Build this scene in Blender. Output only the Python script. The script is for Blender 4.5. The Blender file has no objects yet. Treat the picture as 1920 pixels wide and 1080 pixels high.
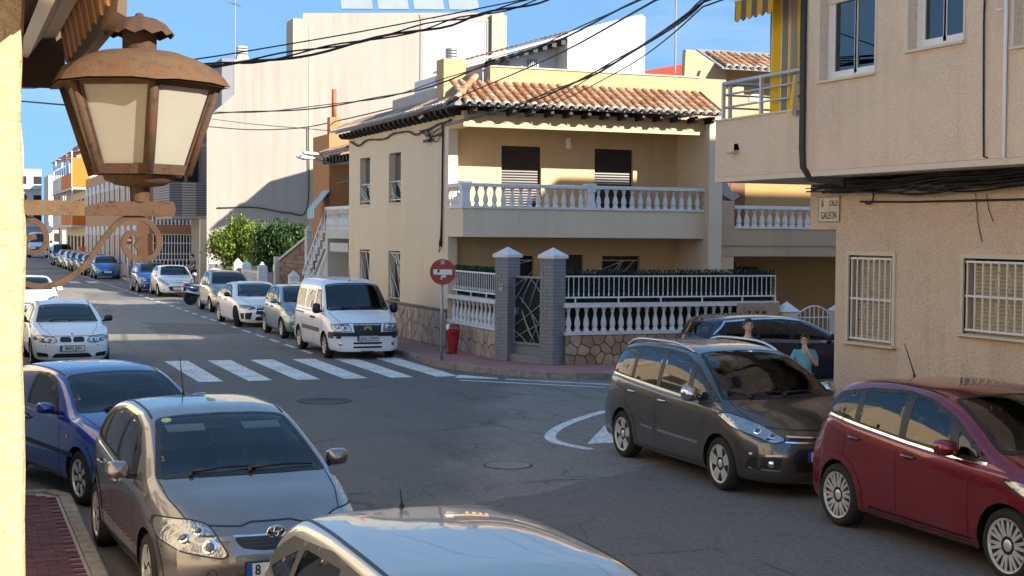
import bpy, bmesh, math, random
import numpy as np
from mathutils import Vector, Matrix
from mathutils.bvhtree import BVHTree
from mathutils.geometry import delaunay_2d_cdt

random.seed(7)
SC = bpy.context.scene
COL = SC.collection
R = math.radians

# ---------------------------------------------------------------- camera, sky, sun, exposure
CAM_H = 3.08
cam_d = bpy.data.cameras.new('camera'); cam = bpy.data.objects.new('camera', cam_d); COL.objects.link(cam)
cam_d.sensor_width = 36.0; cam_d.lens = 36.0 * 2670 / 1920; cam_d.clip_start = 0.05; cam_d.clip_end = 3000
cam.location = (0, 0, CAM_H)
cam.rotation_euler = (Matrix.Rotation(R(-21.65), 3, 'Z') @ Matrix.Rotation(R(90 - 2.14), 3, 'X') @ Matrix.Rotation(R(0.5), 3, 'Z')).to_euler()
SC.camera = cam

SUN_DIR = Vector((-0.51, 0.75, -0.44)).normalized()       # the way the light travels
elev = math.asin(-SUN_DIR.z)
world = bpy.data.worlds.new('World'); SC.world = world; world.use_nodes = True
wn = world.node_tree.nodes; wl = world.node_tree.links
sky = wn.new('ShaderNodeTexSky'); sky.sky_type = 'NISHITA'; sky.sun_disc = False
sky.sun_elevation = elev
sky.sun_rotation = math.atan2(-SUN_DIR.x, -SUN_DIR.y)
sky.air_density = 1.2; sky.dust_density = 0.0; sky.ozone_density = 7.0; sky.altitude = 0
# clear dry air: the pale band at the horizon is lifted out of the dome evenly all round
tcn = wn.new('ShaderNodeTexCoord'); sx = wn.new('ShaderNodeSeparateXYZ'); wl.new(tcn.outputs['Generated'], sx.inputs[0])
mm = wn.new('ShaderNodeMath'); mm.operation = 'MULTIPLY_ADD'; wl.new(sx.outputs['Z'], mm.inputs[0]); mm.inputs[1].default_value = 0.8; mm.inputs[2].default_value = 0.6
cx = wn.new('ShaderNodeCombineXYZ'); wl.new(sx.outputs['X'], cx.inputs[0]); wl.new(sx.outputs['Y'], cx.inputs[1]); wl.new(mm.outputs[0], cx.inputs[2])
nv = wn.new('ShaderNodeVectorMath'); nv.operation = 'NORMALIZE'; wl.new(cx.outputs[0], nv.inputs[0]); wl.new(nv.outputs[0], sky.inputs['Vector'])
tint = wn.new('ShaderNodeMix'); tint.data_type = 'RGBA'; tint.blend_type = 'MULTIPLY'; tint.inputs[0].default_value = 1.0; tint.inputs[7].default_value = (0.63, 0.575, 0.455, 1)
wl.new(sky.outputs['Color'], tint.inputs[6]); 
ci = wn.new('ShaderNodeTexNoise'); ci.inputs['Scale'].default_value = 3.2; ci.inputs['Detail'].default_value = 7; ci.inputs['Roughness'].default_value = 0.62
cm = wn.new('ShaderNodeMapping'); cm.inputs['Scale'].default_value = (1.0, 1.0, 6.0); cm.inputs['Rotation'].default_value = (0.25, 0.1, 0.4); wl.new(tcn.outputs['Generated'], cm.inputs['Vector']); wl.new(cm.outputs[0], ci.inputs['Vector'])
cr_ = wn.new('ShaderNodeMapRange'); cr_.inputs[1].default_value = 0.52; cr_.inputs[2].default_value = 0.85; cr_.inputs[4].default_value = 0.30; wl.new(ci.outputs['Fac'], cr_.inputs[0])
cir = wn.new('ShaderNodeMix'); cir.data_type = 'RGBA'; wl.new(cr_.outputs[0], cir.inputs[0]); wl.new(tint.outputs[2], cir.inputs[6]); cir.inputs[7].default_value = (1.5, 1.65, 1.8, 1)   # thin high cirrus
wl.new(cir.outputs[2], wn['Background'].inputs['Color'])
wn['Background'].inputs['Strength'].default_value = 0.15

sun_d = bpy.data.lights.new('sun', 'SUN'); sun = bpy.data.objects.new('sun', sun_d); COL.objects.link(sun)
sun_d.energy = 2.45; sun_d.angle = R(0.53); sun_d.color = (1.0, 0.91, 0.77)
sun.rotation_euler = SUN_DIR.to_track_quat('-Z', 'Y').to_euler()

SC.view_settings.view_transform = 'Standard'; SC.view_settings.look = 'None'
SC.view_settings.exposure = 2.4; SC.view_settings.gamma = 1.0
SC.render.engine = 'CYCLES'
SC.cycles.max_bounces = 8; SC.cycles.transparent_max_bounces = 12; SC.cycles.glossy_bounces = 4
SC.cycles.sample_clamp_indirect = 6.0
SC.cycles.use_denoising = True

# ---------------------------------------------------------------- mesh helpers
class MB:
    def __init__(s): s.v = []; s.f = []
    def add(s, vs, fs):
        o = len(s.v); s.v += [tuple(p) for p in vs]; s.f += [tuple(i + o for i in f) for f in fs]; return s
    def box(s, x0, x1, y0, y1, z0, z1):
        return s.add([(x0,y0,z0),(x1,y0,z0),(x1,y1,z0),(x0,y1,z0),(x0,y0,z1),(x1,y0,z1),(x1,y1,z1),(x0,y1,z1)],
                     [(3,2,1,0),(4,5,6,7),(0,1,5,4),(1,2,6,5),(2,3,7,6),(3,0,4,7)])
    def cbox(s, c, d, rz=0.0, M=None):
        hx, hy, hz = d[0]/2, d[1]/2, d[2]/2
        M = (Matrix.Translation(c) @ Matrix.Rotation(rz, 4, 'Z')) if M is None else M
        vs = [M @ Vector(p) for p in ((-hx,-hy,-hz),(hx,-hy,-hz),(hx,hy,-hz),(-hx,hy,-hz),(-hx,-hy,hz),(hx,-hy,hz),(hx,hy,hz),(-hx,hy,hz))]
        return s.add(vs, [(3,2,1,0),(4,5,6,7),(0,1,5,4),(1,2,6,5),(2,3,7,6),(3,0,4,7)])
    def bar(s, a, b, w, h=None, up=(0,0,1)):
        """a bar of rectangular section from a to b"""
        a = Vector(a); b = Vector(b); h = h or w
        d = (b - a).normalized(); u = Vector(up)
        if abs(d.dot(u)) > 0.98: u = Vector((1,0,0))
        r = d.cross(u).normalized() * (w/2); t = r.cross(d).normalized() * (h/2)
        vs = [a-r-t, a+r-t, a+r+t, a-r+t, b-r-t, b+r-t, b+r+t, b-r+t]
        return s.add(vs, [(3,2,1,0),(4,5,6,7),(0,1,5,4),(1,2,6,5),(2,3,7,6),(3,0,4,7)])
    def prism(s, pts, vec):
        """planar polygon (3-D points) pushed along vec"""
        n = len(pts); pts = [Vector(p) for p in pts]; vec = Vector(vec)
        nrm = Vector((0,0,0))
        for i in range(n): nrm += pts[i].cross(pts[(i+1) % n])
        if nrm.dot(vec) > 0: pts = pts[::-1]
        vs = pts + [p + vec for p in pts]
        return s.add(vs, [tuple(range(n)), tuple(range(2*n-1, n-1, -1))] + [(i, i+n, (i+1) % n + n, (i+1) % n) for i in range(n)])
    def tube(s, path, r, n=6, cap=True):
        path = [Vector(p) for p in path]; m = len(path)
        rs = r if isinstance(r, (list, tuple)) else [r]*m
        base = len(s.v); prev = None
        for i, p in enumerate(path):
            d = (path[min(i+1, m-1)] - path[max(i-1, 0)]).normalized()
            if prev is None:
                u = Vector((0,0,1)) if abs(d.z) < 0.9 else Vector((1,0,0))
                a = d.cross(u).normalized()
            else:
                a = (prev - d*prev.dot(d)).normalized()
            prev = a; b = d.cross(a)
            for k in range(n):
                t = 2*math.pi*k/n; q = p + (a*math.cos(t) + b*math.sin(t))*rs[i]; s.v.append(tuple(q))
        for i in range(m-1):
            for k in range(n):
                s.f.append((base+i*n+k, base+i*n+(k+1) % n, base+(i+1)*n+(k+1) % n, base+(i+1)*n+k))
        if cap:
            s.f.append(tuple(base+k for k in range(n-1, -1, -1))); s.f.append(tuple(base+(m-1)*n+k for k in range(n)))
        return s
    def lathe(s, prof, n=12, c=(0,0,0), M=None, a0=0.0):
        """profile of (radius, height) about the local z axis"""
        M = M if M is not None else Matrix.Translation(c); base = len(s.v); m = len(prof)
        for (r, z) in prof:
            for k in range(n):
                t = a0 + 2*math.pi*k/n; s.v.append(tuple(M @ Vector((r*math.cos(t), r*math.sin(t), z))))
        for i in range(m-1):
            for k in range(n): s.f.append((base+i*n+k, base+i*n+(k+1) % n, base+(i+1)*n+(k+1) % n, base+(i+1)*n+k))
        if prof[0][0] > 1e-5: s.f.append(tuple(base+k for k in range(n-1, -1, -1)))
        if prof[-1][0] > 1e-5: s.f.append(tuple(base+(m-1)*n+k for k in range(n)))
        return s
    def mesh(s, name, m=None, smooth=False, ang=None):
        me = bpy.data.meshes.new(name); me.from_pydata(s.v, [], s.f)
        if smooth:
            me.polygons.foreach_set('use_smooth', [True]*len(me.polygons))
            if ang: me.set_sharp_from_angle(angle=R(ang))
        if m is not None: me.materials.append(m)
        me.update(); return me
    def build(s, name, m, parent=None, smooth=False, ang=None, **kw):
        return link(name, s.mesh(name, m, smooth, ang), parent, **kw)

def link(name, me, parent=None, loc=None, rz=None, label=None, cat=None, group=None, kind=None):
    o = bpy.data.objects.new(name, me); COL.objects.link(o)
    if loc is not None: o.location = loc
    if rz is not None: o.rotation_euler = (0, 0, rz)
    if parent is not None:
        o.parent = parent
        if parent.get('_own'): o.matrix_parent_inverse = Matrix.Translation(-parent.location)
    return tag(o, label, cat, group, kind)

def tag(o, label=None, cat=None, group=None, kind=None):
    if label: o['label'] = label
    if cat: o['category'] = cat
    if group: o['group'] = group
    if kind: o['kind'] = kind
    return o

def thing(name, label, cat, loc=(0,0,0), group=None, local=False, rz=0.0):
    """an Empty at the base of a thing; local=False: its parts are given in world coordinates"""
    o = bpy.data.objects.new(name, None); COL.objects.link(o); o.location = loc; o.rotation_euler = (0,0,rz)
    o.empty_display_size = 0.2
    if local: o['_local'] = 1
    else: o['_own'] = 1
    return tag(o, label, cat, group)

def copy_tree(o, parent=None):
    c = o.copy(); COL.objects.link(c)
    if parent is not None: c.parent = parent
    for ch in o.children: copy_tree(ch, c)
    return c

def struct(name, mb, m, parent=None, smooth=False):
    return mb.build(name, m, parent, smooth, kind=None if parent else 'structure')

def arc(c, r, a0, a1, n, plane='xz'):
    out = []
    for i in range(n+1):
        t = R(a0 + (a1-a0)*i/n); u, v = r*math.cos(t), r*math.sin(t)
        out.append({'xz': (c[0]+u, c[1], c[2]+v), 'yz': (c[0], c[1]+u, c[2]+v), 'xy': (c[0]+u, c[1]+v, c[2])}[plane])
    return out

def wall(mb, o, ud, L, z0, z1, holes, thick, ztop=None):
    """wall face with rectangular openings. o: origin (x,y); ud: unit direction along the wall; the outside is to the right of ud.
    holes: (u0,u1,z0,z1). Front faces, reveals and end caps."""
    ox, oy = o; dx, dy = ud; nx, ny = dy, -dx
    us = sorted({0.0, L} | {h[0] for h in holes} | {h[1] for h in holes}); zs = sorted({z0, z1} | {h[2] for h in holes} | {h[3] for h in holes})
    us = [u for u in us if 0 <= u <= L]; zs = [z for z in zs if z0 <= z <= z1]
    P = lambda u, z, d=0.0: (ox + dx*u - nx*d, oy + dy*u - ny*d, z)
    ins = lambda u, z: any(h[0] < u < h[1] and h[2] < z < h[3] for h in holes)
    for a, b in zip(us, us[1:]):
        for c, d in zip(zs, zs[1:]):
            if not ins((a+b)/2, (c+d)/2):
                mb.add([P(a,c), P(b,c), P(b,d), P(a,d)], [(0,1,2,3)])
                mb.add([P(a,c,thick), P(b,c,thick), P(b,d,thick), P(a,d,thick)], [(3,2,1,0)])
    for (a, b, c, d) in holes:
        for q in (((a,c),(a,d)), ((b,d),(b,c)), ((a,d),(b,d)), ((b,c),(a,c))):
            (u1, w1), (u2, w2) = q
            mb.add([P(u1,w1), P(u2,w2), P(u2,w2,thick), P(u1,w1,thick)], [(0,1,2,3)])
    for q in (((0,z0),(0,z1)), ((L,z1),(L,z0)), ((0,z1),(L,z1)), ((L,z0),(0,z0))):
        (u1, w1), (u2, w2) = q
        mb.add([P(u1,w1), P(u1,w1,thick), P(u2,w2,thick), P(u2,w2)], [(0,1,2,3)])
    return mb

# ---------------------------------------------------------------- materials
def nodes(name):
    m = bpy.data.materials.new(name); m.use_nodes = True
    nt = m.node_tree; return m, nt, nt.nodes['Principled BSDF']

def N(nt, t, **kw):
    n = nt.nodes.new(t)
    for k, v in kw.items():
        if k in n.inputs: n.inputs[k].default_value = v
        else: setattr(n, k, v)
    return n

def rgba(c): return (c[0], c[1], c[2], 1.0)

def ramp(nt, fac, stops):
    r = nt.nodes.new('ShaderNodeValToRGB'); cr = r.color_ramp
    while len(cr.elements) < len(stops): cr.elements.new(0.5)
    for e, (p, c) in zip(cr.elements, stops):
        e.position = p; e.color = rgba(c) if not isinstance(c, (int, float)) else (c, c, c, 1)
    nt.links.new(fac, r.inputs['Fac']); return r.outputs['Color']

def mixc(nt, fac, a, b, mode='MIX'):
    n = nt.nodes.new('ShaderNodeMix'); n.data_type = 'RGBA'; n.blend_type = mode
    for sock, val in ((n.inputs[0], fac), (n.inputs[6], a), (n.inputs[7], b)):
        if hasattr(val, 'is_output'): nt.links.new(val, sock)
        else: sock.default_value = val if isinstance(val, (int, float)) else rgba(val)
    return n.outputs[2]

def coords(nt, scale=(1,1,1), which='world'):
    if which == 'world': src = nt.nodes.new('ShaderNodeNewGeometry').outputs['Position']
    else: src = nt.nodes.new('ShaderNodeTexCoord').outputs['Object']
    mp = nt.nodes.new('ShaderNodeMapping'); mp.inputs['Scale'].default_value = scale
    nt.links.new(src, mp.inputs['Vector']); return mp.outputs['Vector']

def noise(nt, vec, scale, detail=4, rough=0.55, out='Fac'):
    n = N(nt, 'ShaderNodeTexNoise', Scale=scale, Detail=detail, Roughness=rough); nt.links.new(vec, n.inputs['Vector']); return n.outputs[out]

def bump(nt, bs, h, strength, dist=0.01):
    b = N(nt, 'ShaderNodeBump', Strength=strength, Distance=dist); nt.links.new(h, b.inputs['Height']); nt.links.new(b.outputs['Normal'], bs.inputs['Normal'])

def plain(name, c, rough=0.6, metal=0.0, var=0.12, scale=6.0, bmp=0.0, bscale=60.0, coat=0.0, which='world', spec=0.5):
    m, nt, b = nodes(name); v = coords(nt, which=which)
    f = noise(nt, v, scale)
    col = mixc(nt, f, tuple(x*(1-var) for x in c), tuple(min(1, x*(1+var)) for x in c))
    nt.links.new(col, b.inputs['Base Color']); b.inputs['Roughness'].default_value = rough; b.inputs['Metallic'].default_value = metal
    b.inputs['Specular IOR Level'].default_value = spec
    if coat: b.inputs['Coat Weight'].default_value = coat; b.inputs['Coat Roughness'].default_value = 0.04
    if bmp: bump(nt, b, noise(nt, v, bscale, 3), bmp, 0.01)
    return m

def plaster(name, c, stain=(0.35,0.27,0.18), amt=0.35, bmp=0.25, bscale=45.0, speck=0.0, speckc=(0.1,0.08,0.06), streak=0.5):
    """rendered wall: large mottling, vertical run-off streaks, fine grain"""
    m, nt, b = nodes(name); v = coords(nt)
    col = mixc(nt, noise(nt, v, 0.7, 5), tuple(x*0.9 for x in c), tuple(min(1, x*1.07) for x in c))
    vs = coords(nt, (1.6, 1.6, 0.09)); st = noise(nt, vs, 2.2, 6, 0.62)
    k = ramp(nt, st, [(0.46, 0.0), (0.68, streak)])
    k2 = mixc(nt, 1.0, k, ramp(nt, noise(nt, v, 0.35, 3), [(0.35, 0.0), (0.7, 1.0)]), 'MULTIPLY')
    col = mixc(nt, mixc(nt, 1.0, k2, (amt,amt,amt), 'MULTIPLY'), col, stain)
    if speck:
        s1 = noise(nt, v, 55.0, 2, 0.6)
        dens = ramp(nt, noise(nt, v, 0.9, 5, 0.65), [(0.30, 0.25), (0.72, 1.0)])
        col = mixc(nt, mixc(nt, 1.0, ramp(nt, s1, [(0.50, 0.0), (0.64, speck)]), dens, 'MULTIPLY'), col, speckc)
        col = mixc(nt, ramp(nt, noise(nt, v, 1.7, 6, 0.7), [(0.52, 0.0), (0.78, 0.35)]), col, tuple(x*0.55 for x in c))
        col = mixc(nt, ramp(nt, noise(nt, v, 80.0, 2), [(0.55, 0.0), (0.7, speck*0.7)]), col, tuple(min(1, x*1.6) for x in c))
    nt.links.new(col, b.inputs['Base Color']); b.inputs['Roughness'].default_value = 0.9; b.inputs['Specular IOR Level'].default_value = 0.2
    bump(nt, b, noise(nt, v, bscale, 4), bmp, 0.012)
    return m

def varied(name, stops, rough=0.8, bmp=0.3, bscale=30.0, nscale=5.0, namt=0.35, spec=0.3, dark=(0.08,0.07,0.06)):
    """colour picked per object (each tile, stone, paver its own), with mottling"""
    m, nt, b = nodes(name); v = coords(nt)
    oi = nt.nodes.new('ShaderNodeObjectInfo')
    col = ramp(nt, oi.outputs['Random'], stops)
    f = ramp(nt, noise(nt, v, nscale, 5), [(0.38, 0.0), (0.75, namt)])
    col = mixc(nt, f, col, dark)
    nt.links.new(col, b.inputs['Base Color']); b.inputs['Roughness'].default_value = rough; b.inputs['Specular IOR Level'].default_value = spec
    bump(nt, b, noise(nt, v, bscale, 4), bmp, 0.012)
    return m

def stripes(name, cols, axis, period, rough=0.85, transl=0.0):
    """woven stripes along an object axis: cols = [(pos, colour), ...] over one period"""
    m, nt, b = nodes(name)
    tc = nt.nodes.new('ShaderNodeTexCoord'); sp = nt.nodes.new('ShaderNodeSeparateXYZ'); nt.links.new(tc.outputs['Object'], sp.inputs[0])
    d = N(nt, 'ShaderNodeMath', operation='DIVIDE'); nt.links.new(sp.outputs[axis], d.inputs[0]); d.inputs[1].default_value = period
    fr = N(nt, 'ShaderNodeMath', operation='FRACT'); nt.links.new(d.outputs[0], fr.inputs[0])
    r = nt.nodes.new('ShaderNodeValToRGB'); cr = r.color_ramp; cr.interpolation = 'CONSTANT'
    while len(cr.elements) < len(cols): cr.elements.new(0.5)
    for e, (p, c) in zip(cr.elements, cols): e.position = p; e.color = rgba(c)
    nt.links.new(fr.outputs[0], r.inputs['Fac'])
    nt.links.new(r.outputs['Color'], b.inputs['Base Color']); b.inputs['Roughness'].default_value = rough
    b.inputs['Specular IOR Level'].default_value = 0.2
    return m

def car_paint(name, c, metal=0.55, rough=0.32):
    m, nt, b = nodes(name); v = coords(nt, which='object')
    f = noise(nt, v, 3.0, 4)
    col = mixc(nt, f, tuple(x*0.93 for x in c), tuple(min(1, x*1.05) for x in c))
    dust = ramp(nt, noise(nt, v, 1.4, 6, 0.65), [(0.5, 0.0), (0.85, 0.10)])
    col = mixc(nt, dust, col, (0.42, 0.36, 0.28))
    nt.links.new(col, b.inputs['Base Color']); b.inputs['Metallic'].default_value = metal; b.inputs['Roughness'].default_value = rough
    b.inputs['Coat Weight'].default_value = 1.0; b.inputs['Coat Roughness'].default_value = 0.03; b.inputs['Coat IOR'].default_value = 1.55
    return m

def glass_mat(name, tint, refl=1.0, rough=0.0, ior=1.5):
    m = bpy.data.materials.new(name); m.use_nodes = True; nt = m.node_tree; nt.nodes.clear()
    o = nt.nodes.new('ShaderNodeOutputMaterial'); mx = nt.nodes.new('ShaderNodeMixShader')
    t = nt.nodes.new('ShaderNodeBsdfTransparent'); t.inputs['Color'].default_value = rgba(tint)
    g = nt.nodes.new('ShaderNodeBsdfGlossy'); g.inputs['Roughness'].default_value = rough; g.inputs['Color'].default_value = (refl, refl, refl, 1)
    fr = N(nt, 'ShaderNodeFresnel', IOR=ior)
    nt.links.new(fr.outputs[0], mx.inputs[0]); nt.links.new(t.outputs[0], mx.inputs[1]); nt.links.new(g.outputs[0], mx.inputs[2])
    nt.links.new(mx.outputs[0], o.inputs['Surface']); return m

def text_mesh(txt, size, m, extrude=0.002, bold=0.0):
    cu = bpy.data.curves.new('lettering', 'FONT'); cu.body = txt; cu.size = size; cu.extrude = extrude; cu.offset = bold
    cu.align_x = 'CENTER'; cu.align_y = 'CENTER'; cu.resolution_u = 3
    o = bpy.data.objects.new('lettering', cu); COL.objects.link(o)
    bpy.context.view_layer.update()
    me = bpy.data.meshes.new_from_object(o.evaluated_get(bpy.context.evaluated_depsgraph_get()))
    bpy.data.objects.remove(o); bpy.data.curves.remove(cu)
    me.materials.clear(); me.materials.append(m); return me

M = {}
def mats():
    M['white'] = plain('white_paint', (0.78,0.77,0.75), 0.5, var=0.05, scale=2, bmp=0.1)
    M['concrete'] = plain('concrete', (0.40,0.36,0.31), 0.9, var=0.25, scale=3, bmp=0.3, bscale=40)
    M['black'] = plain('black_plastic', (0.012,0.012,0.013), 0.45, var=0.1)
    M['rubber'] = plain('tyre_rubber', (0.022,0.022,0.022), 0.85, var=0.25, scale=9, bmp=0.2, spec=0.3)
    M['dark_metal'] = plain('dark_metal', (0.05,0.05,0.052), 0.5, 0.3)
    M['alloy'] = plain('wheel_alloy', (0.62,0.60,0.57), 0.3, 0.45, var=0.12, scale=14)
    M['chrome'] = plain('chrome', (0.85,0.85,0.86), 0.08, 1.0, var=0.02)
    M['galv'] = plain('galvanised_steel', (0.36,0.37,0.38), 0.5, 0.6, var=0.15)
    M['cable'] = plain('black_cable', (0.013,0.012,0.012), 0.6)
    M['glass'] = glass_mat('clear_glass', (0.80,0.84,0.84))
    M['car_glass'] = glass_mat('car_glass', (0.62,0.66,0.66), 1.0, 0.0, 1.62)
    M['dark_glass'] = glass_mat('dark_car_glass', (0.12,0.13,0.14), 1.0, 0.0, 1.6)
    M['interior'] = plain('car_interior', (0.055,0.053,0.052), 0.85, var=0.2)
    M['seat'] = plain('seat_fabric', (0.13,0.125,0.12), 0.95, var=0.25, scale=20)
    M['visor'] = plain('visor_fabric', (0.50,0.48,0.44), 0.9, var=0.05)
    M['headlight'] = plain('headlight_reflector', (0.42,0.41,0.39), 0.14, 0.85, var=0.45, scale=16, bmp=0.9, bscale=18, coat=1.0)
    M['red_light'] = plain('red_tail_lamp', (0.32,0.012,0.012), 0.15, var=0.3, scale=10, coat=1.0)
    M['amber'] = plain('amber_lamp', (0.7,0.22,0.03), 0.2, coat=1.0)
    M['plate'] = plain('plate_white', (0.75,0.75,0.73), 0.4, var=0.03)
    M['eu_blue'] = plain('plate_blue', (0.02,0.09,0.40), 0.4, var=0.03)
    M['ink'] = plain('black_ink', (0.01,0.01,0.012), 0.5)
    M['void'] = plain('dark_room', (0.02,0.019,0.018), 0.9)
mats()
# ---------------------------------------------------------------- cars: a lofted body, panels laid on it by ray casting
def pchip(pts):
    x = np.array([p[0] for p in pts], float); y = np.array([p[1] for p in pts], float)
    h = np.diff(x); d = np.diff(y)/h; n = len(x); s = np.zeros(n)
    for i in range(1, n-1):
        if d[i-1]*d[i] > 0:
            w1 = 2*h[i]+h[i-1]; w2 = h[i]+2*h[i-1]; s[i] = (w1+w2)/(w1/d[i-1]+w2/d[i])
    s[0] = d[0]; s[-1] = d[-1]
    def f(t):
        t = min(max(t, x[0]), x[-1]); i = min(max(int(np.searchsorted(x, t))-1, 0), n-2)
        u = (t-x[i])/h[i]; a = 1-u
        return (1+2*u)*a*a*y[i] + u*a*a*h[i]*s[i] + u*u*(3-2*u)*y[i+1] - u*u*a*h[i]*s[i+1]
    return f

def catmull(P, n):
    P = np.array(P, float); Q = np.vstack([2*P[0]-P[1], P, 2*P[-1]-P[-2]]); out = []
    for i in range(1, len(Q)-2):
        p0, p1, p2, p3 = Q[i-1:i+3]
        for k in range(n):
            t = k/n; out.append(0.5*((2*p1)+(-p0+p2)*t+(2*p0-5*p1+4*p2-p3)*t*t+(-p0+3*p1-3*p2+p3)*t**3))
    out.append(P[-1]); return np.array(out)

def inpoly(p, poly):
    x, y = p; c = False; n = len(poly); j = n-1
    for i in range(n):
        xi, yi = poly[i]; xj, yj = poly[j]
        if (yi > y) != (yj > y) and x < (xj-xi)*(y-yi)/(yj-yi)+xi: c = not c
        j = i
    return c

def rounded(poly, r=0.05, n=4):
    out = []; m = len(poly)
    for i in range(m):
        p = Vector(poly[i]).to_2d(); a = Vector(poly[i-1]).to_2d(); b = Vector(poly[(i+1) % m]).to_2d()
        da = a-p; db = b-p; k = min(r, da.length*0.45, db.length*0.45)
        s, e = p+da.normalized()*k, p+db.normalized()*k
        for t in range(n+1):
            u = t/n; q = s*(1-u)**2 + p*2*u*(1-u) + e*u*u; out.append((q.x, q.y))
    return out

def grow(poly, d):
    c = np.mean(np.array(poly), axis=0); out = []; m = len(poly)
    area = sum(poly[i][0]*poly[(i+1) % m][1]-poly[(i+1) % m][0]*poly[i][1] for i in range(m)); sg = 1 if area > 0 else -1
    for i in range(m):
        a = np.array(poly[i-1]); p = np.array(poly[i]); b = np.array(poly[(i+1) % m])
        e1 = p-a; e2 = b-p; n1 = np.array([e1[1], -e1[0]])*sg; n2 = np.array([e2[1], -e2[0]])*sg
        n1 = n1/(np.linalg.norm(n1)+1e-9); n2 = n2/(np.linalg.norm(n2)+1e-9); nn = n1+n2; l = np.linalg.norm(nn)
        nn = nn/l if l > 1e-6 else n1; k = d/max(0.5, float(nn@n1)); out.append(tuple(p+nn*k))
    return out

class Car:
    def __init__(s, sp, name, label, loc, rz, cat='car', group=None, res=1.0):
        s.sp = sp; s.L = sp['L']; s.hw = sp['W']/2; s.res = res
        s.root = thing(name, label, cat, loc, group, local=True, rz=rz)
        s.loft()
        s.cut = []
    # --- body surface -------------------------------------------------------------
    def loft(s):
        sp = s.sp; L = s.L; top = pchip(sp['top']); belt = pchip(sp['belt']); wid = pchip(sp['wid']); zb = sp.get('zb', 0.2)
        nose = pchip(sp['nose']); tail = pchip(sp['tail']); tum = sp.get('tumble', 0.36); Af = sp.get('pf', 0.30); Ar = sp.get('pr', 0.22)
        crn = sp.get('crown', 0.075); pw = sp.get('pw', 2.6)
        n = int(62*s.res); ts = [0.5-0.5*math.cos(math.pi*i/n)*0.75-0.5*0.25*(1-2*i/n) for i in range(n+1)]
        ys = [t*L for t in ts]; secs = []
        for y in ys:
            w = wid(y)*s.hw; tp = top(y); bl = min(belt(y), tp-0.02); g = tp-bl
            wre = 0.955*w - tum*g; cr = min(0.8*g, crn); z1 = tp-cr
            hb = bl-zb; bulge = 0.025*min(1, g/0.4)
            lo = sp.get('sill', 0.0)
            P = [(0, zb), (0.78*w, zb), (0.93*w, zb+0.03), (0.972*w, zb+0.10), (0.992*w-lo, zb+0.28*hb), (1.0*w, zb+0.55*hb), (0.997*w, zb+0.80*hb), (0.982*w, bl-0.035), (0.955*w, bl),
                 (0.955*w+(wre-0.955*w)*0.35+bulge, bl+(z1-bl)*0.35), (0.955*w+(wre-0.955*w)*0.7+bulge*0.9, bl+(z1-bl)*0.72),
                 (wre, z1), (wre-0.09, z1+cr*0.55), (wre*0.55, z1+cr*0.88), (0, tp)]
            secs.append(catmull(P, max(2, int(3*s.res))))
        K = len(secs[0]); V = []; idx = {}
        fl = sp.get('fall', 1.0)
        def warp(x, y, z):
            r = min(1.0, abs(x)/s.hw)
            if y < fl: k = (1-y/fl); y = y + k*(nose(z)+Af*r**pw)
            rl = L-y
            if rl < 0.9: k = (1-rl/0.9); y = y - k*(tail(z)+Ar*r**pw)
            return (x, y, z)
        F = []; rows = []
        for i, y in enumerate(ys):
            row = []
            for k in range(K):
                x, z = secs[i][k]; row.append(len(V)); V.append(warp(-x, y, z))
            for k in range(K-2, 0, -1):
                x, z = secs[i][k]; row.append(len(V)); V.append(warp(x, y, z))
            rows.append(row)
        m = len(rows[0])
        for a, b in zip(rows, rows[1:]):
            for k in range(m): F.append((a[k], a[(k+1) % m], b[(k+1) % m], b[k]))
        for i, flip in ((0, False), (n, True)):          # end caps as horizontal strips
            y = ys[i]; C = 8; prev = None; ring = rows[i]
            for k in range(0, K):
                x, z = secs[i][k]; l = ring[k]; r_ = ring[(m-k) % m] if 0 < k < K-1 else l
                if k in (0, K-1): cur = [l]*(C+1)
                else:
                    cur = [l]
                    for c in range(1, C):
                        xx = -x+2*x*c/C; V.append(warp(xx, y, z)); cur.append(len(V)-1)
                    cur.append(r_)
                if prev:
                    for c in range(C):
                        q = [prev[c], prev[c+1], cur[c+1], cur[c]]; q2 = []
                        for e in q:
                            if not q2 or q2[-1] != e: q2.append(e)
                        if len(q2) > 1 and q2[0] == q2[-1]: q2.pop()
                        if len(q2) > 2: F.append(tuple(q2 if not flip else q2[::-1]))
                prev = cur
        s.V = V; s.F = F
        s.bvh = BVHTree.FromPolygons([Vector(v) for v in V], F)
        me = bpy.data.meshes.new('t'); me.from_pydata(V, [], F); me.update()
        s.vn = [Vector(v.normal) for v in me.vertices]; bpy.data.meshes.remove(me)
    # --- projections ------------------------------------------------------------------
    def frame(s, proj):
        """2-D coordinates -> ray origin and direction"""
        if proj == 'left': return lambda a, b: (Vector((-3, a, b)), Vector((1, 0, 0)))
        if proj == 'right': return lambda a, b: (Vector((3, a, b)), Vector((-1, 0, 0)))
        if proj == 'front': return lambda a, b: (Vector((a, -3, b)), Vector((0, 1, 0)))
        if proj == 'rear': return lambda a, b: (Vector((a, s.L+3, b)), Vector((0, -1, 0)))
        if proj == 'top': return lambda a, b: (Vector((a, b, 4)), Vector((0, 0, -1)))
        if proj in ('ws', 'rw'):
            (y0, z0), (y1, z1) = s.sp[proj]; d = Vector((0, y1-y0, z1-z0)); u = d.normalized(); nrm = Vector((0, -u.z, u.y))
            if proj == 'rw': nrm = Vector((0, u.z, -u.y)) if u.y < 0 else Vector((0, -u.z, u.y))
            if nrm.z < 0: nrm = -nrm
            return lambda a, b: (Vector((a, y0, z0)) + d*b + nrm*1.2, -nrm)
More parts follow.
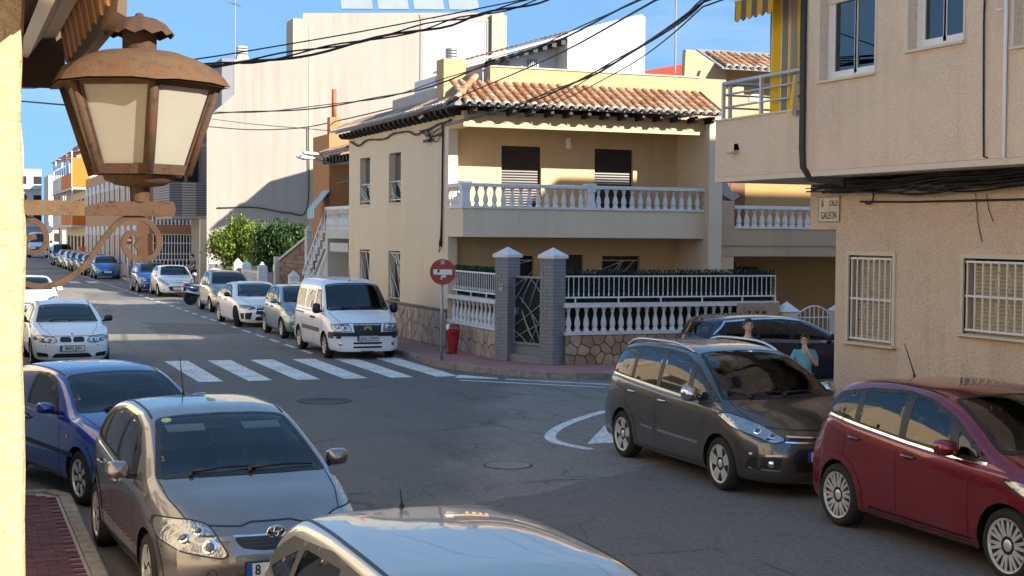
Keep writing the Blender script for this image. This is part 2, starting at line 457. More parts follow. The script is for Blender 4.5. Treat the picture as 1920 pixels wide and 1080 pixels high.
    def hit(s, fr, a, b, off):
        o, d = fr(a, b); p, nrm, i, dist = s.bvh.ray_cast(o, d)
        if p is None or (p-o).length > 4.3:
            p, nrm, i, dist = s.bvh.find_nearest(o + d*2.2)
        if nrm.dot(d) > 0: nrm = -nrm
        return p + nrm*off
    def patch(s, proj, outer, m, name, off=0.003, holes=(), parent=None, step=0.07, cut=None, label=None, r=0.0, thick=0.0):
        fr = s.frame(proj)
        if r: outer = rounded(outer, r)
        sc = 1.0
        if proj in ('ws', 'rw'):
            (y0, z0), (y1, z1) = s.sp[proj]; sc = math.hypot(y1-y0, z1-z0)
        step /= s.res
        loops = [outer] + list(holes); pts = []; edges = []
        for lp in loops:
            st = len(pts); m_ = len(lp)
            for i in range(m_):
                a = np.array(lp[i]); b = np.array(lp[(i+1) % m_]); dd = (b-a)*np.array([1, sc]); k = max(1, int(np.linalg.norm(dd)/step))
                for j in range(k): pts.append(tuple(a+(b-a)*j/k))
            e = len(pts); edges += [(i, i+1 if i+1 < e else st) for i in range(st, e)]
        A = np.array(outer); lo = A.min(0); hi = A.max(0); sy = step/sc
        for x in np.arange(lo[0]+step/2, hi[0], step):
            for y in np.arange(lo[1]+sy/2, hi[1], sy):
                p = (float(x), float(y))
                if inpoly(p, outer) and not any(inpoly(p, h) for h in holes): pts.append(p)
        r_ = delaunay_2d_cdt([Vector(p) for p in pts], edges, [], 0, 1e-5)
        vs, fs = r_[0], r_[2]; keep = []
        for f in fs:
            c = (sum(vs[i].x for i in f)/len(f), sum(vs[i].y for i in f)/len(f))
            if inpoly(c, outer) and not any(inpoly(c, h) for h in holes): keep.append(tuple(f))
        V = [s.hit(fr, v.x, v.y, off) for v in vs]
        mb = MB(); d0 = fr(0, 0)[1]
        fixed = []
        for f in keep:
            n_ = (V[f[1]]-V[f[0]]).cross(V[f[2]]-V[f[0]]); fixed.append(f if n_.dot(d0) < 0 else f[::-1])
        mb.add(V, fixed)
        if cut: s.cut.append((proj, grow(outer, cut) if cut != 0 else outer))
        o = mb.build(name, m, parent or s.root, True)
        if label: o['label'] = label
        return o
    def strip(s, proj, path, w, m, name, off=0.004, parent=None, join=None):
        """a ribbon of width w along a 2-D path laid on the body"""
        fr = s.frame(proj); P = [np.array(p, float) for p in path]; Q = []
        for a, b in zip(P, P[1:]):
            k = max(1, int(np.linalg.norm(b-a)/0.08))
            Q += [a+(b-a)*j/k for j in range(k)]
        Q.append(P[-1]); mb = join or MB(); V = []; d0 = fr(0, 0)[1]
        for i, p in enumerate(Q):
            t = Q[min(i+1, len(Q)-1)]-Q[max(i-1, 0)]; t = t/np.linalg.norm(t); n_ = np.array([-t[1], t[0]])*w/2
            V += [s.hit(fr, *(p+n_), off), s.hit(fr, *(p-n_), off)]
        Fc = []
        for i in range(len(Q)-1):
            f = (2*i, 2*i+1, 2*i+3, 2*i+2); n_ = (V[f[1]]-V[f[0]]).cross(V[f[2]]-V[f[0]]); Fc.append(f if n_.dot(d0) < 0 else f[::-1])
        mb.add(V, Fc)
        return None if join is not None else mb.build(name, m, parent or s.root, True)
    def at(s, proj, a, b, off=0.0):
        fr = s.frame(proj); o, d = fr(a, b); p, nrm, i, dist = s.bvh.ray_cast(o, d)
        if p is None: p, nrm, i, dist = s.bvh.find_nearest(o+d*2.2)
        if nrm.dot(d) > 0: nrm = -nrm
        return p+nrm*off, nrm
    # --- finishing -------------------------------------------------------------------
    def finish(s, paint, name='body'):
        sp = s.sp; wc = s.wheels_y; Ra = sp.get('arch', sp['R']+0.045); keep = []
        cz = sp['R']
        P = s.V
        side = [p for p in s.cut if p[0] in ('left', 'right')]; other = [p for p in s.cut if p[0] in ('ws', 'rw')]
        fr2 = {}
        for pr in ('ws', 'rw'):
            if pr in sp:
                (y0, z0), (y1, z1) = sp[pr]; d = np.array([y1-y0, z1-z0]); fr2[pr] = (np.array([y0, z0]), d, d@d)
        def dead(f):
            vs = [P[i] for i in f]; c = [sum(v[k] for v in vs)/len(vs) for k in range(3)]
            if abs(c[0]) > 0.52*s.hw and c[2] < Ra+cz+0.05:
                for wy in wc:
                    if any(math.hypot(v[1]-wy, v[2]-cz) < Ra for v in vs): return True
            for pr, poly in side:
                if (c[0] < 0) == (pr == 'left') and abs(c[0]) > 0.3 and all(inpoly((v[1], v[2]), poly) for v in vs): return True
            for pr, poly in other:
                o, d, dd = fr2[pr]; ok = True
                for v in vs:
                    q = np.array([v[1], v[2]])-o; t = (q@d)/dd; dist = abs(q[0]*d[1]-q[1]*d[0])/math.sqrt(dd)
                    if dist > 0.25 or not inpoly((v[0], t), poly): ok = False; break
                if ok: return True
            return False
        keep = [f for f in s.F if not dead(f)]
        mb = MB(); mb.v = list(P); mb.f = keep; b = mb.build(name, paint, s.root, True)
        # lining on the inside of the shell, dark cloth
        used = sorted({i for f in keep for i in f}); mp = {i: k for k, i in enumerate(used)}
        li = MB(); li.v = [tuple(Vector(P[i]) - s.vn[i]*0.022) for i in used]; li.f = [tuple(mp[i] for i in f)[::-1] for f in keep]
        li.build('lining', M['interior'], s.root, True)
        # wheel arch lips
        for sd in ('left', 'right'):
            for wy in wc:
                a0, a1 = -14, 194; n = 30
                zmin = sp.get('zb', 0.2)+0.012
                ring_o = [(wy+(Ra+0.085)*math.cos(R(a0+(a1-a0)*i/n)), max(zmin, cz+(Ra+0.085)*math.sin(R(a0+(a1-a0)*i/n)))) for i in range(n+1)]
                ring_i = [(wy+Ra*math.cos(R(a1+(a0-a1)*i/n)), max(zmin, cz+Ra*math.sin(R(a1+(a0-a1)*i/n)))) for i in range(n+1)]
                s.patch(sd, ring_o+ring_i, sp.get('arch_mat', paint), 'wheel_arch', 0.005, step=0.05)
                w = MB(); sg = -1 if sd == 'left' else 1      # the well behind the wheel
                pts = [(wy+(Ra+0.03)*math.cos(R(t)), cz+(Ra+0.03)*math.sin(R(t))) for t in range(-10, 191, 10)]
                x0, x1 = sg*s.hw*0.985, sg*(s.hw-0.32); k0 = len(w.v)
                xs = []
                for (y, z) in pts:
                    w.v.append((x1, y, z))
                    p, _ = s.at(sd, y, z, -0.008); w.v.append((p.x, y, z))
                for i in range(len(pts)-1): w.f.append((2*i, 2*i+1, 2*i+3, 2*i+2))
                w.v.append((x1, wy, cz)); c = len(w.v)-1
                for i in range(len(pts)-1): w.f.append((2*i, 2*i+2, c))
                w.build('wheel_well', M['black'], s.root, True, 60)
        return b
    def wheels(s, style='5', hub=None, steer=0.0, mesh=None, tw=0.2):
        sp = s.sp; Rw = sp['R']; y0 = sp['fo']; s.wheels_y = (y0, y0+sp['wb']); rr = sp.get('rim', 0.66)*Rw
        if mesh is None: mesh = wheel_meshes(Rw, rr, style, tw)
        tb, rm, bm = mesh
        for sd in (-1, 1):
            for k, wy in enumerate(s.wheels_y):
                w = link('wheel', bm, s.root, loc=(sd*(s.hw-0.025), wy, Rw)); a = steer if k == 0 else 0
                w.rotation_euler = (0, 0, (math.pi if sd > 0 else 0)+a)
                t = link('tyre', tb, w); q = link('rim', rm, w); q.rotation_euler = (random.uniform(0, 1.2), 0, 0)
        return mesh
    def seats(s, ys, zseat=0.42, xs=(-0.36, 0.36), top=1.12, m=None, wheel=True, dash=None, lhd=True):
        sp = s.sp; m = m or M['seat']
        for y in ys:
            for x in xs:
                mb = MB(); prof = [(-0.24, 0), (0.24, 0), (0.25, 0.12), (-0.25, 0.12)]
                mb.prism([(x-0.25, y-0.5, zseat-0.12), (x+0.25, y-0.5, zseat-0.12), (x+0.25, y-0.5, zseat+0.04), (x-0.25, y-0.5, zseat+0.04)], (0, 0.52, 0))
                hz = top-zseat
                sec = [(-0.25, 0.0), (-0.25, hz*0.55), (-0.2, hz*0.72), (-0.12, hz*0.76), (-0.115, hz*0.8), (-0.125, hz*0.97), (-0.09, hz), (0.09, hz), (0.125, hz*0.97), (0.115, hz*0.8), (0.12, hz*0.76), (0.2, hz*0.72), (0.25, hz*0.55), (0.25, 0.0)]
                mb.prism([(x+a, y+b*0.28, zseat+b) for a, b in sec], (0, 0.11, 0.0))
                mb.build('seat', m, s.root)
        fl = MB(); yf = sp['top'][0][0]+1.0; fl.box(-s.hw*0.86, s.hw*0.86, sp['fo']+0.4, s.L-0.55, sp.get('zb', 0.2)+0.02, sp.get('zb', 0.2)+0.06); fl.build('cabin_floor', M['interior'], s.root)
        if dash:
            y, z = dash
            d = MB(); d.prism([(-s.hw*0.84, y-0.35, z-0.02), (-s.hw*0.84, y+0.18, z-0.06), (-s.hw*0.84, y+0.26, z-0.16), (-s.hw*0.84, y+0.2, z-0.42), (-s.hw*0.84, y-0.35, z-0.42)], (s.hw*1.68, 0, 0))
            d.build('dashboard', M['interior'], s.root)
            if wheel:
                sx = 0.36 if lhd else -0.36       # left-hand drive, seen from the front the wheel is on the right
                Mx = Matrix.Translation((sx, y+0.36, z-0.02)) @ Matrix.Rotation(R(65), 4, 'X')
                t = MB(); t.tube([Mx @ Vector((0.185*math.cos(2*math.pi*i/20), 0.185*math.sin(2*math.pi*i/20), 0)) for i in range(21)], 0.016, 6)
                t.lathe([(0.001, 0.02), (0.07, 0.02), (0.08, 0), (0.07, -0.1), (0.001, -0.1)], 10, M=Mx)
                for a in (0, 180, 270): t.bar(Mx @ Vector((0.05*math.cos(R(a)), 0.05*math.sin(R(a)), 0)), Mx @ Vector((0.18*math.cos(R(a)), 0.18*math.sin(R(a)), 0)), 0.04, 0.015)
                t.build('steering_wheel', M['black'], s.root, True, 50)
    def mirror(s, sd, y, z, m, cap=None, size=(0.20, 0.10, 0.15)):
        sg = -1 if sd == 'left' else 1
        p, _ = s.at(sd, y, z, 0.0); c = p + Vector((sg*0.14, -0.02, 0.07))
        mb = MB(); k = 12; prof = []
        rows = []
        for i in range(7):
            t = i/6; yy = -size[1]*(1-t) + size[1]*0.35*t; rr = [0.05, 0.62, 0.85, 0.96, 1.0, 1.0, 0.97][i]; rows.append((yy, rr))
        for (yy, rr) in rows:
            for j in range(k):
                a = 2*math.pi*j/k; ca, sa = math.cos(a), math.sin(a); e = 0.6
                x_ = math.copysign(abs(ca)**e, ca)*size[0]/2*rr; z_ = math.copysign(abs(sa)**e, sa)*size[2]/2*rr
                mb.v.append(tuple(c+Vector((x_, yy, z_+0.02*x_*sg/0.1*0.2))))
        for i in range(len(rows)-1):
            for j in range(k): mb.f.append((i*k+j, (i+1)*k+j, (i+1)*k+(j+1) % k, i*k+(j+1) % k))
        mb.f.append(tuple(range(k)))
        mi = mb.build('mirror', cap or m, s.root, True, 70)
        ft = MB(); ft.bar(p+Vector((-sg*0.02, 0, 0.0)), c+Vector((-sg*size[0]*0.3, 0.0, -size[2]*0.34)), 0.08, 0.045); ft.build('mirror_arm', M['black'], mi)
        g = MB(); o = len(rows)-1; g.add([Vector(mb.v[o*k+j])+Vector((0, 0.002, 0)) for j in range(k)], [tuple(range(k-1, -1, -1))]); g.build('mirror_glass', M['chrome'], mi)
        return mi
    def plate(s, z, txt=None, proj='front', w=0.52, h=0.115, y=None, x=0.0, eu=True):
        p, nr = s.at(proj, x, z, 0.0); sg = -1 if proj == 'front' else 1
        yy = p.y+sg*0.02
        mb = MB(); mb.box(x-w/2, x+w/2, min(yy, yy-sg*0.02), max(yy, yy-sg*0.02), z-h/2, z+h/2); pl = mb.build('number_plate', M['plate'], s.root)
        bd = MB()
        for (a, b, c, d) in ((-w/2-0.008, w/2+0.008, h/2, h/2+0.01), (-w/2-0.008, w/2+0.008, -h/2-0.01, -h/2), (-w/2-0.01, -w/2, -h/2, h/2), (w/2, w/2+0.01, -h/2, h/2)):
            bd.box(x+a, x+b, yy-0.004, yy+0.012, z+c, z+d)
        bd.build('plate_frame', M['black'], pl)
        if eu:
            e = MB(); e.box(x-w/2+0.002, x-w/2+0.045, yy+sg*0.003-0.001, yy+sg*0.003+0.001, z-h/2+0.003, z+h/2-0.003); e.build('plate_band', M['eu_blue'], pl)
        if txt:
            t = link('plate_lettering', text_mesh(txt, h*0.98, M['ink'], 0.0008, 0.0018), pl)
            t.location = (x+0.022, yy+sg*0.0035, z-0.002); t.rotation_euler = (R(90), 0, 0 if sg < 0 else math.pi); t.scale = (0.82, 1, 1)
        return pl
    def disc(s, proj, a, b, r, m, name, off=0.004, parent=None, dome=0.012, squash=1.0, n=16):
        p, nr = s.at(proj, a, b, off); q = nr.to_track_quat('Z', 'Y').to_matrix().to_4x4()
        mb = MB(); mb.lathe([(r, -0.02), (r, 0.0), (r*0.8, dome*0.6), (0.0005, dome)], n, M=Matrix.Translation(p) @ q @ Matrix.Scale(squash, 4, (1, 0, 0)))
        return mb.build(name, m, parent or s.root, True, 40)
    def handle(s, sd, y, z, m, L=0.2):
        sg = -1 if sd == 'left' else 1; p, _ = s.at(sd, y, z, 0.0)
        rc = s.patch(sd, rounded([(y-L*0.45, z-0.032), (y+L*0.45, z-0.032), (y+L*0.45, z+0.034), (y-L*0.45, z+0.034)], 0.03), M['black'], 'handle_recess', 0.002)
        mb = MB(); x = p.x+sg*0.028
        mb.tube([(p.x, y-L/2, z), (x, y-L*0.38, z+0.002), (x+sg*0.004, y, z+0.004), (x, y+L*0.38, z+0.002), (p.x, y+L/2, z)], [0.012, 0.016, 0.017, 0.016, 0.012], 8)
        return mb.build('door_handle', m, s.root, True)
    def seams(s, items, w=0.010):
        """shut lines of doors, bonnet and bumpers"""
        mb = MB()
        for proj, path in items: s.strip(proj, path, w, None, '', 0.0025, join=mb)
        o = mb.build('shut_lines', M['black'], s.root, True); o['kind'] = 'stuff'; return o
    def wiper(s, a, b):
        """on the windscreen, in windscreen coordinates"""
        pa, n1 = s.at('ws', *a, 0.02); pb, n2 = s.at('ws', *b, 0.016); mid, n3 = s.at('ws', (a[0]+b[0])/2, (a[1]+b[1])/2, 0.03)
        mb = MB(); mb.tube([pa, mid, pb], [0.016, 0.011, 0.007], 5); pc, _ = s.at('ws', a[0], a[1]-0.06, 0.015); mb.tube([pc, pa], [0.022, 0.016], 6)
        return mb.build('wiper', M['black'], s.root, True)
    def glazing(s, band, panes, mat=None, sides=('left', 'right'), rear_dark=None):
        """side glass: a black band with panes let into it"""
        for sd in sides:
            b = s.patch(sd, band, M['black'], 'window_surround', 0.004, holes=[rounded(p, 0.03, 3) for p in panes])
            for k, p in enumerate(panes):
                s.patch(sd, rounded(grow(p, 0.006), 0.03, 3), (rear_dark if (rear_dark and k) else mat) or M['car_glass'], 'side_window', 0.001, cut=0.022)
    def screens(s, ws, rw=None, frit=0.05, mat=None):
        """windscreen (and rear window): glass let into a black border. ws: outer polygon in screen coordinates"""
        for proj, poly in (('ws', ws), ('rw', rw)):
            if not poly: continue
            (y0, z0), (y1, z1) = s.sp[proj]; sc = math.hypot(y1-y0, z1-z0)
            P = [(a, b*sc) for a, b in poly]; inner = [(a, b/sc) for a, b in rounded(grow(P, -frit), 0.08, 4)]
            outer = [(a, b/sc) for a, b in rounded(P, 0.07, 4)]
            nm = 'windscreen' if proj == 'ws' else 'rear_window'
            b = s.patch(proj, outer, M['black'], nm+'_border', 0.004, holes=[inner])
            gl = [(a, b_/sc) for a, b_ in grow([(a, b_*sc) for a, b_ in inner], 0.006)]
            s.patch(proj, gl, mat or M['car_glass'], nm, 0.002)
            s.cut.append((proj, [(a, b_/sc) for a, b_ in grow([(a, b_*sc) for a, b_ in inner], 0.03)]))

def wheel_meshes(Rw, rr, style, tw=0.2):
    """outer face towards -x"""
    Q = Matrix.Rotation(R(-90), 4, 'Y')           # local z -> -x
    t = MB(); h = tw/2
    t.lathe([(rr-0.005, -tw*0.95), (rr+0.02, -tw), (Rw-0.03, -tw), (Rw-0.008, -tw+0.02), (Rw, -tw+0.05), (Rw, -0.05), (Rw-0.008, -0.02), (Rw-0.035, 0.004), (rr+0.03, 0.006), (rr+0.005, -0.004), (rr-0.008, -0.02)], 32, M=Q)
    b = MB(); b.lathe([(rr*0.96, -tw*0.9), (rr*0.96, -0.075), (0.0005, -0.075)], 24, M=Q)
    r = MB(); r.lathe([(rr*0.93, -0.07), (rr*0.93, -0.02), (rr*0.97, -0.006), (rr+0.006, -0.002), (rr+0.004, -0.03)], 32, M=Q)
    ns = {'5': 5, '5t': 5, '7': 7, '10': 10, '20': 10, '6': 6, '9': 9}[style]
    for i in range(ns):
        a = 2*math.pi*i/ns
        subs = [(-0.10, -0.14), (0.10, 0.14)] if style in ('20', '5t') else [(0, 0)]
        wi = {'5': (0.075, 0.105), '5t': (0.078, 0.075), '6': (0.07, 0.085), '7': (0.055, 0.062), '9': (0.05, 0.05), '10': (0.042, 0.040), '20': (0.028, 0.026)}[style]
        for (o1, o2) in subs:
            pts = []
            for (rad, wd, zz, off) in ((rr*0.16, wi[0]*rr/0.21, -0.026, o1), (rr*0.6, (wi[0]+wi[1])/2*rr/0.21, -0.012, (o1+o2)/2), (rr*0.95, wi[1]*rr/0.21, -0.010, o2)):
                ang = a+off; ca, sa = math.cos(ang), math.sin(ang)
                for sgn in (-1, 1):
                    for dz in (0, -0.03):
                        p = Q @ Vector((rad*ca-sgn*wd/2*sa, rad*sa+sgn*wd/2*ca, zz+dz)); pts.append(p)
            fs = []
            for k in (0, 4):
                fs += [(k, k+4, k+6, k+2), (k, k+1, k+5, k+4), (k+2, k+6, k+7, k+3)]
            r.add(pts, fs)
    r.lathe([(rr*0.24, -0.05), (rr*0.24, -0.022), (rr*0.17, -0.012), (0.0005, -0.010)], 14, M=Q)
    return t.mesh('tyre', M['rubber'], True, 45), r.mesh('rim', M['alloy'], True, 35), b.mesh('brake_disc', M['dark_metal'], True, 40)
PAINT = {}
def paints():
    PAINT['warm_grey'] = car_paint('warm_grey_metallic', (0.25,0.222,0.20), 0.75, 0.26)
    PAINT['taupe'] = car_paint('dark_taupe_metallic', (0.105,0.092,0.080), 0.7, 0.30)
    PAINT['red'] = car_paint('dark_red_metallic', (0.20,0.008,0.016), 0.4, 0.25)
    PAINT['blue'] = car_paint('deep_blue', (0.003,0.032,0.25), 0.15, 0.25)
    PAINT['navy'] = car_paint('dark_navy', (0.007,0.014,0.048), 0.4, 0.25)
    PAINT['white'] = car_paint('white_paint_car', (0.84,0.85,0.86), 0.0, 0.35)
    PAINT['silver'] = car_paint('silver_metallic', (0.50,0.46,0.405), 0.8, 0.28)
    PAINT['teal'] = car_paint('pale_green_metallic', (0.25,0.33,0.34), 0.65, 0.3)
    PAINT['kablue'] = car_paint('sky_blue_metallic', (0.035,0.22,0.52), 0.45, 0.28)
    PAINT['midblue'] = car_paint('mid_blue_metallic', (0.008,0.06,0.22), 0.35, 0.28)
    PAINT['black'] = car_paint('black_paint_car', (0.015,0.015,0.017), 0.2, 0.25)
    PAINT['grey'] = car_paint('mid_grey_metallic', (0.20,0.20,0.21), 0.7, 0.3)
paints()

HATCH_NOSE = [(0.15,0.12),(0.3,0.02),(0.5,0.0),(0.66,0.05),(0.85,0.16),(1.6,0.2)]
HATCH_TAIL = [(0.15,0.10),(0.35,0.0),(0.6,0.0),(0.85,0.05),(1.1,0.10),(1.6,0.16)]

def headlight(c, sd, poly, lens=(), m=None, proj='front'):
    sg = -1 if sd == 'left' else 1
    P = [(sg*abs(a), b) for a, b in poly]
    if sg > 0: P = P[::-1]
    rim = c.patch(proj, rounded(grow(P, 0.012), 0.04), M['black'], 'headlight_seal', 0.003, step=0.05)
    h = c.patch(proj, rounded(P, 0.04), m or M['headlight'], 'headlight', 0.006, step=0.05)
    for (a, b, r) in lens:
        c.disc(proj, sg*a, b, r, M['chrome'], 'lamp_ring', 0.008, h, 0.01)
        c.disc(proj, sg*a, b, r*0.66, M['dark_glass_solid'], 'lamp_lens', 0.016, h, 0.02)
    return h
M['dark_glass_solid'] = plain('lamp_lens', (0.10,0.10,0.11), 0.05, 0.3, coat=1.0)
M['chrome_soft'] = plain('satin_trim', (0.62,0.62,0.63), 0.22, 1.0, var=0.04)
M['blue_badge'] = plain('badge_blue', (0.02,0.08,0.30), 0.3, coat=1)
M['sticker'] = plain('sticker_green', (0.30,0.45,0.25), 0.5)

def toyota_like(loc, rz):
    sp = dict(L=4.22, W=1.76, R=0.315, wb=2.60, fo=0.88, rim=0.68,
        top=[(0,0.72),(0.12,0.80),(0.45,0.915),(0.9,1.01),(1.10,1.06),(1.5,1.262),(1.95,1.445),(2.3,1.505),(2.8,1.512),(3.3,1.472),(3.65,1.40),(3.95,1.15),(4.15,0.97),(4.22,0.84)],
        belt=[(0,0.66),(0.3,0.77),(0.9,0.90),(1.3,0.955),(2.2,0.99),(3.2,1.05),(3.8,1.07),(4.1,0.93),(4.22,0.80)],
        wid=[(0,0.84),(0.3,0.94),(0.9,0.985),(2,1),(3.2,0.985),(3.9,0.94),(4.22,0.86)], nose=HATCH_NOSE, tail=HATCH_TAIL, pf=0.36, pr=0.25,
        ws=((1.06,1.04),(1.98,1.455)), rw=((4.06,1.06),(3.68,1.385)))
    c = Car(sp, 'hatchback_car', 'warm grey metallic five-door hatchback with oval-badged nose, nearest whole car by the left kerb', loc, rz, res=1.35)
    paint = PAINT['warm_grey']
    c.wheels('5t')
    c.glazing([(1.44,0.985),(1.9,0.99),(3.45,1.085),(3.62,1.13),(3.32,1.375),(2.8,1.425),(2.3,1.415),(1.95,1.35),(1.62,1.185)],
              [[(1.68,1.015),(2.36,1.04),(2.42,1.385),(2.18,1.375),(1.98,1.325),(1.76,1.21)], [(2.45,1.045),(3.10,1.085),(3.12,1.365),(2.8,1.395),(2.5,1.39)], [(3.15,1.09),(3.46,1.125),(3.28,1.325),(3.16,1.355)]])
    c.screens([(-0.74,0.03),(-0.4,-0.005),(0,-0.015),(0.4,-0.005),(0.74,0.03),(0.575,0.97),(0.3,0.985),(0,0.99),(-0.3,0.985),(-0.575,0.97)],
              [(-0.55,0.08),(0.55,0.08),(0.52,0.95),(-0.52,0.95)], frit=0.045)
    # cowl below the windscreen, wipers
    c.patch('top', rounded([(-0.68,1.075),(-0.35,1.02),(0,1.005),(0.35,1.02),(0.68,1.075),(0.66,1.13),(0,1.075),(-0.66,1.13)], 0.02), M['black'], 'cowl', 0.004)
    c.wiper((-0.45,0.05), (0.12,0.08)); c.wiper((0.05,0.045), (0.62,0.09))
    # bonnet and bumper shut lines
    c.seams([('top', [(-0.72,1.10),(-0.70,0.75),(-0.62,0.40),(-0.5,0.25)]), ('top', [(0.72,1.10),(0.70,0.75),(0.62,0.40),(0.5,0.25)]),
             ('front', [(-0.5,0.775),(-0.25,0.768),(-0.16,0.79),(0.16,0.79),(0.25,0.768),(0.5,0.775)]),
             ('left', [(1.40,0.95),(1.36,0.6),(1.40,0.28)]), ('left', [(2.42,1.02),(2.44,0.6),(2.40,0.28)]), ('left', [(3.2,1.06),(3.28,0.8),(3.08,0.62),(2.98,0.45)]),
             ('left', [(1.40,0.262),(2.98,0.275)]), ('left', [(0.47,0.60),(0.62,0.62)]),
             ('right', [(1.40,0.95),(1.36,0.6),(1.40,0.28)]), ('right', [(2.42,1.02),(2.44,0.6),(2.40,0.28)])])
    for x in (-0.585, 0.585): c.strip('top', [(x*1.02,2.0),(x,2.6),(x*0.97,3.5)], 0.022, M['black'], 'roof_gutter', 0.003)
    for sd in ('left', 'right'):
        h = headlight(c, sd, [(0.385,0.575),(0.43,0.555),(0.70,0.60),(0.835,0.665),(0.83,0.80),(0.60,0.80),(0.49,0.775)], [(0.51,0.635,0.058),(0.57,0.735,0.045),(0.68,0.69,0.048)])
        c.mirror(sd, 1.56, 0.985, paint); c.handle(sd, 2.22, 0.86, paint); c.handle(sd, 3.04, 0.90, paint)
    # nose: grille slot, lower moulding, emblem
    gr = c.patch('front', rounded([(-0.33,0.70),(0.33,0.70),(0.28,0.625),(0.12,0.60),(-0.12,0.60),(-0.28,0.625)], 0.03), M['black'], 'grille', 0.004, step=0.05)
    for k in range(3): c.strip('front', [(-0.29+0.02*k,0.683-0.026*k),(0.29-0.02*k,0.683-0.026*k)], 0.008, M['dark_metal'], 'grille_bar', 0.010, gr)
    c.strip('front', [(-0.33,0.71),(0.33,0.71)], 0.012, M['chrome_soft'], 'grille_trim', 0.008, gr)
    p, nr = c.at('front', 0, 0.72, 0.014); e = MB()
    for (rx, rz_, dz) in ((0.072,0.048,0), (0.050,0.018,0.018), (0.018,0.040,0.004)):
        e.tube([(p.x+rx*math.cos(2*math.pi*i/24), p.y-0.012+abs(dz)*0.3, p.z+dz+rz_*math.sin(2*math.pi*i/24)) for i in range(25)], 0.0065, 6)
    eb = e.build('emblem', M['chrome'], c.root, True)
    d = MB(); d.lathe([(0.07, 0), (0.068, 0.006), (0.0005, 0.008)], 24, M=Matrix.Translation((p.x, p.y-0.001, p.z)) @ Matrix.Rotation(R(90), 4, 'X') @ Matrix.Scale(0.66, 4, (0,1,0))); d.build('emblem_backing', M['black'], eb, True)
    c.patch('front', rounded([(-0.34,0.575),(0.34,0.575),(0.30,0.30),(-0.30,0.30)], 0.05), paint, 'bumper_panel', 0.012)
    c.patch('front', rounded([(-0.42,0.36),(0.42,0.36),(0.38,0.24),(-0.38,0.24)], 0.04), M['black'], 'air_intake', 0.014)
    for x in (-0.62, 0.62): c.disc('front', x, 0.33, 0.045, M['dark_glass_solid'], 'fog_lamp', 0.002)
    tc, _ = c.at('front', -0.50, 0.42, 0.003)
    t = MB(); t.tube([(-0.50+0.036*math.cos(2*math.pi*i/20), tc.y+(0.5-0.5*math.cos(2*math.pi*i/20))*0.022-0.012, 0.43+0.036*math.sin(2*math.pi*i/20)) for i in range(21)], 0.003, 4); t.build('tow_eye_cover', M['black'], c.root)
    pl_ = c.plate(0.46, '8')
    for ch in pl_.children:
        if ch.name.startswith('plate_lettering'): ch.location.x = -0.17
    # cabin
    c.seats((2.35,), 0.45, top=1.19, dash=(1.45,1.0)); c.seats((3.15,), 0.45, xs=(-0.38,0.0,0.38), top=1.13)
    for x in (-0.34, 0.34):
        p, n_ = c.at('ws', x, 0.86, -0.035); q, _ = c.at('ws', x, 0.70, -0.035); v = MB()
        w = 0.17; v.prism([(x-w,p.y,p.z),(x+w,p.y,p.z),(x+w*0.96,q.y+0.03,q.z+0.012),(x-w*0.96,q.y+0.03,q.z+0.012)], (0,0.012,-0.012)); v.build('sun_visor', M['visor'], c.root)
    p, n_ = c.at('ws', 0, 0.84, -0.06); v = MB(); v.cbox((0,p.y+0.04,p.z-0.05), (0.22,0.03,0.06)); v.build('rear_view_mirror', M['black'], c.root)
    st = c.disc('ws', -0.49, 0.90, 0.045, M['sticker'], 'inspection_sticker', 0.004, dome=0.0005, squash=1.0)
    p, _ = c.at('top', -0.05, 3.25, 0); a = MB(); a.tube([p, p+Vector((0,0.01,0.03)), p+Vector((0.0,0.16,0.36))], [0.02,0.008,0.004], 6); a.build('aerial', M['black'], c.root, True)
    c.finish(paint); return c
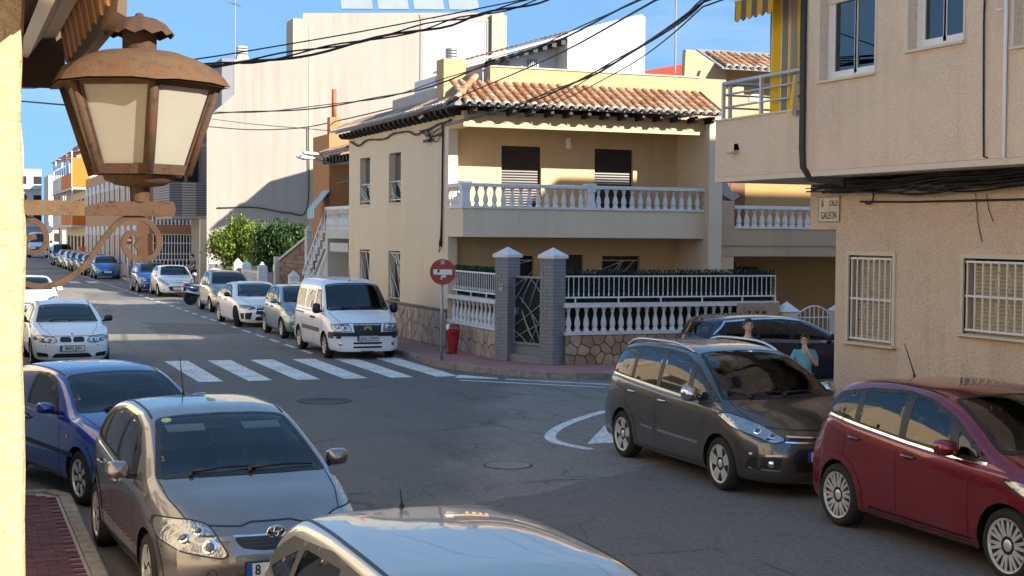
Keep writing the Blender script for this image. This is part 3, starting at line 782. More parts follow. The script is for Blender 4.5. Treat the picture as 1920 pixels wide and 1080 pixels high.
def gen_car(sp, name, label, loc, rz, paint, cat='car', group=None, res=1.0, style='5', wheel_mesh=None, interior=True, lod=0):
    c = Car(sp, name, label, loc, rz, cat, group, res)
    c.wheels(style, mesh=wheel_mesh, steer=sp.get('steer', 0.0))
    if 'band' in sp: c.glazing(sp['band'], sp['panes'], sp.get('glass'), sides=sp.get('gsides', ('left','right')), rear_dark=sp.get('rear_dark'))
    a0, a1 = sp['wsw']
    c.screens([(-a0,0.03),(-a0*0.5,-0.005),(0,-0.015),(a0*0.5,-0.005),(a0,0.03),(a1,0.96),(a1*0.5,0.985),(0,0.99),(-a1*0.5,0.985),(-a1,0.96)],
              [(-sp['rww'][0],0.08),(sp['rww'][0],0.08),(sp['rww'][1],0.94),(-sp['rww'][1],0.94)] if 'rww' in sp else None, frit=sp.get('frit', 0.045))
    y0 = sp['ws'][0][0]; a = a0*0.93
    c.patch('top', rounded([(-a,y0+0.02),(-a*0.5,y0-0.045),(0,y0-0.06),(a*0.5,y0-0.045),(a,y0+0.02),(a*0.96,y0+0.07),(0,y0+0.01),(-a*0.96,y0+0.07)], 0.02), M['black'], 'cowl', 0.004)
    if not lod:
        c.wiper((-a0*0.55,0.05), (a0*0.2,0.085)); c.wiper((a0*0.05,0.045), (a0*0.82,0.10))
    z0 = sp.get('zb', 0.2)+0.07; it = []
    for sd in ('left', 'right'):
        zb_ = pchip(sp['belt']); ds = sp['doors']
        for k, d in enumerate(ds):
            last = (k == len(ds)-1)
            yb = d - (sp.get('dog', 0.18) if last and len(ds) > 2 else 0)
            it.append((sd, [(d, zb_(d)-0.01), (d+0.015, (z0+zb_(d))*0.55), (yb, z0+(0.28 if last and len(ds) > 2 else 0.0))]))
        it.append((sd, [(ds[0], z0), (ds[-1]-(0.3 if len(ds) > 2 else 0.0), z0)]))
    if 'bonnet' in sp:
        for sg in (-1, 1): it.append(('top', [(sg*q, y) for q, y in sp['bonnet']]))
    if 'nose_line' in sp: it.append(('front', [(-q, z) for q, z in sp['nose_line']] + [(q, z) for q, z in sp['nose_line'][::-1]]))
    c.seams(it)
    if 'gutter' in sp:
        w, ya, yb = sp['gutter']
        for sg in (-1, 1): c.strip('top', [(sg*w*1.02,ya),(sg*w*1.02,(ya+yb)/2),(sg*w*0.98,yb)], 0.02, M['black'], 'roof_gutter', 0.003)
    for sd in ('left', 'right'):
        if 'hl' in sp: headlight(c, sd, sp['hl'], sp.get('lens', ()), sp.get('hlm'))
        my, mz = sp['mir']; c.mirror(sd, my, mz, paint, sp.get('mirm'), sp.get('mirs', (0.20,0.10,0.15)))
        for (hy, hz) in sp.get('handles', ()): c.handle(sd, hy, hz, sp.get('hm', paint))
        sg = -1 if sd == 'left' else 1
        for f in sp.get('side', ()):
            if f[0] == 'strip': c.strip(sd, f[1], f[2], f[3], f[4], 0.006)
            else: c.patch(sd, rounded(f[1], 0.02), f[3], f[4], f[2])
        if 'tail_lamp' in sp: c.patch(sd, rounded(sp['tail_lamp'], 0.03), M['red_light'], 'tail_lamp', 0.006)
        if 'rear_lamp' in sp: 
            P = [(sg*a_, b_) for a_, b_ in sp['rear_lamp']]; c.patch('rear', rounded(P if sg > 0 else P[::-1], 0.03), M['red_light'], 'tail_lamp', 0.007)
    for f in sp.get('front', ()):
        kind, geo, m, nm, off = f
        if kind == 'poly': c.patch('front', rounded(geo, 0.035), m, nm, off, step=0.05)
        elif kind == 'strip': c.strip('front', geo, 0.014, m, nm, off)
        elif kind == 'disc': c.disc('front', geo[0], geo[1], geo[2], m, nm, off)
        elif kind == 'pair':
            for sg in (-1, 1): c.patch('front', rounded([(sg*a_, b_) for a_, b_ in (geo if sg > 0 else geo[::-1])], 0.03), m, nm, off, step=0.05)
        elif kind == 'pair_disc':
            for sg in (-1, 1): c.disc('front', sg*geo[0], geo[1], geo[2], m, nm, off)
        elif kind == 'pair_strip':
            for sg in (-1, 1): c.strip('front', [(sg*a_, b_) for a_, b_ in geo], 0.022, m, nm, off)
    if 'plate' in sp: c.plate(*sp['plate'])
    if 'rplate' in sp: c.plate(sp['rplate'][0], sp['rplate'][1], 'rear')
    if interior:
        c.seats(sp['seats'], sp.get('zseat', 0.45), top=sp.get('seat_top', 1.16), dash=sp['dash'])
        p, n_ = c.at('ws', 0, 0.84, -0.06); v = MB(); v.cbox((0, p.y+0.04, p.z-0.05), (0.22, 0.03, 0.06)); v.build('rear_view_mirror', M['black'], c.root)
        if sp.get('visors'):
            for x in (-0.36, 0.36):
                p, n_ = c.at('ws', x, 0.9, -0.035); q, _ = c.at('ws', x, 0.76, -0.035); v = MB(); w = 0.18
                v.prism([(x-w,p.y,p.z),(x+w,p.y,p.z),(x+w*0.96,q.y+0.03,q.z+0.012),(x-w*0.96,q.y+0.03,q.z+0.012)], (0,0.012,-0.012)); v.build('sun_visor', M['visor'], c.root)
    if 'aerial' in sp:
        x, y, h, lean = sp['aerial']; p, _ = c.at('top', x, y, 0)
        a = MB(); a.tube([p-Vector((0,0,0.01)), p+Vector((0,0.01,0.03)), p+Vector((0,lean,h))], [0.022,0.009,0.004], 6); a.build('aerial', M['black'], c.root, True)
    if 'rails' in sp:
        w, ya, yb = sp['rails']
        for sg in (-1, 1):
            pts = []
            for i in range(13):
                t = i/12; y = ya+(yb-ya)*t; p, _ = c.at('top', sg*w*(1.0-0.05*abs(2*t-1)), y, 0); lift = 0.045*min(1, 5*t, 5*(1-t))
                pts.append(p+Vector((0,0,lift+0.005)))
            r = MB(); r.tube(pts, [0.012]+[0.019]*11+[0.012], 8); r.build('roof_rail', M['chrome_soft'], c.root, True)
    c.finish(paint); return c

BLK = M['black']; CHR = M['chrome_soft']
def spec_picasso():
    return dict(L=4.59, W=1.83, R=0.325, wb=2.728, fo=0.95, rim=0.70, zb=0.19,
        top=[(0,0.74),(0.15,0.84),(0.5,0.98),(0.85,1.07),(1.1,1.17),(1.5,1.41),(1.95,1.585),(2.4,1.655),(3.0,1.67),(3.7,1.64),(4.15,1.56),(4.40,1.28),(4.52,1.08),(4.59,0.9)],
        belt=[(0,0.68),(0.3,0.82),(0.8,0.96),(1.2,1.005),(2.2,1.035),(3.3,1.09),(4.0,1.13),(4.4,1.10),(4.59,0.86)],
        wid=[(0,0.82),(0.35,0.95),(0.95,0.99),(2,1),(3.4,0.99),(4.2,0.95),(4.59,0.88)], nose=HATCH_NOSE, tail=HATCH_TAIL, pf=0.42, pr=0.25, tumble=0.33,
        ws=((0.98,1.09),(2.05,1.61)), wsw=(0.80,0.60), rw=((4.46,1.16),(4.19,1.54)), rww=(0.6,0.55), frit=0.04,
        band=[(1.02,1.055),(1.6,1.035),(3.3,1.11),(4.22,1.17),(4.30,1.22),(4.02,1.50),(3.4,1.575),(2.7,1.59),(2.2,1.56),(1.75,1.44)],
        panes=[[(1.22,1.075),(1.70,1.065),(1.78,1.375)], [(1.80,1.07),(2.58,1.095),(2.60,1.55),(2.25,1.525),(1.93,1.455)], [(2.68,1.10),(3.38,1.14),(3.38,1.535),(2.72,1.55)], [(3.46,1.145),(4.14,1.19),(3.96,1.465),(3.47,1.53)]],
        doors=[1.32,2.63,3.55], dog=0.25, bonnet=[(0.74,1.02),(0.71,0.70),(0.60,0.36)], nose_line=[(0.58,0.83),(0.3,0.80),(0.0,0.795)], gutter=(0.60,2.0,4.1),
        hl=[(0.46,0.70),(0.60,0.66),(0.86,0.80),(0.90,0.93),(0.84,0.955),(0.62,0.85)], lens=[(0.58,0.735,0.045),(0.68,0.785,0.05)],
        mir=(1.52,1.05), mirm=M['chrome_soft'], mirs=(0.22,0.11,0.19), handles=[(2.42,0.93),(3.34,0.96)], hm=M['chrome_soft'],
        side=[('strip', [(1.22,1.045),(1.7,1.030),(2.6,1.075),(4.25,1.16)], 0.022, CHR, 'window_trim'), ('strip', [(1.45,0.52),(2.55,0.53)], 0.035, CHR, 'door_moulding'), ('strip', [(2.7,0.53),(3.05,0.54)], 0.035, CHR, 'door_moulding')],
        tail_lamp=[(4.22,0.98),(4.42,0.95),(4.40,1.20),(4.30,1.28)],
        front=[('strip', [(-0.44,0.735),(0,0.715),(0.44,0.735)], M['chrome'], 'grille_bar', 0.012), ('strip', [(-0.47,0.675),(0,0.655),(0.47,0.675)], M['chrome'], 'grille_bar', 0.012),
               ('poly', [(-0.42,0.72),(0.42,0.72),(0.44,0.69),(-0.44,0.69)], BLK, 'grille', 0.004),
               ('poly', [(-0.34,0.60),(0.34,0.60),(0.42,0.50),(0.36,0.33),(-0.36,0.33),(-0.42,0.50)], BLK, 'air_intake', 0.005),
               ('pair', [(0.52,0.50),(0.80,0.50),(0.82,0.36),(0.56,0.34)], BLK, 'fog_lamp_bay', 0.004), ('pair_disc', (0.63,0.42,0.042), M['chrome'], 'fog_lamp', 0.008),
               ('pair_strip', [(0.52,0.525),(0.66,0.52),(0.80,0.53)], M['plate'], 'running_light', 0.010), ('pair_strip', [(0.54,0.345),(0.80,0.365)], CHR, 'bumper_trim', 0.009)],
        plate=(0.515,None), seats=(2.45,), dash=(1.55,1.06), seat_top=1.25, zseat=0.5, visors=True, rails=(0.645,2.1,4.2))

def spec_cmax():
    return dict(L=4.38, W=1.83, R=0.335, wb=2.648, fo=0.92, rim=0.72, zb=0.20,
        top=[(0,0.74),(0.15,0.85),(0.5,0.97),(0.95,1.08),(1.2,1.17),(1.6,1.38),(2.0,1.54),(2.4,1.615),(2.9,1.63),(3.5,1.585),(3.9,1.51),(4.15,1.24),(4.3,1.06),(4.38,0.92)],
        belt=[(0,0.68),(0.3,0.83),(0.9,0.97),(1.4,1.00),(2.2,1.045),(3.2,1.115),(3.9,1.165),(4.2,1.08),(4.38,0.88)],
        wid=[(0,0.82),(0.35,0.95),(0.95,0.99),(2,1),(3.2,0.99),(4.0,0.95),(4.38,0.87)], nose=HATCH_NOSE, tail=HATCH_TAIL, pf=0.42, pr=0.30, tumble=0.36,
        ws=((1.10,1.13),(2.06,1.56)), wsw=(0.76,0.60), rw=((4.2,1.16),(3.93,1.49)), rww=(0.58,0.52),
        band=[(1.18,1.03),(1.7,1.03),(2.4,1.07),(3.2,1.135),(3.86,1.20),(3.95,1.235),(3.70,1.43),(3.2,1.515),(2.6,1.545),(2.2,1.50),(1.8,1.37)],
        panes=[[(1.30,1.055),(1.62,1.06),(1.70,1.265)], [(1.74,1.065),(2.44,1.10),(2.45,1.505),(2.2,1.47),(1.88,1.36)], [(2.54,1.105),(3.22,1.16),(3.24,1.475),(2.58,1.51)], [(3.31,1.17),(3.82,1.225),(3.64,1.395),(3.32,1.465)]],
        glass=None, doors=[1.42,2.52,3.42], dog=0.25, bonnet=[(0.72,1.08),(0.70,0.7),(0.6,0.36)], nose_line=[(0.5,0.80),(0,0.80)], gutter=(0.60,2.1,3.9),
        hl=[(0.44,0.72),(0.62,0.66),(0.87,0.80),(0.90,0.93),(0.80,0.90),(0.6,0.82)], lens=[(0.62,0.75,0.045)], mir=(1.66,1.05), mirs=(0.22,0.11,0.15), handles=[(2.32,0.93),(3.24,0.99)],
        side=[('strip', [(1.22,1.022),(1.7,1.020),(2.4,1.06),(3.2,1.125),(3.86,1.19),(3.965,1.235),(3.90,1.30)], 0.024, M['chrome'], 'window_trim'), ('strip', [(1.35,0.27),(3.0,0.28)], 0.09, BLK, 'sill_moulding')],
        tail_lamp=[(4.02,0.98),(4.22,0.93),(4.24,1.10),(4.12,1.19),(4.03,1.14)],
        front=[('poly', [(-0.42,0.66),(0.42,0.66),(0.30,0.42),(-0.30,0.42)], BLK, 'grille', 0.005)],
        plate=(0.4,None), seats=(2.45,), dash=(1.6,1.06), seat_top=1.25, zseat=0.5, aerial=(-0.0,3.45,0.34,0.19))

def spec_golf():
    return dict(L=4.15, W=1.735, R=0.31, wb=2.51, fo=0.87, rim=0.66, zb=0.20,
        top=[(0,0.72),(0.12,0.80),(0.5,0.90),(1.0,0.985),(1.25,1.03),(1.55,1.19),(1.95,1.37),(2.25,1.43),(2.7,1.445),(3.3,1.42),(3.62,1.36),(3.95,1.03),(4.1,0.92),(4.15,0.8)],
        belt=[(0,0.66),(0.3,0.77),(1.0,0.90),(1.4,0.925),(2.4,0.945),(3.4,0.965),(3.9,0.96),(4.15,0.76)],
        wid=[(0,0.88),(0.3,0.95),(0.9,0.99),(2,1),(3.2,0.99),(3.9,0.95),(4.15,0.90)], nose=HATCH_NOSE, tail=HATCH_TAIL, pf=0.26, pr=0.2, tumble=0.34,
        ws=((1.18,1.01),(2.0,1.385)), wsw=(0.71,0.58), rw=((3.93,1.04),(3.64,1.345)), rww=(0.58,0.52),
        band=[(1.52,0.95),(2.65,0.965),(2.68,1.36),(2.3,1.365),(2.02,1.315),(1.72,1.14)],
        panes=[[(1.64,0.985),(2.58,0.995),(2.60,1.335),(2.28,1.335),(2.06,1.285),(1.78,1.12)]],
        doors=[1.42,2.68], bonnet=[(0.70,1.12),(0.68,0.7),(0.6,0.2)], nose_line=[(0.62,0.74),(0,0.74)], gutter=(0.575,2.0,3.6),
        hl=[(0.44,0.59),(0.78,0.60),(0.80,0.73),(0.48,0.74)], lens=[(0.56,0.665,0.055),(0.69,0.665,0.055)], mir=(1.62,0.96), mirs=(0.2,0.1,0.13), handles=[(2.52,0.83)],
        side=[('strip', [(1.0,0.55),(1.40,0.55)], 0.05, BLK, 'rub_strip'), ('strip', [(1.44,0.55),(2.66,0.555)], 0.05, BLK, 'rub_strip'), ('strip', [(1.55,0.965),(2.62,0.978)], 0.014, CHR, 'window_trim'),
              ('poly', [(1.13,0.73),(1.21,0.73),(1.21,0.765),(1.13,0.765)], 0.008, M['amber'], 'side_repeater')],
        front=[('poly', [(-0.4,0.72),(0.4,0.72),(0.38,0.62),(-0.38,0.62)], BLK, 'grille', 0.004)], plate=(0.42,None), seats=(2.4,), dash=(1.6,0.98), seat_top=1.20, zseat=0.46)

def spec_bmw():
    return dict(L=4.24, W=1.75, R=0.315, wb=2.66, fo=0.76, rim=0.68, zb=0.18,
        top=[(0,0.68),(0.12,0.77),(0.5,0.875),(1.0,0.95),(1.35,1.0),(1.7,1.16),(2.15,1.34),(2.5,1.41),(2.9,1.42),(3.4,1.385),(3.75,1.32),(4.05,1.03),(4.18,0.93),(4.24,0.8)],
        belt=[(0,0.62),(0.3,0.74),(1.0,0.87),(1.5,0.915),(2.4,0.94),(3.4,0.98),(4.0,0.97),(4.24,0.76)],
        wid=[(0,0.86),(0.3,0.95),(0.8,0.99),(2,1),(3.2,0.99),(3.9,0.95),(4.24,0.88)], nose=HATCH_NOSE, tail=HATCH_TAIL, pf=0.28, pr=0.22, tumble=0.38,
        ws=((1.28,0.985),(2.2,1.355)), wsw=(0.70,0.56), rw=((4.03,1.05),(3.77,1.30)), rww=(0.55,0.5),
        band=[(1.62,0.945),(2.4,0.955),(3.3,0.995),(3.6,1.04),(3.3,1.27),(2.8,1.345),(2.4,1.325),(2.1,1.26),(1.8,1.10)],
        panes=[[(1.78,0.975),(2.5,0.985),(2.52,1.30),(2.35,1.29),(2.12,1.225),(1.9,1.11)], [(2.57,0.99),(3.22,1.02),(3.16,1.25),(2.8,1.305),(2.6,1.30)], [(3.27,1.025),(3.45,1.05),(3.27,1.20)]],
        doors=[1.55,2.54,3.3], bonnet=[(0.66,1.22),(0.6,0.7),(0.42,0.15)], nose_line=[(0.4,0.72),(0,0.72)], gutter=(0.56,2.2,3.7),
        hl=[(0.33,0.60),(0.42,0.575),(0.66,0.60),(0.80,0.655),(0.77,0.71),(0.62,0.725),(0.37,0.70)], lens=[(0.46,0.65,0.052),(0.61,0.655,0.05)], hlm=M['headlight_dark'],
        mir=(1.72,0.955), mirm=BLK, handles=[(2.35,0.83),(3.1,0.86)],
        front=[('pair', [(0.02,0.59),(0.25,0.59),(0.265,0.63),(0.25,0.70),(0.04,0.70),(0.018,0.65)], BLK, 'kidney_grille', 0.008), ('poly', [(-0.36,0.34),(0.36,0.34),(0.44,0.25),(-0.44,0.25)], BLK, 'air_intake', 0.006),
               ('pair', [(0.52,0.34),(0.76,0.37),(0.72,0.27),(0.5,0.26)], BLK, 'air_intake', 0.006), ('disc', (0,0.755,0.042), M['chrome'], 'badge_ring', 0.004), ('disc', (0,0.755,0.033), M['blue_badge'], 'badge', 0.012), ('pair_disc', (0.56,0.53,0.02), M['chrome_soft'], 'washer_cap', 0.004)],
        plate=(0.455,'8602 JJW'), seats=(2.5,), dash=(1.75,0.97), seat_top=1.16, zseat=0.42)
M['headlight_dark'] = plain('smoked_headlight', (0.30,0.30,0.30), 0.15, 0.7, var=0.5, scale=14, bmp=0.8, bscale=18, coat=1.0)

def spec_van():
    return dict(L=4.44, W=1.81, R=0.315, wb=2.824, fo=0.86, rim=0.62, zb=0.20,
        top=[(0,0.86),(0.08,0.95),(0.35,1.08),(0.75,1.18),(0.95,1.27),(1.25,1.52),(1.6,1.80),(1.85,1.89),(2.3,1.93),(3.2,1.94),(4.0,1.92),(4.3,1.87),(4.40,1.5),(4.44,1.0)],
        belt=[(0,0.80),(0.25,0.95),(0.8,1.07),(1.3,1.10),(2.5,1.12),(4.2,1.12),(4.44,0.96)],
        wid=[(0,0.90),(0.3,0.96),(0.9,0.995),(2,1),(4.0,0.99),(4.44,0.95)], nose=[(0.15,0.06),(0.3,0.0),(0.6,0.0),(0.85,0.06),(1.1,0.16),(2.0,0.2)], tail=[(0.15,0.05),(0.4,0),(1.0,0.0),(1.9,0.05)], pf=0.24, pr=0.10, tumble=0.20, crown=0.10,
        ws=((0.84,1.20),(1.66,1.83)), wsw=(0.80,0.68), frit=0.03,
        band=[(1.12,1.13),(1.95,1.14),(1.95,1.66),(1.62,1.64)], panes=[[(1.24,1.16),(1.90,1.17),(1.90,1.62),(1.64,1.60)]],
        doors=[1.08,2.02,3.2], dog=0.0, bonnet=[(0.78,0.84),(0.74,0.5),(0.6,0.12)], nose_line=[(0.6,0.885),(0,0.885)],
        hl=[(0.40,0.70),(0.80,0.70),(0.83,0.86),(0.44,0.865)], lens=[(0.55,0.785,0.06),(0.69,0.785,0.045)], mir=(1.22,1.14), mirm=BLK, mirs=(0.2,0.12,0.26), handles=[(1.9,0.95),(2.15,0.95)], hm=BLK,
        side=[('strip', [(1.30,0.66),(3.2,0.66)], 0.11, BLK, 'door_moulding'), ('poly', [(2.15,1.17),(2.95,1.17),(2.95,1.62),(2.15,1.62)], 0.006, M['dark_glass'], 'side_window'), ('poly', [(3.2,1.17),(4.1,1.17),(4.06,1.62),(3.2,1.62)], 0.006, M['dark_glass'], 'side_window'),
              ('strip', [(3.05,1.02),(4.2,1.02)], 0.035, BLK, 'door_rail'), ('poly', [(0.1,0.52),(0.50,0.52),(0.50,0.68),(0.1,0.68)], 0.005, BLK, 'bumper_moulding')],
        front=[('poly', [(-0.33,0.665),(0.33,0.665),(0.355,0.875),(-0.355,0.875)], BLK, 'grille', 0.006), ('poly', [(-0.84,0.575),(0.84,0.575),(0.84,0.675),(-0.84,0.675)], BLK, 'bumper_moulding', 0.012),
               ('strip', [(-0.10,0.72),(0,0.79),(0.10,0.72)], M['chrome'], 'chevron', 0.018), ('strip', [(-0.10,0.765),(0,0.835),(0.10,0.765)], M['chrome'], 'chevron', 0.018),
               ('poly', [(-0.36,0.43),(0.36,0.43),(0.36,0.385),(-0.36,0.385)], BLK, 'air_intake', 0.006), ('poly', [(-0.36,0.335),(0.36,0.335),(0.36,0.29),(-0.36,0.29)], BLK, 'air_intake', 0.006), ('pair_disc', (0.66,0.39,0.055), M['chrome_soft'], 'fog_lamp', 0.004)],
        plate=(0.53,'2632 DNW'), seats=(2.0,), dash=(1.3,1.15), seat_top=1.42, zseat=0.62, aerial=(0.0,1.78,0.40,-0.03))

def spec_small(h=1.5, L=3.95, W=1.69, kind='c3'):
    """tall small hatchback; kind tunes nose and glass"""
    k = h/1.5
    return dict(L=L, W=W, R=0.30, wb=2.45*L/3.95, fo=0.78, rim=0.64, zb=0.2,
        top=[(0,0.70),(0.1,0.80),(0.4,0.94*k),(0.75,1.02*k),(0.95,1.09*k),(1.35,1.32*k),(1.7,1.445*k),(2.1,1.495*k),(2.6,1.50*k),(3.1,1.46*k),(3.4*L/3.95,1.40*k),(3.7*L/3.95,1.12*k),(3.85*L/3.95,0.98*k),(L,0.82)],
        belt=[(0,0.66),(0.25,0.79),(0.8,0.93*k),(1.2,0.955*k),(2.2,0.97*k),(3.2*L/3.95,1.01*k),(3.7*L/3.95,0.98*k),(L,0.78)],
        wid=[(0,0.84),(0.3,0.94),(0.8,0.99),(2,1),(3.0,0.985),(3.6*L/3.95,0.94),(L,0.86)], nose=HATCH_NOSE, tail=HATCH_TAIL, pf=0.34, pr=0.25, tumble=0.35,
        ws=((0.88,1.07*k),(1.78,1.455*k)), wsw=(0.70,0.55), rw=((3.75*L/3.95,1.08*k),(3.43*L/3.95,1.385*k)), rww=(0.54,0.5),
        band=[(1.18,0.98*k),(2.2,0.99*k),(3.2*L/3.95,1.035*k),(3.42*L/3.95,1.1*k),(3.05*L/3.95,1.36*k),(2.5,1.415*k),(2.0,1.405*k),(1.65,1.31*k)],
        panes=[[(1.36,1.0*k),(2.12,1.01*k),(2.14,1.375*k),(1.95,1.365*k),(1.68,1.28*k)], [(2.20,1.015*k),(2.85*L/3.95,1.045*k),(2.85*L/3.95,1.34*k),(2.22,1.375*k)], [(2.92*L/3.95,1.05*k),(3.26*L/3.95,1.10*k),(2.98*L/3.95,1.31*k)]],
        doors=[1.12,2.17,2.95*L/3.95], dog=0.2, bonnet=[(0.66,0.92),(0.62,0.6),(0.5,0.2)], nose_line=[(0.5,0.76),(0,0.76)],
        hl=[(0.42,0.62),(0.56,0.59),(0.80,0.68),(0.82,0.80),(0.70,0.82),(0.50,0.74)], lens=[(0.56,0.67,0.05)], mir=(1.3,0.985*k), handles=[(2.0,0.86*k),(2.8*L/3.95,0.88*k)],
        front=[('poly', [(-0.36,0.62),(0.36,0.62),(0.32,0.56),(-0.32,0.56)], BLK, 'grille', 0.004), ('poly', [(-0.42,0.38),(0.42,0.38),(0.38,0.27),(-0.38,0.27)], BLK, 'air_intake', 0.005), ('pair_disc', (0.58,0.36,0.04), M['chrome_soft'], 'fog_lamp', 0.003)],
        plate=(0.47,None), seats=(2.05,), dash=(1.3,1.0*k), seat_top=1.18*k, zseat=0.46)

def spec_coupe():
    """low four-door saloon with a star-nosed grille"""
    return dict(L=4.69, W=1.83, R=0.33, wb=2.73, fo=0.92, rim=0.74, zb=0.16, steer=R(-26),
        top=[(0,0.66),(0.15,0.76),(0.6,0.88),(1.1,0.95),(1.4,1.0),(1.8,1.19),(2.2,1.35),(2.6,1.425),(3.0,1.42),(3.5,1.33),(4.0,1.13),(4.4,1.01),(4.6,0.96),(4.69,0.8)],
        belt=[(0,0.60),(0.3,0.72),(1.1,0.87),(1.6,0.93),(2.6,0.96),(3.6,1.0),(4.3,0.98),(4.69,0.76)],
        wid=[(0,0.82),(0.35,0.94),(0.95,0.99),(2,1),(3.4,0.99),(4.2,0.94),(4.69,0.84)], nose=HATCH_NOSE, tail=HATCH_TAIL, pf=0.40, pr=0.3, tumble=0.40,
        ws=((1.32,0.985),(2.25,1.365)), wsw=(0.72,0.54), rw=((4.15,1.085),(3.4,1.355)), rww=(0.55,0.46),
        band=[(1.6,0.955),(2.6,0.975),(3.6,1.03),(3.75,1.08),(3.2,1.29),(2.7,1.34),(2.4,1.325),(2.05,1.22)],
        panes=[[(1.82,0.985),(2.58,1.0),(2.6,1.31),(2.4,1.295),(2.12,1.20)], [(2.66,1.005),(3.5,1.05),(3.12,1.26),(2.68,1.31)]],
        doors=[1.55,2.62,3.5], bonnet=[(0.68,1.24),(0.64,0.7),(0.5,0.2)], nose_line=[(0.45,0.72),(0,0.72)],
        hl=[(0.42,0.62),(0.60,0.58),(0.86,0.66),(0.87,0.72),(0.66,0.715),(0.44,0.68)], lens=[(0.6,0.645,0.03)], hlm=M['headlight_dark'], mir=(1.72,0.955), mirm=BLK, handles=[(2.4,0.84),(3.3,0.87)],
        front=[('poly', [(-0.36,0.68),(0.36,0.68),(0.42,0.44),(-0.42,0.44)], BLK, 'grille', 0.005), ('disc', (0,0.56,0.07), M['chrome'], 'badge_ring', 0.008), ('strip', [(-0.38,0.56),(0.38,0.56)], M['chrome'], 'grille_bar', 0.010),
               ('pair', [(0.52,0.50),(0.84,0.46),(0.80,0.28),(0.56,0.27)], BLK, 'air_intake', 0.006), ('poly', [(-0.4,0.36),(0.4,0.36),(0.44,0.24),(-0.44,0.24)], BLK, 'air_intake', 0.005)],
        plate=(0.38,None), seats=(2.55,), dash=(1.8,0.98), seat_top=1.17, zseat=0.4)

def spec_modus():
    s = spec_small(1.59, 3.80, 1.70); s['hl'] = [(0.40,0.66),(0.50,0.60),(0.80,0.64),(0.82,0.78),(0.66,0.82)]; s['lens'] = [(0.52,0.70,0.05),(0.68,0.71,0.05)]
    s['front'] = [('poly', [(-0.34,0.56),(0.34,0.56),(0.36,0.49),(-0.36,0.49)], BLK, 'bumper_slot', 0.006), ('poly', [(-0.4,0.36),(0.4,0.36),(0.36,0.24),(-0.36,0.24)], BLK, 'air_intake', 0.005)]; return s

def spec_207():
    s = spec_small(1.47, 4.03, 1.75); s['hl'] = [(0.40,0.58),(0.52,0.555),(0.82,0.74),(0.83,0.83),(0.74,0.84)]; s['lens'] = [(0.56,0.64,0.05),(0.68,0.72,0.04)]
    s['front'] = [('poly', [(-0.44,0.50),(0.44,0.50),(0.36,0.30),(-0.36,0.30)], BLK, 'grille', 0.006), ('strip', [(-0.34,0.29),(0,0.275),(0.34,0.29)], M['chrome'], 'grille_bar', 0.010), ('pair_disc', (0.64,0.36,0.045), M['chrome_soft'], 'fog_lamp', 0.003)]
    s['plate'] = (0.40,None); return s

def spec_ka():
    s = spec_small(1.50, 3.62, 1.66); s['hl'] = [(0.44,0.62),(0.60,0.58),(0.80,0.72),(0.80,0.84),(0.64,0.76)]; s['lens'] = [(0.62,0.68,0.05)]
    s['front'] = [('poly', [(-0.42,0.52),(0.42,0.52),(0.34,0.34),(-0.34,0.34)], BLK, 'grille', 0.006), ('pair_disc', (0.60,0.42,0.04), M['chrome_soft'], 'fog_lamp', 0.003)]
    s['plate'] = (0.46,None); return s

def spec_estate():
    return dict(L=4.50, W=1.81, R=0.32, wb=2.708, fo=0.89, rim=0.68, zb=0.19,
        top=[(0,0.70),(0.12,0.79),(0.5,0.90),(0.95,0.99),(1.15,1.04),(1.6,1.26),(2.0,1.42),(2.4,1.49),(3.0,1.515),(3.7,1.495),(4.05,1.45),(4.3,1.18),(4.43,1.0),(4.50,0.85)],
        belt=[(0,0.66),(0.3,0.77),(0.95,0.91),(1.4,0.955),(2.4,0.99),(3.4,1.03),(4.1,1.05),(4.35,1.0),(4.50,0.82)],
        wid=[(0,0.82),(0.35,0.94),(0.9,0.985),(2,1),(3.4,0.985),(4.1,0.94),(4.50,0.86)], nose=HATCH_NOSE, tail=HATCH_TAIL, pf=0.36, pr=0.30, tumble=0.38,
        ws=((1.08,1.02),(2.05,1.43)), wsw=(0.72,0.56), rw=((4.33,1.10),(4.08,1.42)), rww=(0.58,0.53), glass=M['dark_glass'],
        band=[(1.40,0.985),(2.2,1.005),(3.2,1.05),(3.95,1.09),(4.08,1.15),(3.86,1.38),(3.2,1.425),(2.6,1.43),(2.2,1.385),(1.72,1.18)],
        panes=[[(1.62,1.015),(2.38,1.035),(2.40,1.395),(2.2,1.36),(1.80,1.19)], [(2.48,1.04),(3.16,1.075),(3.16,1.395),(2.52,1.405)], [(3.24,1.08),(3.92,1.12),(3.78,1.36),(3.24,1.39)]],
        doors=[1.36,2.43,3.28], dog=0.22, bonnet=[(0.70,1.06),(0.66,0.7),(0.55,0.2)],
        hl=[(0.44,0.64),(0.60,0.60),(0.82,0.70),(0.83,0.79),(0.6,0.75)], mir=(1.54,0.99), handles=[(2.28,0.87),(3.12,0.90)],
        side=[('strip', [(1.45,0.975),(2.2,0.997),(3.2,1.04),(3.97,1.08),(4.11,1.15),(3.88,1.395),(3.2,1.44),(2.6,1.445),(2.15,1.40)], 0.026, CHR, 'window_trim')],
        tail_lamp=[(4.10,0.90),(4.38,0.88),(4.36,1.0),(4.14,1.03)], rear_lamp=[(0.42,0.90),(0.80,0.90),(0.80,1.0),(0.46,0.98)], rplate=(0.62,None), seats=(2.4,), dash=(1.5,1.0), seat_top=1.2)

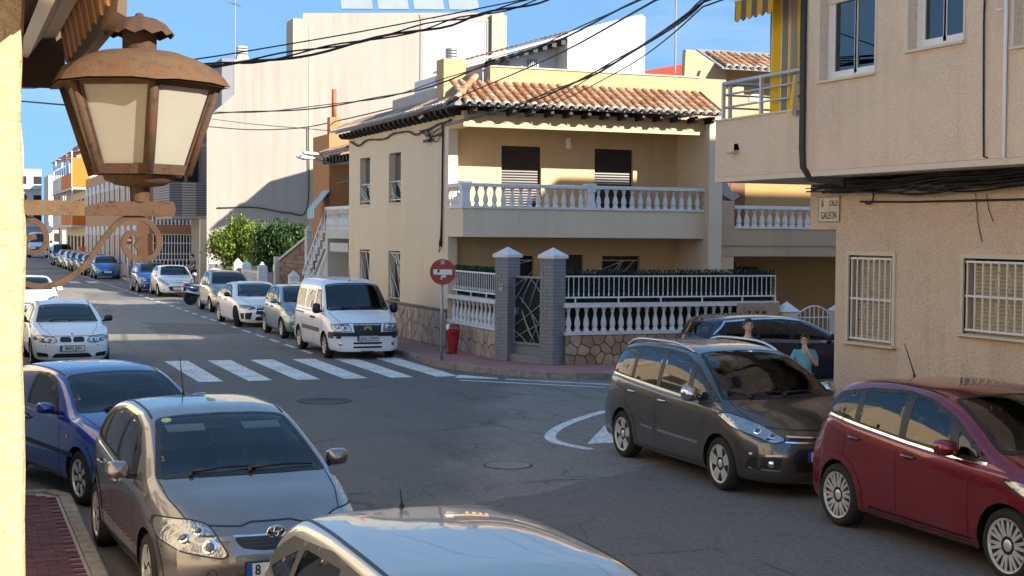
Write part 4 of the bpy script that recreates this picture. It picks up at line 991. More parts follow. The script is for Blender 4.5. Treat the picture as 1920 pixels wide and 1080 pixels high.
def spec_roofcar():
    s = spec_small(1.47, 4.3, 1.76); s['ws'] = ((0.72,1.02),(1.42,1.41)); k = 0.98
    s['top'] = [(0,0.70),(0.1,0.80),(0.4,0.93),(0.65,1.0),(0.8,1.07),(1.1,1.27),(1.4,1.405),(1.9,1.462),(2.6,1.475),(3.2,1.455),(3.7,1.38),(4.0,1.12),(4.2,0.96),(4.3,0.82)]; s['rw'] = ((4.08,1.05),(3.74,1.36)); s['aerial'] = (-0.02,3.42,0.10,0.035)
    s['band'] = [(1.0,0.97),(2.3,0.985),(3.42,1.05),(3.74,1.14),(3.34,1.325),(2.6,1.385),(1.9,1.37),(1.45,1.26)]
    s['panes'] = [[(1.16,0.99),(2.22,1.0),(2.24,1.345),(1.85,1.33),(1.48,1.23)], [(2.32,1.01),(3.02,1.04),(3.02,1.315),(2.34,1.345)], [(3.09,1.045),(3.55,1.11),(3.12,1.29)]]
    s['gutter'] = (0.60,1.45,3.7); return s
# ---------------------------------------------------------------- parked cars
GL = 'cars parked along the left kerb'; GR = 'cars parked along the right side of the street'
def all_cars():
    c = toyota_like((2.40, 10.95, 0), R(3.4)); c.root['group'] = GL
    gen_car(spec_roofcar(), 'parked_car', 'silver-beige car of which mostly the shiny roof shows, at the bottom edge', (2.62,4.75,0), R(1.0), PAINT['silver'], group=GL, res=1.35, style='7').root
    s = spec_roofcar()
    gen_car(spec_golf(), 'hatchback_car', 'deep blue three-door hatchback parked behind the grey one', (2.40,15.95,0), R(15.5), PAINT['blue'], group=GL, res=1.2, style='7')
    gen_car(spec_bmw(), 'hatchback_car', 'white hatchback with twin kidney grille and plate 8602 JJW', (2.6,33.2,0), R(0.5), PAINT['white'], group=GL, style='7')
    gen_car(spec_small(1.48,4.1,1.74), 'hatchback_car', 'sunlit white car parked behind the kidney-grilled one', (2.75,51.5,0), 0, PAINT['white'], group=GL, style='7', lod=1)
    gen_car(spec_picasso(), 'people_carrier', 'dark taupe people carrier with chrome roof rails at the junction', (9.58,14.1,0), R(-0.5), PAINT['taupe'], group=GR, res=1.35, style='5t')
    gen_car(spec_cmax(), 'people_carrier', 'dark red compact people carrier with many-spoked alloy wheels', (9.68,9.2,0), R(-0.5), PAINT['red'], group=GR, res=1.35, style='20')
    gen_car(spec_estate(), 'estate_car', 'dark navy estate car parked along the side street fence', (18.2,25.3,0), R(90), PAINT['navy'], res=1.1, style='7')
    gen_car(spec_van(), 'small_van', 'white van with double chevron grille and plate 2632 DNW', (9.53,33.5,0), R(-0.5), PAINT['white'], 'van', GR, res=1.1, style='7')
    gen_car(spec_small(1.54,3.85,1.67), 'hatchback_car', 'pale green rounded hatchback parked right behind the white van', (9.87,40.3,0), 0, PAINT['teal'], group=GR, style='7')
    gen_car(spec_coupe(), 'saloon_car', 'low white saloon with large side intakes and turned front wheels', (9.68,45.7,0), R(1.5), PAINT['white'], group=GR, style='10')
    gen_car(spec_modus(), 'hatchback_car', 'tall silver hatchback parked beside the blue motorbike', (10.2,54.4,0), 0, PAINT['silver'], group=GR, style='7', lod=1)
    gen_car(spec_207(), 'hatchback_car', 'white hatchback with wide smiling grille beyond the motorbike', (10.15,68.4,0), 0, PAINT['white'], group=GR, style='7', lod=1)
    gen_car(spec_small(1.5,4.2,1.78), 'hatchback_car', 'mid blue hatchback half hidden behind the white one', (9.75,72.8,0), 0, PAINT['midblue'], group=GR, style='7', lod=1)
    gen_car(spec_ka(), 'hatchback_car', 'bright sky blue small car, last before the cross street', (9.6,94.6,0), 0, PAINT['kablue'], group=GR, style='7', lod=1)
    far = [('black', 'dark car directly behind the sky blue one', 101.5), ('grey', 'grey car second behind the sky blue one', 107.0), ('black', 'black car third behind the sky blue one', 112.6),
           ('white', 'white car fourth behind the sky blue one', 118.4), ('silver', 'silver car fifth behind the sky blue one', 124.5)]
    base = None
    for k, (p, lb, y) in enumerate(far):
        gen_car(spec_small(1.5,4.1,1.75), 'parked_car', lb, (9.6,y,0), 0, PAINT[p], group=GR, lod=1, res=0.6, style='7', interior=False)
    gen_car(spec_van(), 'small_van', 'dark van at the far end of the row of parked cars', (9.6,132.0,0), 0, PAINT['black'], 'van', GR, lod=1, res=0.6, style='7', interior=False)
    v = gen_car(spec_van(), 'delivery_van', 'big white delivery van facing us far down the street', (9.8,170.0,0), 0, PAINT['white'], 'van', lod=1, res=0.6, style='7', interior=False)
    v.root.scale = (1.30,1.35,1.5)
all_cars()
# ---------------------------------------------------------------- ground, road, pavements, markings
def asphalt():
    m, nt, b = nodes('asphalt'); v = coords(nt)
    col = mixc(nt, noise(nt, v, 0.55, 6, 0.6), (0.10,0.092,0.086), (0.15,0.138,0.128))
    # older, paler wearing course: irregular areas
    sp = nt.nodes.new('ShaderNodeSeparateXYZ'); nt.links.new(v, sp.inputs[0])
    def mth(op, a, bb, c=None):
        n = N(nt, 'ShaderNodeMath', operation=op)
        for i, q in enumerate((a, bb)):
            if hasattr(q, 'is_output'): nt.links.new(q, n.inputs[i])
            else: n.inputs[i].default_value = q
        return n.outputs[0]
    w = noise(nt, v, 0.30, 5, 0.65)
    e = mth('ADD', mth('MULTIPLY', sp.outputs['Y'], -0.16), mth('MULTIPLY', sp.outputs['X'], 0.34))
    e = mth('ADD', e, mth('MULTIPLY', w, 1.6))
    k = ramp(nt, e, [(0.0, 0.0), (0.35, 0.75)]); 
    old = mixc(nt, noise(nt, v, 1.3, 6), (0.22,0.19,0.168), (0.30,0.262,0.232))
    col = mixc(nt, k, col, old)
    far = ramp(nt, mth('DIVIDE', sp.outputs['Y'], 100.0), [(0.36, 0.0), (0.44, 0.8)])  # paler past the junction: the sunlit stretch is put into the asphalt colour
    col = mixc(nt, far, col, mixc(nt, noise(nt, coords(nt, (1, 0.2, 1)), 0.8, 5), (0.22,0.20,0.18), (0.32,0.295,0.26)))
    # tar-filled cracks and patches
    vd = N(nt, 'ShaderNodeTexVoronoi', feature='DISTANCE_TO_EDGE', Scale=0.22)
    wv = mixc(nt, 0.55, v, noise(nt, v, 0.9, 5, 0.6, 'Color'), 'ADD'); nt.links.new(wv, vd.inputs['Vector'])
    cr = ramp(nt, vd.outputs['Distance'], [(0.0, 1.0), (0.012, 0.0)])
    crm = mixc(nt, 1.0, cr, ramp(nt, noise(nt, v, 0.5, 3), [(0.45, 0.0), (0.6, 0.8)]), 'MULTIPLY')
    col = mixc(nt, crm, col, (0.022,0.021,0.021))
    pv = N(nt, 'ShaderNodeTexVoronoi', feature='F1', Scale=0.16); nt.links.new(wv, pv.inputs['Vector'])
    sepc = nt.nodes.new('ShaderNodeSeparateColor'); nt.links.new(pv.outputs['Color'], sepc.inputs[0])
    col = mixc(nt, ramp(nt, sepc.outputs[0], [(0.2, 0.42), (0.21, 0.0)]), col, (0.040,0.039,0.040))
    col = mixc(nt, ramp(nt, sepc.outputs[1], [(0.75, 0.0), (0.76, 0.22)]), col, (0.24,0.215,0.19))
    stn = noise(nt, coords(nt, (0.9, 0.12, 1)), 1.4, 6, 0.7); col = mixc(nt, ramp(nt, stn, [(0.54, 0.0), (0.72, 0.5)]), col, (0.045,0.043,0.042))
    gr = noise(nt, v, 75.0, 2, 0.7); col = mixc(nt, ramp(nt, gr, [(0.5, 0.0), (0.70, 0.6)]), col, (0.27,0.245,0.22))
    sb = ramp(nt, noise(nt, v, 2.2, 6, 0.7), [(0.55, 0.0), (0.8, 0.4)]); col = mixc(nt, sb, col, (0.035,0.034,0.034))
    ag = noise(nt, v, 16.0, 5, 0.75); col = mixc(nt, ramp(nt, ag, [(0.36, 0.45), (0.50, 0.0)]), col, (0.035,0.034,0.034)); col = mixc(nt, ramp(nt, ag, [(0.54, 0.0), (0.70, 0.5)]), col, (0.30,0.27,0.24))
    v2 = N(nt, 'ShaderNodeTexVoronoi', feature='DISTANCE_TO_EDGE', Scale=0.9); wv2 = mixc(nt, 0.7, v, noise(nt, v, 1.6, 5, 0.65, 'Color'), 'ADD'); nt.links.new(wv2, v2.inputs['Vector'])
    cr2 = mixc(nt, 1.0, ramp(nt, v2.outputs['Distance'], [(0.0, 0.6), (0.028, 0.0)]), ramp(nt, noise(nt, v, 0.28, 3), [(0.52, 0.0), (0.6, 1.0)]), 'MULTIPLY'); col = mixc(nt, cr2, col, (0.028,0.026,0.025))
    nt.links.new(col, b.inputs['Base Color']); b.inputs['Roughness'].default_value = 0.82; b.inputs['Specular IOR Level'].default_value = 0.35
    bump(nt, b, mixc(nt, 0.35, noise(nt, v, 60.0, 4, 0.7), noise(nt, v, 2.5, 5)), 0.55, 0.012)
    return m
def worn_paint():
    m, nt, b = nodes('road_paint'); v = coords(nt)
    f = ramp(nt, noise(nt, v, 14.0, 6, 0.72), [(0.36, 0.0), (0.50, 1.0)])
    g = ramp(nt, noise(nt, v, 1.5, 4), [(0.3, 0.35), (0.55, 0.0)])
    col = mixc(nt, mixc(nt, g, f, (0,0,0)), (0.14,0.135,0.13), (0.82,0.81,0.78))
    nt.links.new(col, b.inputs['Base Color']); b.inputs['Roughness'].default_value = 0.7
    bump(nt, b, noise(nt, v, 60.0, 4, 0.7), 0.4, 0.01); return m
def paving(name, c1, c2, joint, s):
    m, nt, b = nodes(name); v = coords(nt)
    br = N(nt, 'ShaderNodeTexBrick', Scale=s); br.offset = 0.0; nt.links.new(v, br.inputs['Vector'])
    br.inputs['Color1'].default_value = rgba(c1); br.inputs['Color2'].default_value = rgba(c2); br.inputs['Mortar'].default_value = rgba(joint)
    br.inputs['Mortar Size'].default_value = 0.012; br.inputs['Brick Width'].default_value = 1.0; br.inputs['Row Height'].default_value = 1.0
    col = mixc(nt, ramp(nt, noise(nt, v, 1.3, 6, 0.65), [(0.42, 0.0), (0.75, 0.6)]), br.outputs['Color'], (0.16,0.12,0.10))
    nt.links.new(col, b.inputs['Base Color']); b.inputs['Roughness'].default_value = 0.85
    bump(nt, b, br.outputs['Fac'], -0.3, 0.004); return m

def flat(name, pts, z, m, **kw):
    mb = MB(); mb.add([(x, y, z) for x, y in pts], [tuple(range(len(pts)))])
    return mb.build(name, m, **kw)

M['asphalt'] = asphalt(); M['paint'] = worn_paint()
M['pave_red'] = paving('red_paving', (0.42,0.19,0.155), (0.37,0.17,0.14), (0.24,0.15,0.125), 3.4)
M['kerb'] = varied('kerb_stone', [(0,(0.30,0.255,0.20)),(1,(0.38,0.33,0.27))], 0.9, 0.5, 40, 7, 0.6)
M['soil'] = plain('dry_soil', (0.24,0.19,0.14), 0.95, var=0.3, scale=2, bmp=0.4)

def ground():
    mb = MB(); mb.add([(-600,-300,-0.004),(900,-300,-0.004),(900,1500,-0.004),(-600,1500,-0.004)], [(0,1,2,3)])
    mb.build('ground', M['soil'], kind='structure')
    mb = MB(); xs = [-30, -5, 0, 3, 6, 9, 12, 16, 22, 60]; ys = [-60, -20, 0, 6, 12, 18, 24, 30, 40, 60, 100, 260]
    mb.add([(-40,-60,0),(60,-60,0),(60,300,0),(-40,300,0)], [(0,1,2,3)])
    mb.build('road', M['asphalt'], kind='structure')
    # right-hand pavement round the corner house: kerb stones one by one
    path = [(10.62,36.2),(10.62,33.6),(10.56,32.2),(10.55,31.2),(10.68,30.4),(10.98,29.6),(11.45,28.75),(12.05,28.05),(12.75,27.58),(13.6,27.36),(15.0,27.32),(20.5,27.3)]
    pts = [Vector((a, b, 0)) for a, b in path]; dense = []
    for i in range(len(pts)-1):
        n = max(1, int((pts[i+1]-pts[i]).length/0.05))
        dense += [pts[i].lerp(pts[i+1], k/n) for k in range(n)]
    dense.append(pts[-1])
    pav = thing('pavement', None, None); pav['kind'] = 'structure'
    inner = [(20.5,29.8),(12.9,29.8),(12.2,31.4),(12.12,36.2)]
    mb = MB(); n = len(dense); poly = [(p.x, p.y) for p in dense[::4]] + [(20.5,27.3)] + [(20.5,36),(12.3,36.2)]
    r = delaunay_2d_cdt([Vector(p) for p in poly], [(i, (i+1) % len(poly)) for i in range(len(poly))], [], 1, 1e-5)
    mb.add([(v.x, v.y, 0.128) for v in r[0]], [tuple(f) for f in r[2]]); mb.build('paving', M['pave_red'], pav)
    acc = 0.0; start = 0; segl = 0.62
    for i in range(1, n):
        acc += (dense[i]-dense[i-1]).length
        if acc > segl or i == n-1:
            a, b_ = dense[start], dense[i]; d = (b_-a).normalized(); nrm = Vector((d.y, -d.x, 0)) * -1
            mid = (a+b_)/2; mid_c = dense[(start+i)//2]; a2 = a+d*0.006; b2 = b_-d*0.006; w = nrm*0.14
            dz = random.uniform(-0.006, 0.006); k = MB(); h = 0.138+dz
            def q(p, zz, off): return (p.x+nrm.x*off, p.y+nrm.y*off, zz)
            sec = [(-0.0, -0.02), (0.0, h-0.025), (0.018, h), (0.14, h), (0.14, -0.02)]
            st = [a2, mid_c, b2]
            for p in st: k.v += [q(p, zz, off) for off, zz in sec]
            for j in range(2):
                for e in range(4): k.f.append((j*5+e, j*5+e+1, (j+1)*5+e+1, (j+1)*5+e))
            k.f += [(4,3,2,1,0), (10,11,12,13,14)]
            k.build('kerb_stone', M['kerb'], pav); acc = 0.0; start = i
    far = MB(); far.box(10.62,12.6,36.2,150,0,0.128); far.build('far_paving', M['pave_red'], pav)
    fk = MB(); fk.box(10.5,10.64,36.21,150,0,0.136); fk.build('far_kerb', M['concrete'], pav)
    # pavement under the right-hand building
    p2 = thing('pavement_near_block', None, None); p2['kind'] = 'structure'
    pr = [(10.72,-40),(10.72,17.2),(10.85,18.3),(11.3,19.3),(12.2,20.1),(13.4,20.4),(40,20.4),(40,-40)]
    mb = MB(); mb.prism([(a, b, 0.0) for a, b in pr], (0,0,0.128)); mb.build('paving', M['pave_red'], p2)
    # left-hand pavement with brick pavers
    p3 = thing('pavement_left', None, None); p3['kind'] = 'structure'
    mb = MB(); mb.prism([(a, b, 0.0) for a, b in [(-3,-30),(1.14,-30),(1.14,16.55),(0.98,16.82),(-3,16.82)]], (0,0,0.112)); mb.build('bed', M['joint'], p3)
    pm = MB(); pm.box(-0.098,0.098,-0.048,0.048,0,0.018); base = pm.mesh('paver', M['paver'])
    for r_ in range(46):
        y = 12.2+r_*0.1005
        for c_ in range(6):
            x = 0.0+c_*0.2015+(0.10 if r_ % 2 else 0)
            if x+0.098 > 1.14 or y+0.05 > 16.8 or (x > 0.9 and y > 16.6): continue
            o = link('paver', base, p3, loc=None); o.location = (x, y, 0.112+random.uniform(-0.0025,0.0025)); o.rotation_euler = (random.uniform(-0.012,0.012), random.uniform(-0.012,0.012), 0)
    y = 8.0
    while y < 16.4:
        L_ = 0.5; k = MB(); k.prism([(1.145,y,-0.02),(1.145,y,0.135),(1.265,y,0.137),(1.285,y,0.118),(1.29,y,-0.02)], (0,L_-0.012,0)); o = k.build('kerb_stone', M['kerb'], p3); y += L_
    for a, b_ in (((1.22,16.52),(1.06,16.90)), ((1.04,16.92),(0.55,16.93)), ((0.54,16.93),(0.05,16.93))):
        k = MB(); k.bar((a[0],a[1],0.058), (b_[0],b_[1],0.058), 0.13, 0.155); k.build('kerb_stone', M['kerb'], p3)
M['joint'] = plain('sand_joint', (0.42,0.34,0.30), 0.95, var=0.3, scale=8)
M['paver'] = varied('red_paver', [(0,(0.105,0.034,0.040)),(0.5,(0.135,0.045,0.050)),(1,(0.165,0.060,0.058))], 0.85, 0.4, 50, 6, 0.4)
ground()

def markings():
    z = 0.004
    for k in range(6):
        x = 4.79+1.005*k; y1 = 34.45-0.10*k; y0 = 29.45-0.07*k
        flat('crossing_stripe', [(x,y0),(x+0.5,y0-0.02),(x+0.55,y1-0.03),(x,y1)], z, M['paint'], kind='structure')
    flat('crossing_stripe', [(10.1,28.75),(10.9,28.25),(10.98,28.45),(10.42,29.35)], z, M['paint'], kind='structure')
    flat('stop_line', [(10.0,28.22),(12.33,26.02),(12.43,26.09),(10.1,28.31)], z, M['paint'], kind='structure')
    flat('edge_line', [(11.0,28.12),(12.7,26.45),(14.0,25.2),(14.12,25.28),(12.80,26.57),(11.1,28.22)], z, M['paint'], kind='structure')
    for i in range(36):
        y = 35.6+i*2.0
        flat('bay_line', [(8.60,y),(8.72,y),(8.72,y+1.15),(8.60,y+1.15)], z, M['paint'], kind='structure')
    path = [(10.75,22.55),(9.9,21.75),(9.2,20.95),(8.72,20.25),(8.46,19.65),(8.44,19.15),(8.60,18.55)]
    P = [Vector(p) for p in catmull(path, 6)]; mb = MB(); V = []; n = len(P)
    for i, p in enumerate(P):
        t = (P[min(i+1,n-1)]-P[max(i-1,0)]).normalized(); w = Vector((-t.y,t.x))*0.085; V += [(p.x+w.x,p.y+w.y,z), (p.x-w.x,p.y-w.y,z)]
    mb.add(V, [(2*i,2*i+1,2*i+3,2*i+2) for i in range(n-1)]); mb.build('bay_end_line', M['paint'], kind='structure')
    flat('hatched_triangle', [(8.78,19.05),(10.4,18.9),(10.4,21.6)], z, M['paint'], kind='structure')
    for i in range(5): flat('side_street_stripe', [(16.2+i*0.01,97.0+0*i),(16.2,97),(16.2,97),(16.2,97)], z, M['paint'], kind='structure') if False else None
    for i in range(6): flat('far_crossing_stripe', [(2.6+i*1.05,87.5),(3.2+i*1.05,87.5),(3.2+i*1.05,91.0),(2.6+i*1.05,91.0)], z, M['paint'], kind='structure')
    # manhole covers
    for (x, y, r, m, lb) in ((6.42,25.45,0.46,M['iron'],'dark round manhole cover flush in the crossing asphalt'), (6.95,17.6,0.30,M['iron_pale'],'pale worn manhole cover in the near asphalt')):
        t = thing('manhole_cover', lb, 'manhole cover', (x,y,0))
        k = MB(); k.lathe([(r,0.002),(r,0.008),(r*0.9,0.009),(r*0.88,0.006),(0.0005,0.006)], 28, (x,y,0)); k.build('lid', m, t, True, 30)
        rg = MB(); rg.lathe([(r*1.12,0.002),(r*1.10,0.006),(r*1.02,0.006),(r*1.02,0.002)], 28, (x,y,0)); rg.build('frame_ring', M['concrete_dark'], t)
M['iron'] = plain('cast_iron', (0.035,0.034,0.033), 0.6, 0.3, var=0.4, scale=12, bmp=0.8, bscale=30)
M['iron_pale'] = plain('worn_iron', (0.26,0.23,0.19), 0.7, 0.2, var=0.5, scale=12, bmp=0.9, bscale=25)
M['concrete_dark'] = plain('dark_concrete', (0.06,0.058,0.055), 0.9, var=0.3)
markings()
# ---------------------------------------------------------------- shared building pieces
def lathe_mesh(name, prof, n, m): mb = MB(); mb.lathe(prof, n); return mb.mesh(name, m, True, 50)
BAL_PROF = [(0.075,0.0),(0.075,0.05),(0.05,0.07),(0.062,0.11),(0.078,0.17),(0.062,0.27),(0.036,0.36),(0.032,0.42),(0.052,0.45),(0.040,0.475),(0.062,0.50),(0.062,0.55)]
M['white_bal'] = varied('white_concrete', [(0,(0.70,0.69,0.69)),(0.5,(0.79,0.785,0.78)),(1,(0.74,0.725,0.70))], 0.75, 0.25, 40, 7, 0.30, dark=(0.36,0.31,0.26))
BALUSTER = lathe_mesh('baluster', BAL_PROF, 8, M['white_bal'])
def baluster_row(parent, a, b, n, z, h, name='baluster', s=1.0):
    for i in range(n):
        t = (i+0.5)/n; o = link(name, BALUSTER, parent)
        p = Vector((a[0]+(b[0]-a[0])*t, a[1]+(b[1]-a[1])*t, z))
        o.location = p; o.scale = (s, s, h/0.55)
def cells(w, h, pts):
    out = []
    for i, p in enumerate(pts):
        poly = [(0,0),(w,0),(w,h),(0,h)]
        for j, q in enumerate(pts):
            if i == j or abs(q[0]-p[0]) > 1.6 or not poly: continue
            mx, my = (p[0]+q[0])/2, (p[1]+q[1])/2; nx, ny = q[0]-p[0], q[1]-p[1]; new = []
            for k in range(len(poly)):
                a, b = poly[k], poly[(k+1) % len(poly)]; da = (a[0]-mx)*nx+(a[1]-my)*ny; db = (b[0]-mx)*nx+(b[1]-my)*ny
                if da <= 0: new.append(a)
                if da*db < 0: t = da/(da-db); new.append((a[0]+(b[0]-a[0])*t, a[1]+(b[1]-a[1])*t))
            poly = new
        if len(poly) > 2: out.append(poly)
    return out
def stone_face(parent, o, ud, w, z0, z1, cw, ch, m, depth=0.03, seed=1, slant=False):
    """cladding stones one by one on a wall face; outside to the right of ud"""
    rnd = random.Random(seed); h = z1-z0; nx = max(1, round(w/cw)); nz = max(1, round(h/ch)); pts = []
    for i in range(nx):
        for j in range(nz): pts.append(((i+0.5+rnd.uniform(-0.36,0.36)+(0.25 if j % 2 else -0.25))*w/nx, (j+0.5+rnd.uniform(-0.34,0.34))*h/nz))
    n = (ud[1], -ud[0])
    for poly in cells(w, h, pts):
        pl = grow(poly, -0.013)
        if len(pl) < 3: continue
        pl = rounded(pl, 0.02, 1); d = depth+rnd.uniform(-0.014,0.014)
        k = MB(); k.prism([(o[0]+ud[0]*u, o[1]+ud[1]*u, z0+v) for u, v in pl], (n[0]*d, n[1]*d, 0)); k.build('stone', m, parent)
M['stone'] = varied('cladding_stone', [(0,(0.33,0.21,0.13)),(0.3,(0.45,0.31,0.20)),(0.55,(0.38,0.28,0.21)),(0.8,(0.55,0.37,0.21)),(1,(0.47,0.38,0.30))], 0.75, 0.5, 14, 4, 0.45, dark=(0.13,0.085,0.05))
M['stone_grey'] = varied('pale_cladding_stone', [(0,(0.40,0.32,0.26)),(0.4,(0.52,0.43,0.35)),(0.7,(0.45,0.31,0.21)),(1,(0.50,0.44,0.38))], 0.7, 0.4, 14, 5, 0.4, dark=(0.2,0.13,0.08))
M['mortar'] = plain('mortar', (0.17,0.135,0.11), 0.95, var=0.2, bmp=0.3)
M['tile'] = varied('clay_roof_tile', [(0,(0.27,0.115,0.055)),(0.3,(0.37,0.185,0.09)),(0.6,(0.43,0.25,0.135)),(0.85,(0.48,0.32,0.20)),(1,(0.33,0.24,0.18))], 0.85, 0.35, 30, 7, 0.35, dark=(0.16,0.10,0.07))
M['tile_white'] = varied('whitewashed_tile_end', [(0,(0.60,0.57,0.52)),(1,(0.70,0.68,0.64))], 0.85, 0.2, 30, 8, 0.4, dark=(0.25,0.2,0.16))
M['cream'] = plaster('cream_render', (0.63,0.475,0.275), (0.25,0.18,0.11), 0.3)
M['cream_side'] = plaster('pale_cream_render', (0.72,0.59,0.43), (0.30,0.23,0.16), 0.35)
M['rafter'] = plain('black_stained_wood', (0.014,0.012,0.011), 0.6, var=0.2)
M['shutter_dark'] = plain('dark_roller_shutter', (0.035,0.030,0.028), 0.45, var=0.1)
M['shutter_grey'] = plain('grey_roller_shutter', (0.11,0.105,0.10), 0.5, var=0.1)
M['slate_paint'] = plain('slate_brick_paint', (0.25,0.24,0.24), 0.7, var=0.10, scale=5, bmp=0.2)
M['hedge'] = varied('artificial_hedge', [(0,(0.010,0.035,0.014)),(1,(0.02,0.06,0.02))], 0.5, 0.0, 20, 4, 0.3)
M['granite'] = plain('speckled_granite', (0.26,0.25,0.235), 0.5, var=0.7, scale=55)

def tile_mesh(r, L, name, m, up=True):
    """a half-round clay tile, tapering, laid along +y, with thickness"""
    mb = MB(); n = 7; ro = []; 
    for (y, rr) in ((0, r), (L, r*0.82)):
        for t_ in (0.0, 0.014):
            for i in range(n+1):
                a = math.pi*i/n; s = rr-t_; z = s*math.sin(a)*0.8
                mb.v.append((s*math.cos(a), y, z if up else -z))
    k = n+1
    for i in range(n):
        mb.f += [(i, i+1, 2*k+i+1, 2*k+i), (k+i+1, k+i, 3*k+i, 3*k+i+1), (i+1, i, k+i, k+i+1)]
    return mb.mesh(name, m, True, 60)
TILE = tile_mesh(0.098, 0.42, 'roof_tile', M['tile']); TILE_END = tile_mesh(0.112, 0.17, 'eave_tile', M['tile_white'])
CHANNEL = tile_mesh(0.098, 0.42, 'channel_tile', M['tile'], up=False)
def tile_slope(parent, o, along, up, ncol, pitch, rows, rise, course=0.33, ends=True, cover=None):
    """o: eave corner, along: unit vector along the eave, up: horizontal unit vector up the slope, rise: slope angle"""
    ax = Vector((along[0], along[1], 0)); dr = Vector((up[0]*math.cos(rise), up[1]*math.cos(rise), math.sin(rise))); nz = ax.cross(dr)
    if nz.z < 0: nz = -nz
    B = Matrix((ax, dr, nz)).transposed().to_4x4()
    if ax.cross(dr).z < 0: B = Matrix((-ax, dr, nz)).transposed().to_4x4()
    for c in range(ncol):
        for r_ in range(rows):
            for me, dx, lift in ((TILE, 0.0, 0.062), (CHANNEL, pitch/2, 0.085)):
                o_ = link('roof_tile' if me is TILE else 'channel_tile', me, parent)
                p = Vector(o)+ax*((c+0.5)*pitch+dx+random.uniform(-0.008,0.008))+dr*(r_*course+random.uniform(-0.01,0.01))+nz*(lift+0.012*0)
                T = Matrix.Translation(p) @ B @ Matrix.Rotation(R(-3.2 if me is TILE else 2.6), 4, 'X') @ Matrix.Rotation(random.uniform(-0.03,0.03), 4, 'Z')
                o_.matrix_basis = o_.matrix_parent_inverse.inverted() @ Matrix.Translation(Vector((0,0,0))) @ T if False else T
        if ends:
            o_ = link('eave_tile', TILE_END, parent); p = Vector(o)+ax*((c+0.5)*pitch)-dr*0.115+nz*0.046; o_.matrix_basis = Matrix.Translation(p) @ B

def slat_shutter(parent, P, u0, u1, z0, z1, m, pitch=0.055, name='shutter', nrm=None):
    """roller shutter of many thin slats: P(u,z,d) gives the point at depth d behind the wall face"""
    mb = MB(); n = int((z1-z0)/pitch)
    for i in range(n):
        a = z0+i*pitch; b_ = a+pitch*0.86
        v = [P(u0,a,0.0), P(u1,a,0.0), P(u1,(a+b_)/2,-0.008), P(u0,(a+b_)/2,-0.008), P(u1,b_,0.0), P(u0,b_,0.0), P(u0,a+pitch,0.010), P(u1,a+pitch,0.010)]
        mb.add(v, [(0,1,2,3), (3,2,4,5), (5,4,7,6)])
    o = mb.build(name, m, parent); o['kind'] = 'stuff'; return o

def curly_bars(parent, P, u0, u1, z0, z1, seed, m, r=0.012, n=5, name='grille_bar'):
    """a free pattern of crossing bent bars in a frame (as on the gate and windows); each bar a part"""
    rnd = random.Random(seed)
    w, h = u1-u0, z1-z0
    for i in range(n):
        a = (u0+w*rnd.random(), z0) if i % 2 else (u0, z0+h*(i+0.5)/n*0.8); b_ = (u0+w*rnd.random(), z1) if i % 2 == 0 else (u1, z0+h*(0.35+0.6*rnd.random()))
        mid = ((a[0]+b_[0])/2+w*rnd.uniform(-0.22,0.22), (a[1]+b_[1])/2); pts = []
        for k in range(9):
            t = k/8; u = a[0]*(1-t)**2+2*mid[0]*t*(1-t)+b_[0]*t*t; v = a[1]*(1-t)**2+2*mid[1]*t*(1-t)+b_[1]*t*t
            pts.append(P(min(u1,max(u0,u)), v, 0))
        k = MB(); k.tube(pts, r, 5); k.build(name, m, parent, True)
    for (a, b_) in (((u0,z0),(u1,z0)), ((u0,z1),(u1,z1))):
        k = MB(); k.bar(P(*a,0), P(*b_,0), r*2.2); k.build('grille_rail', m, parent)

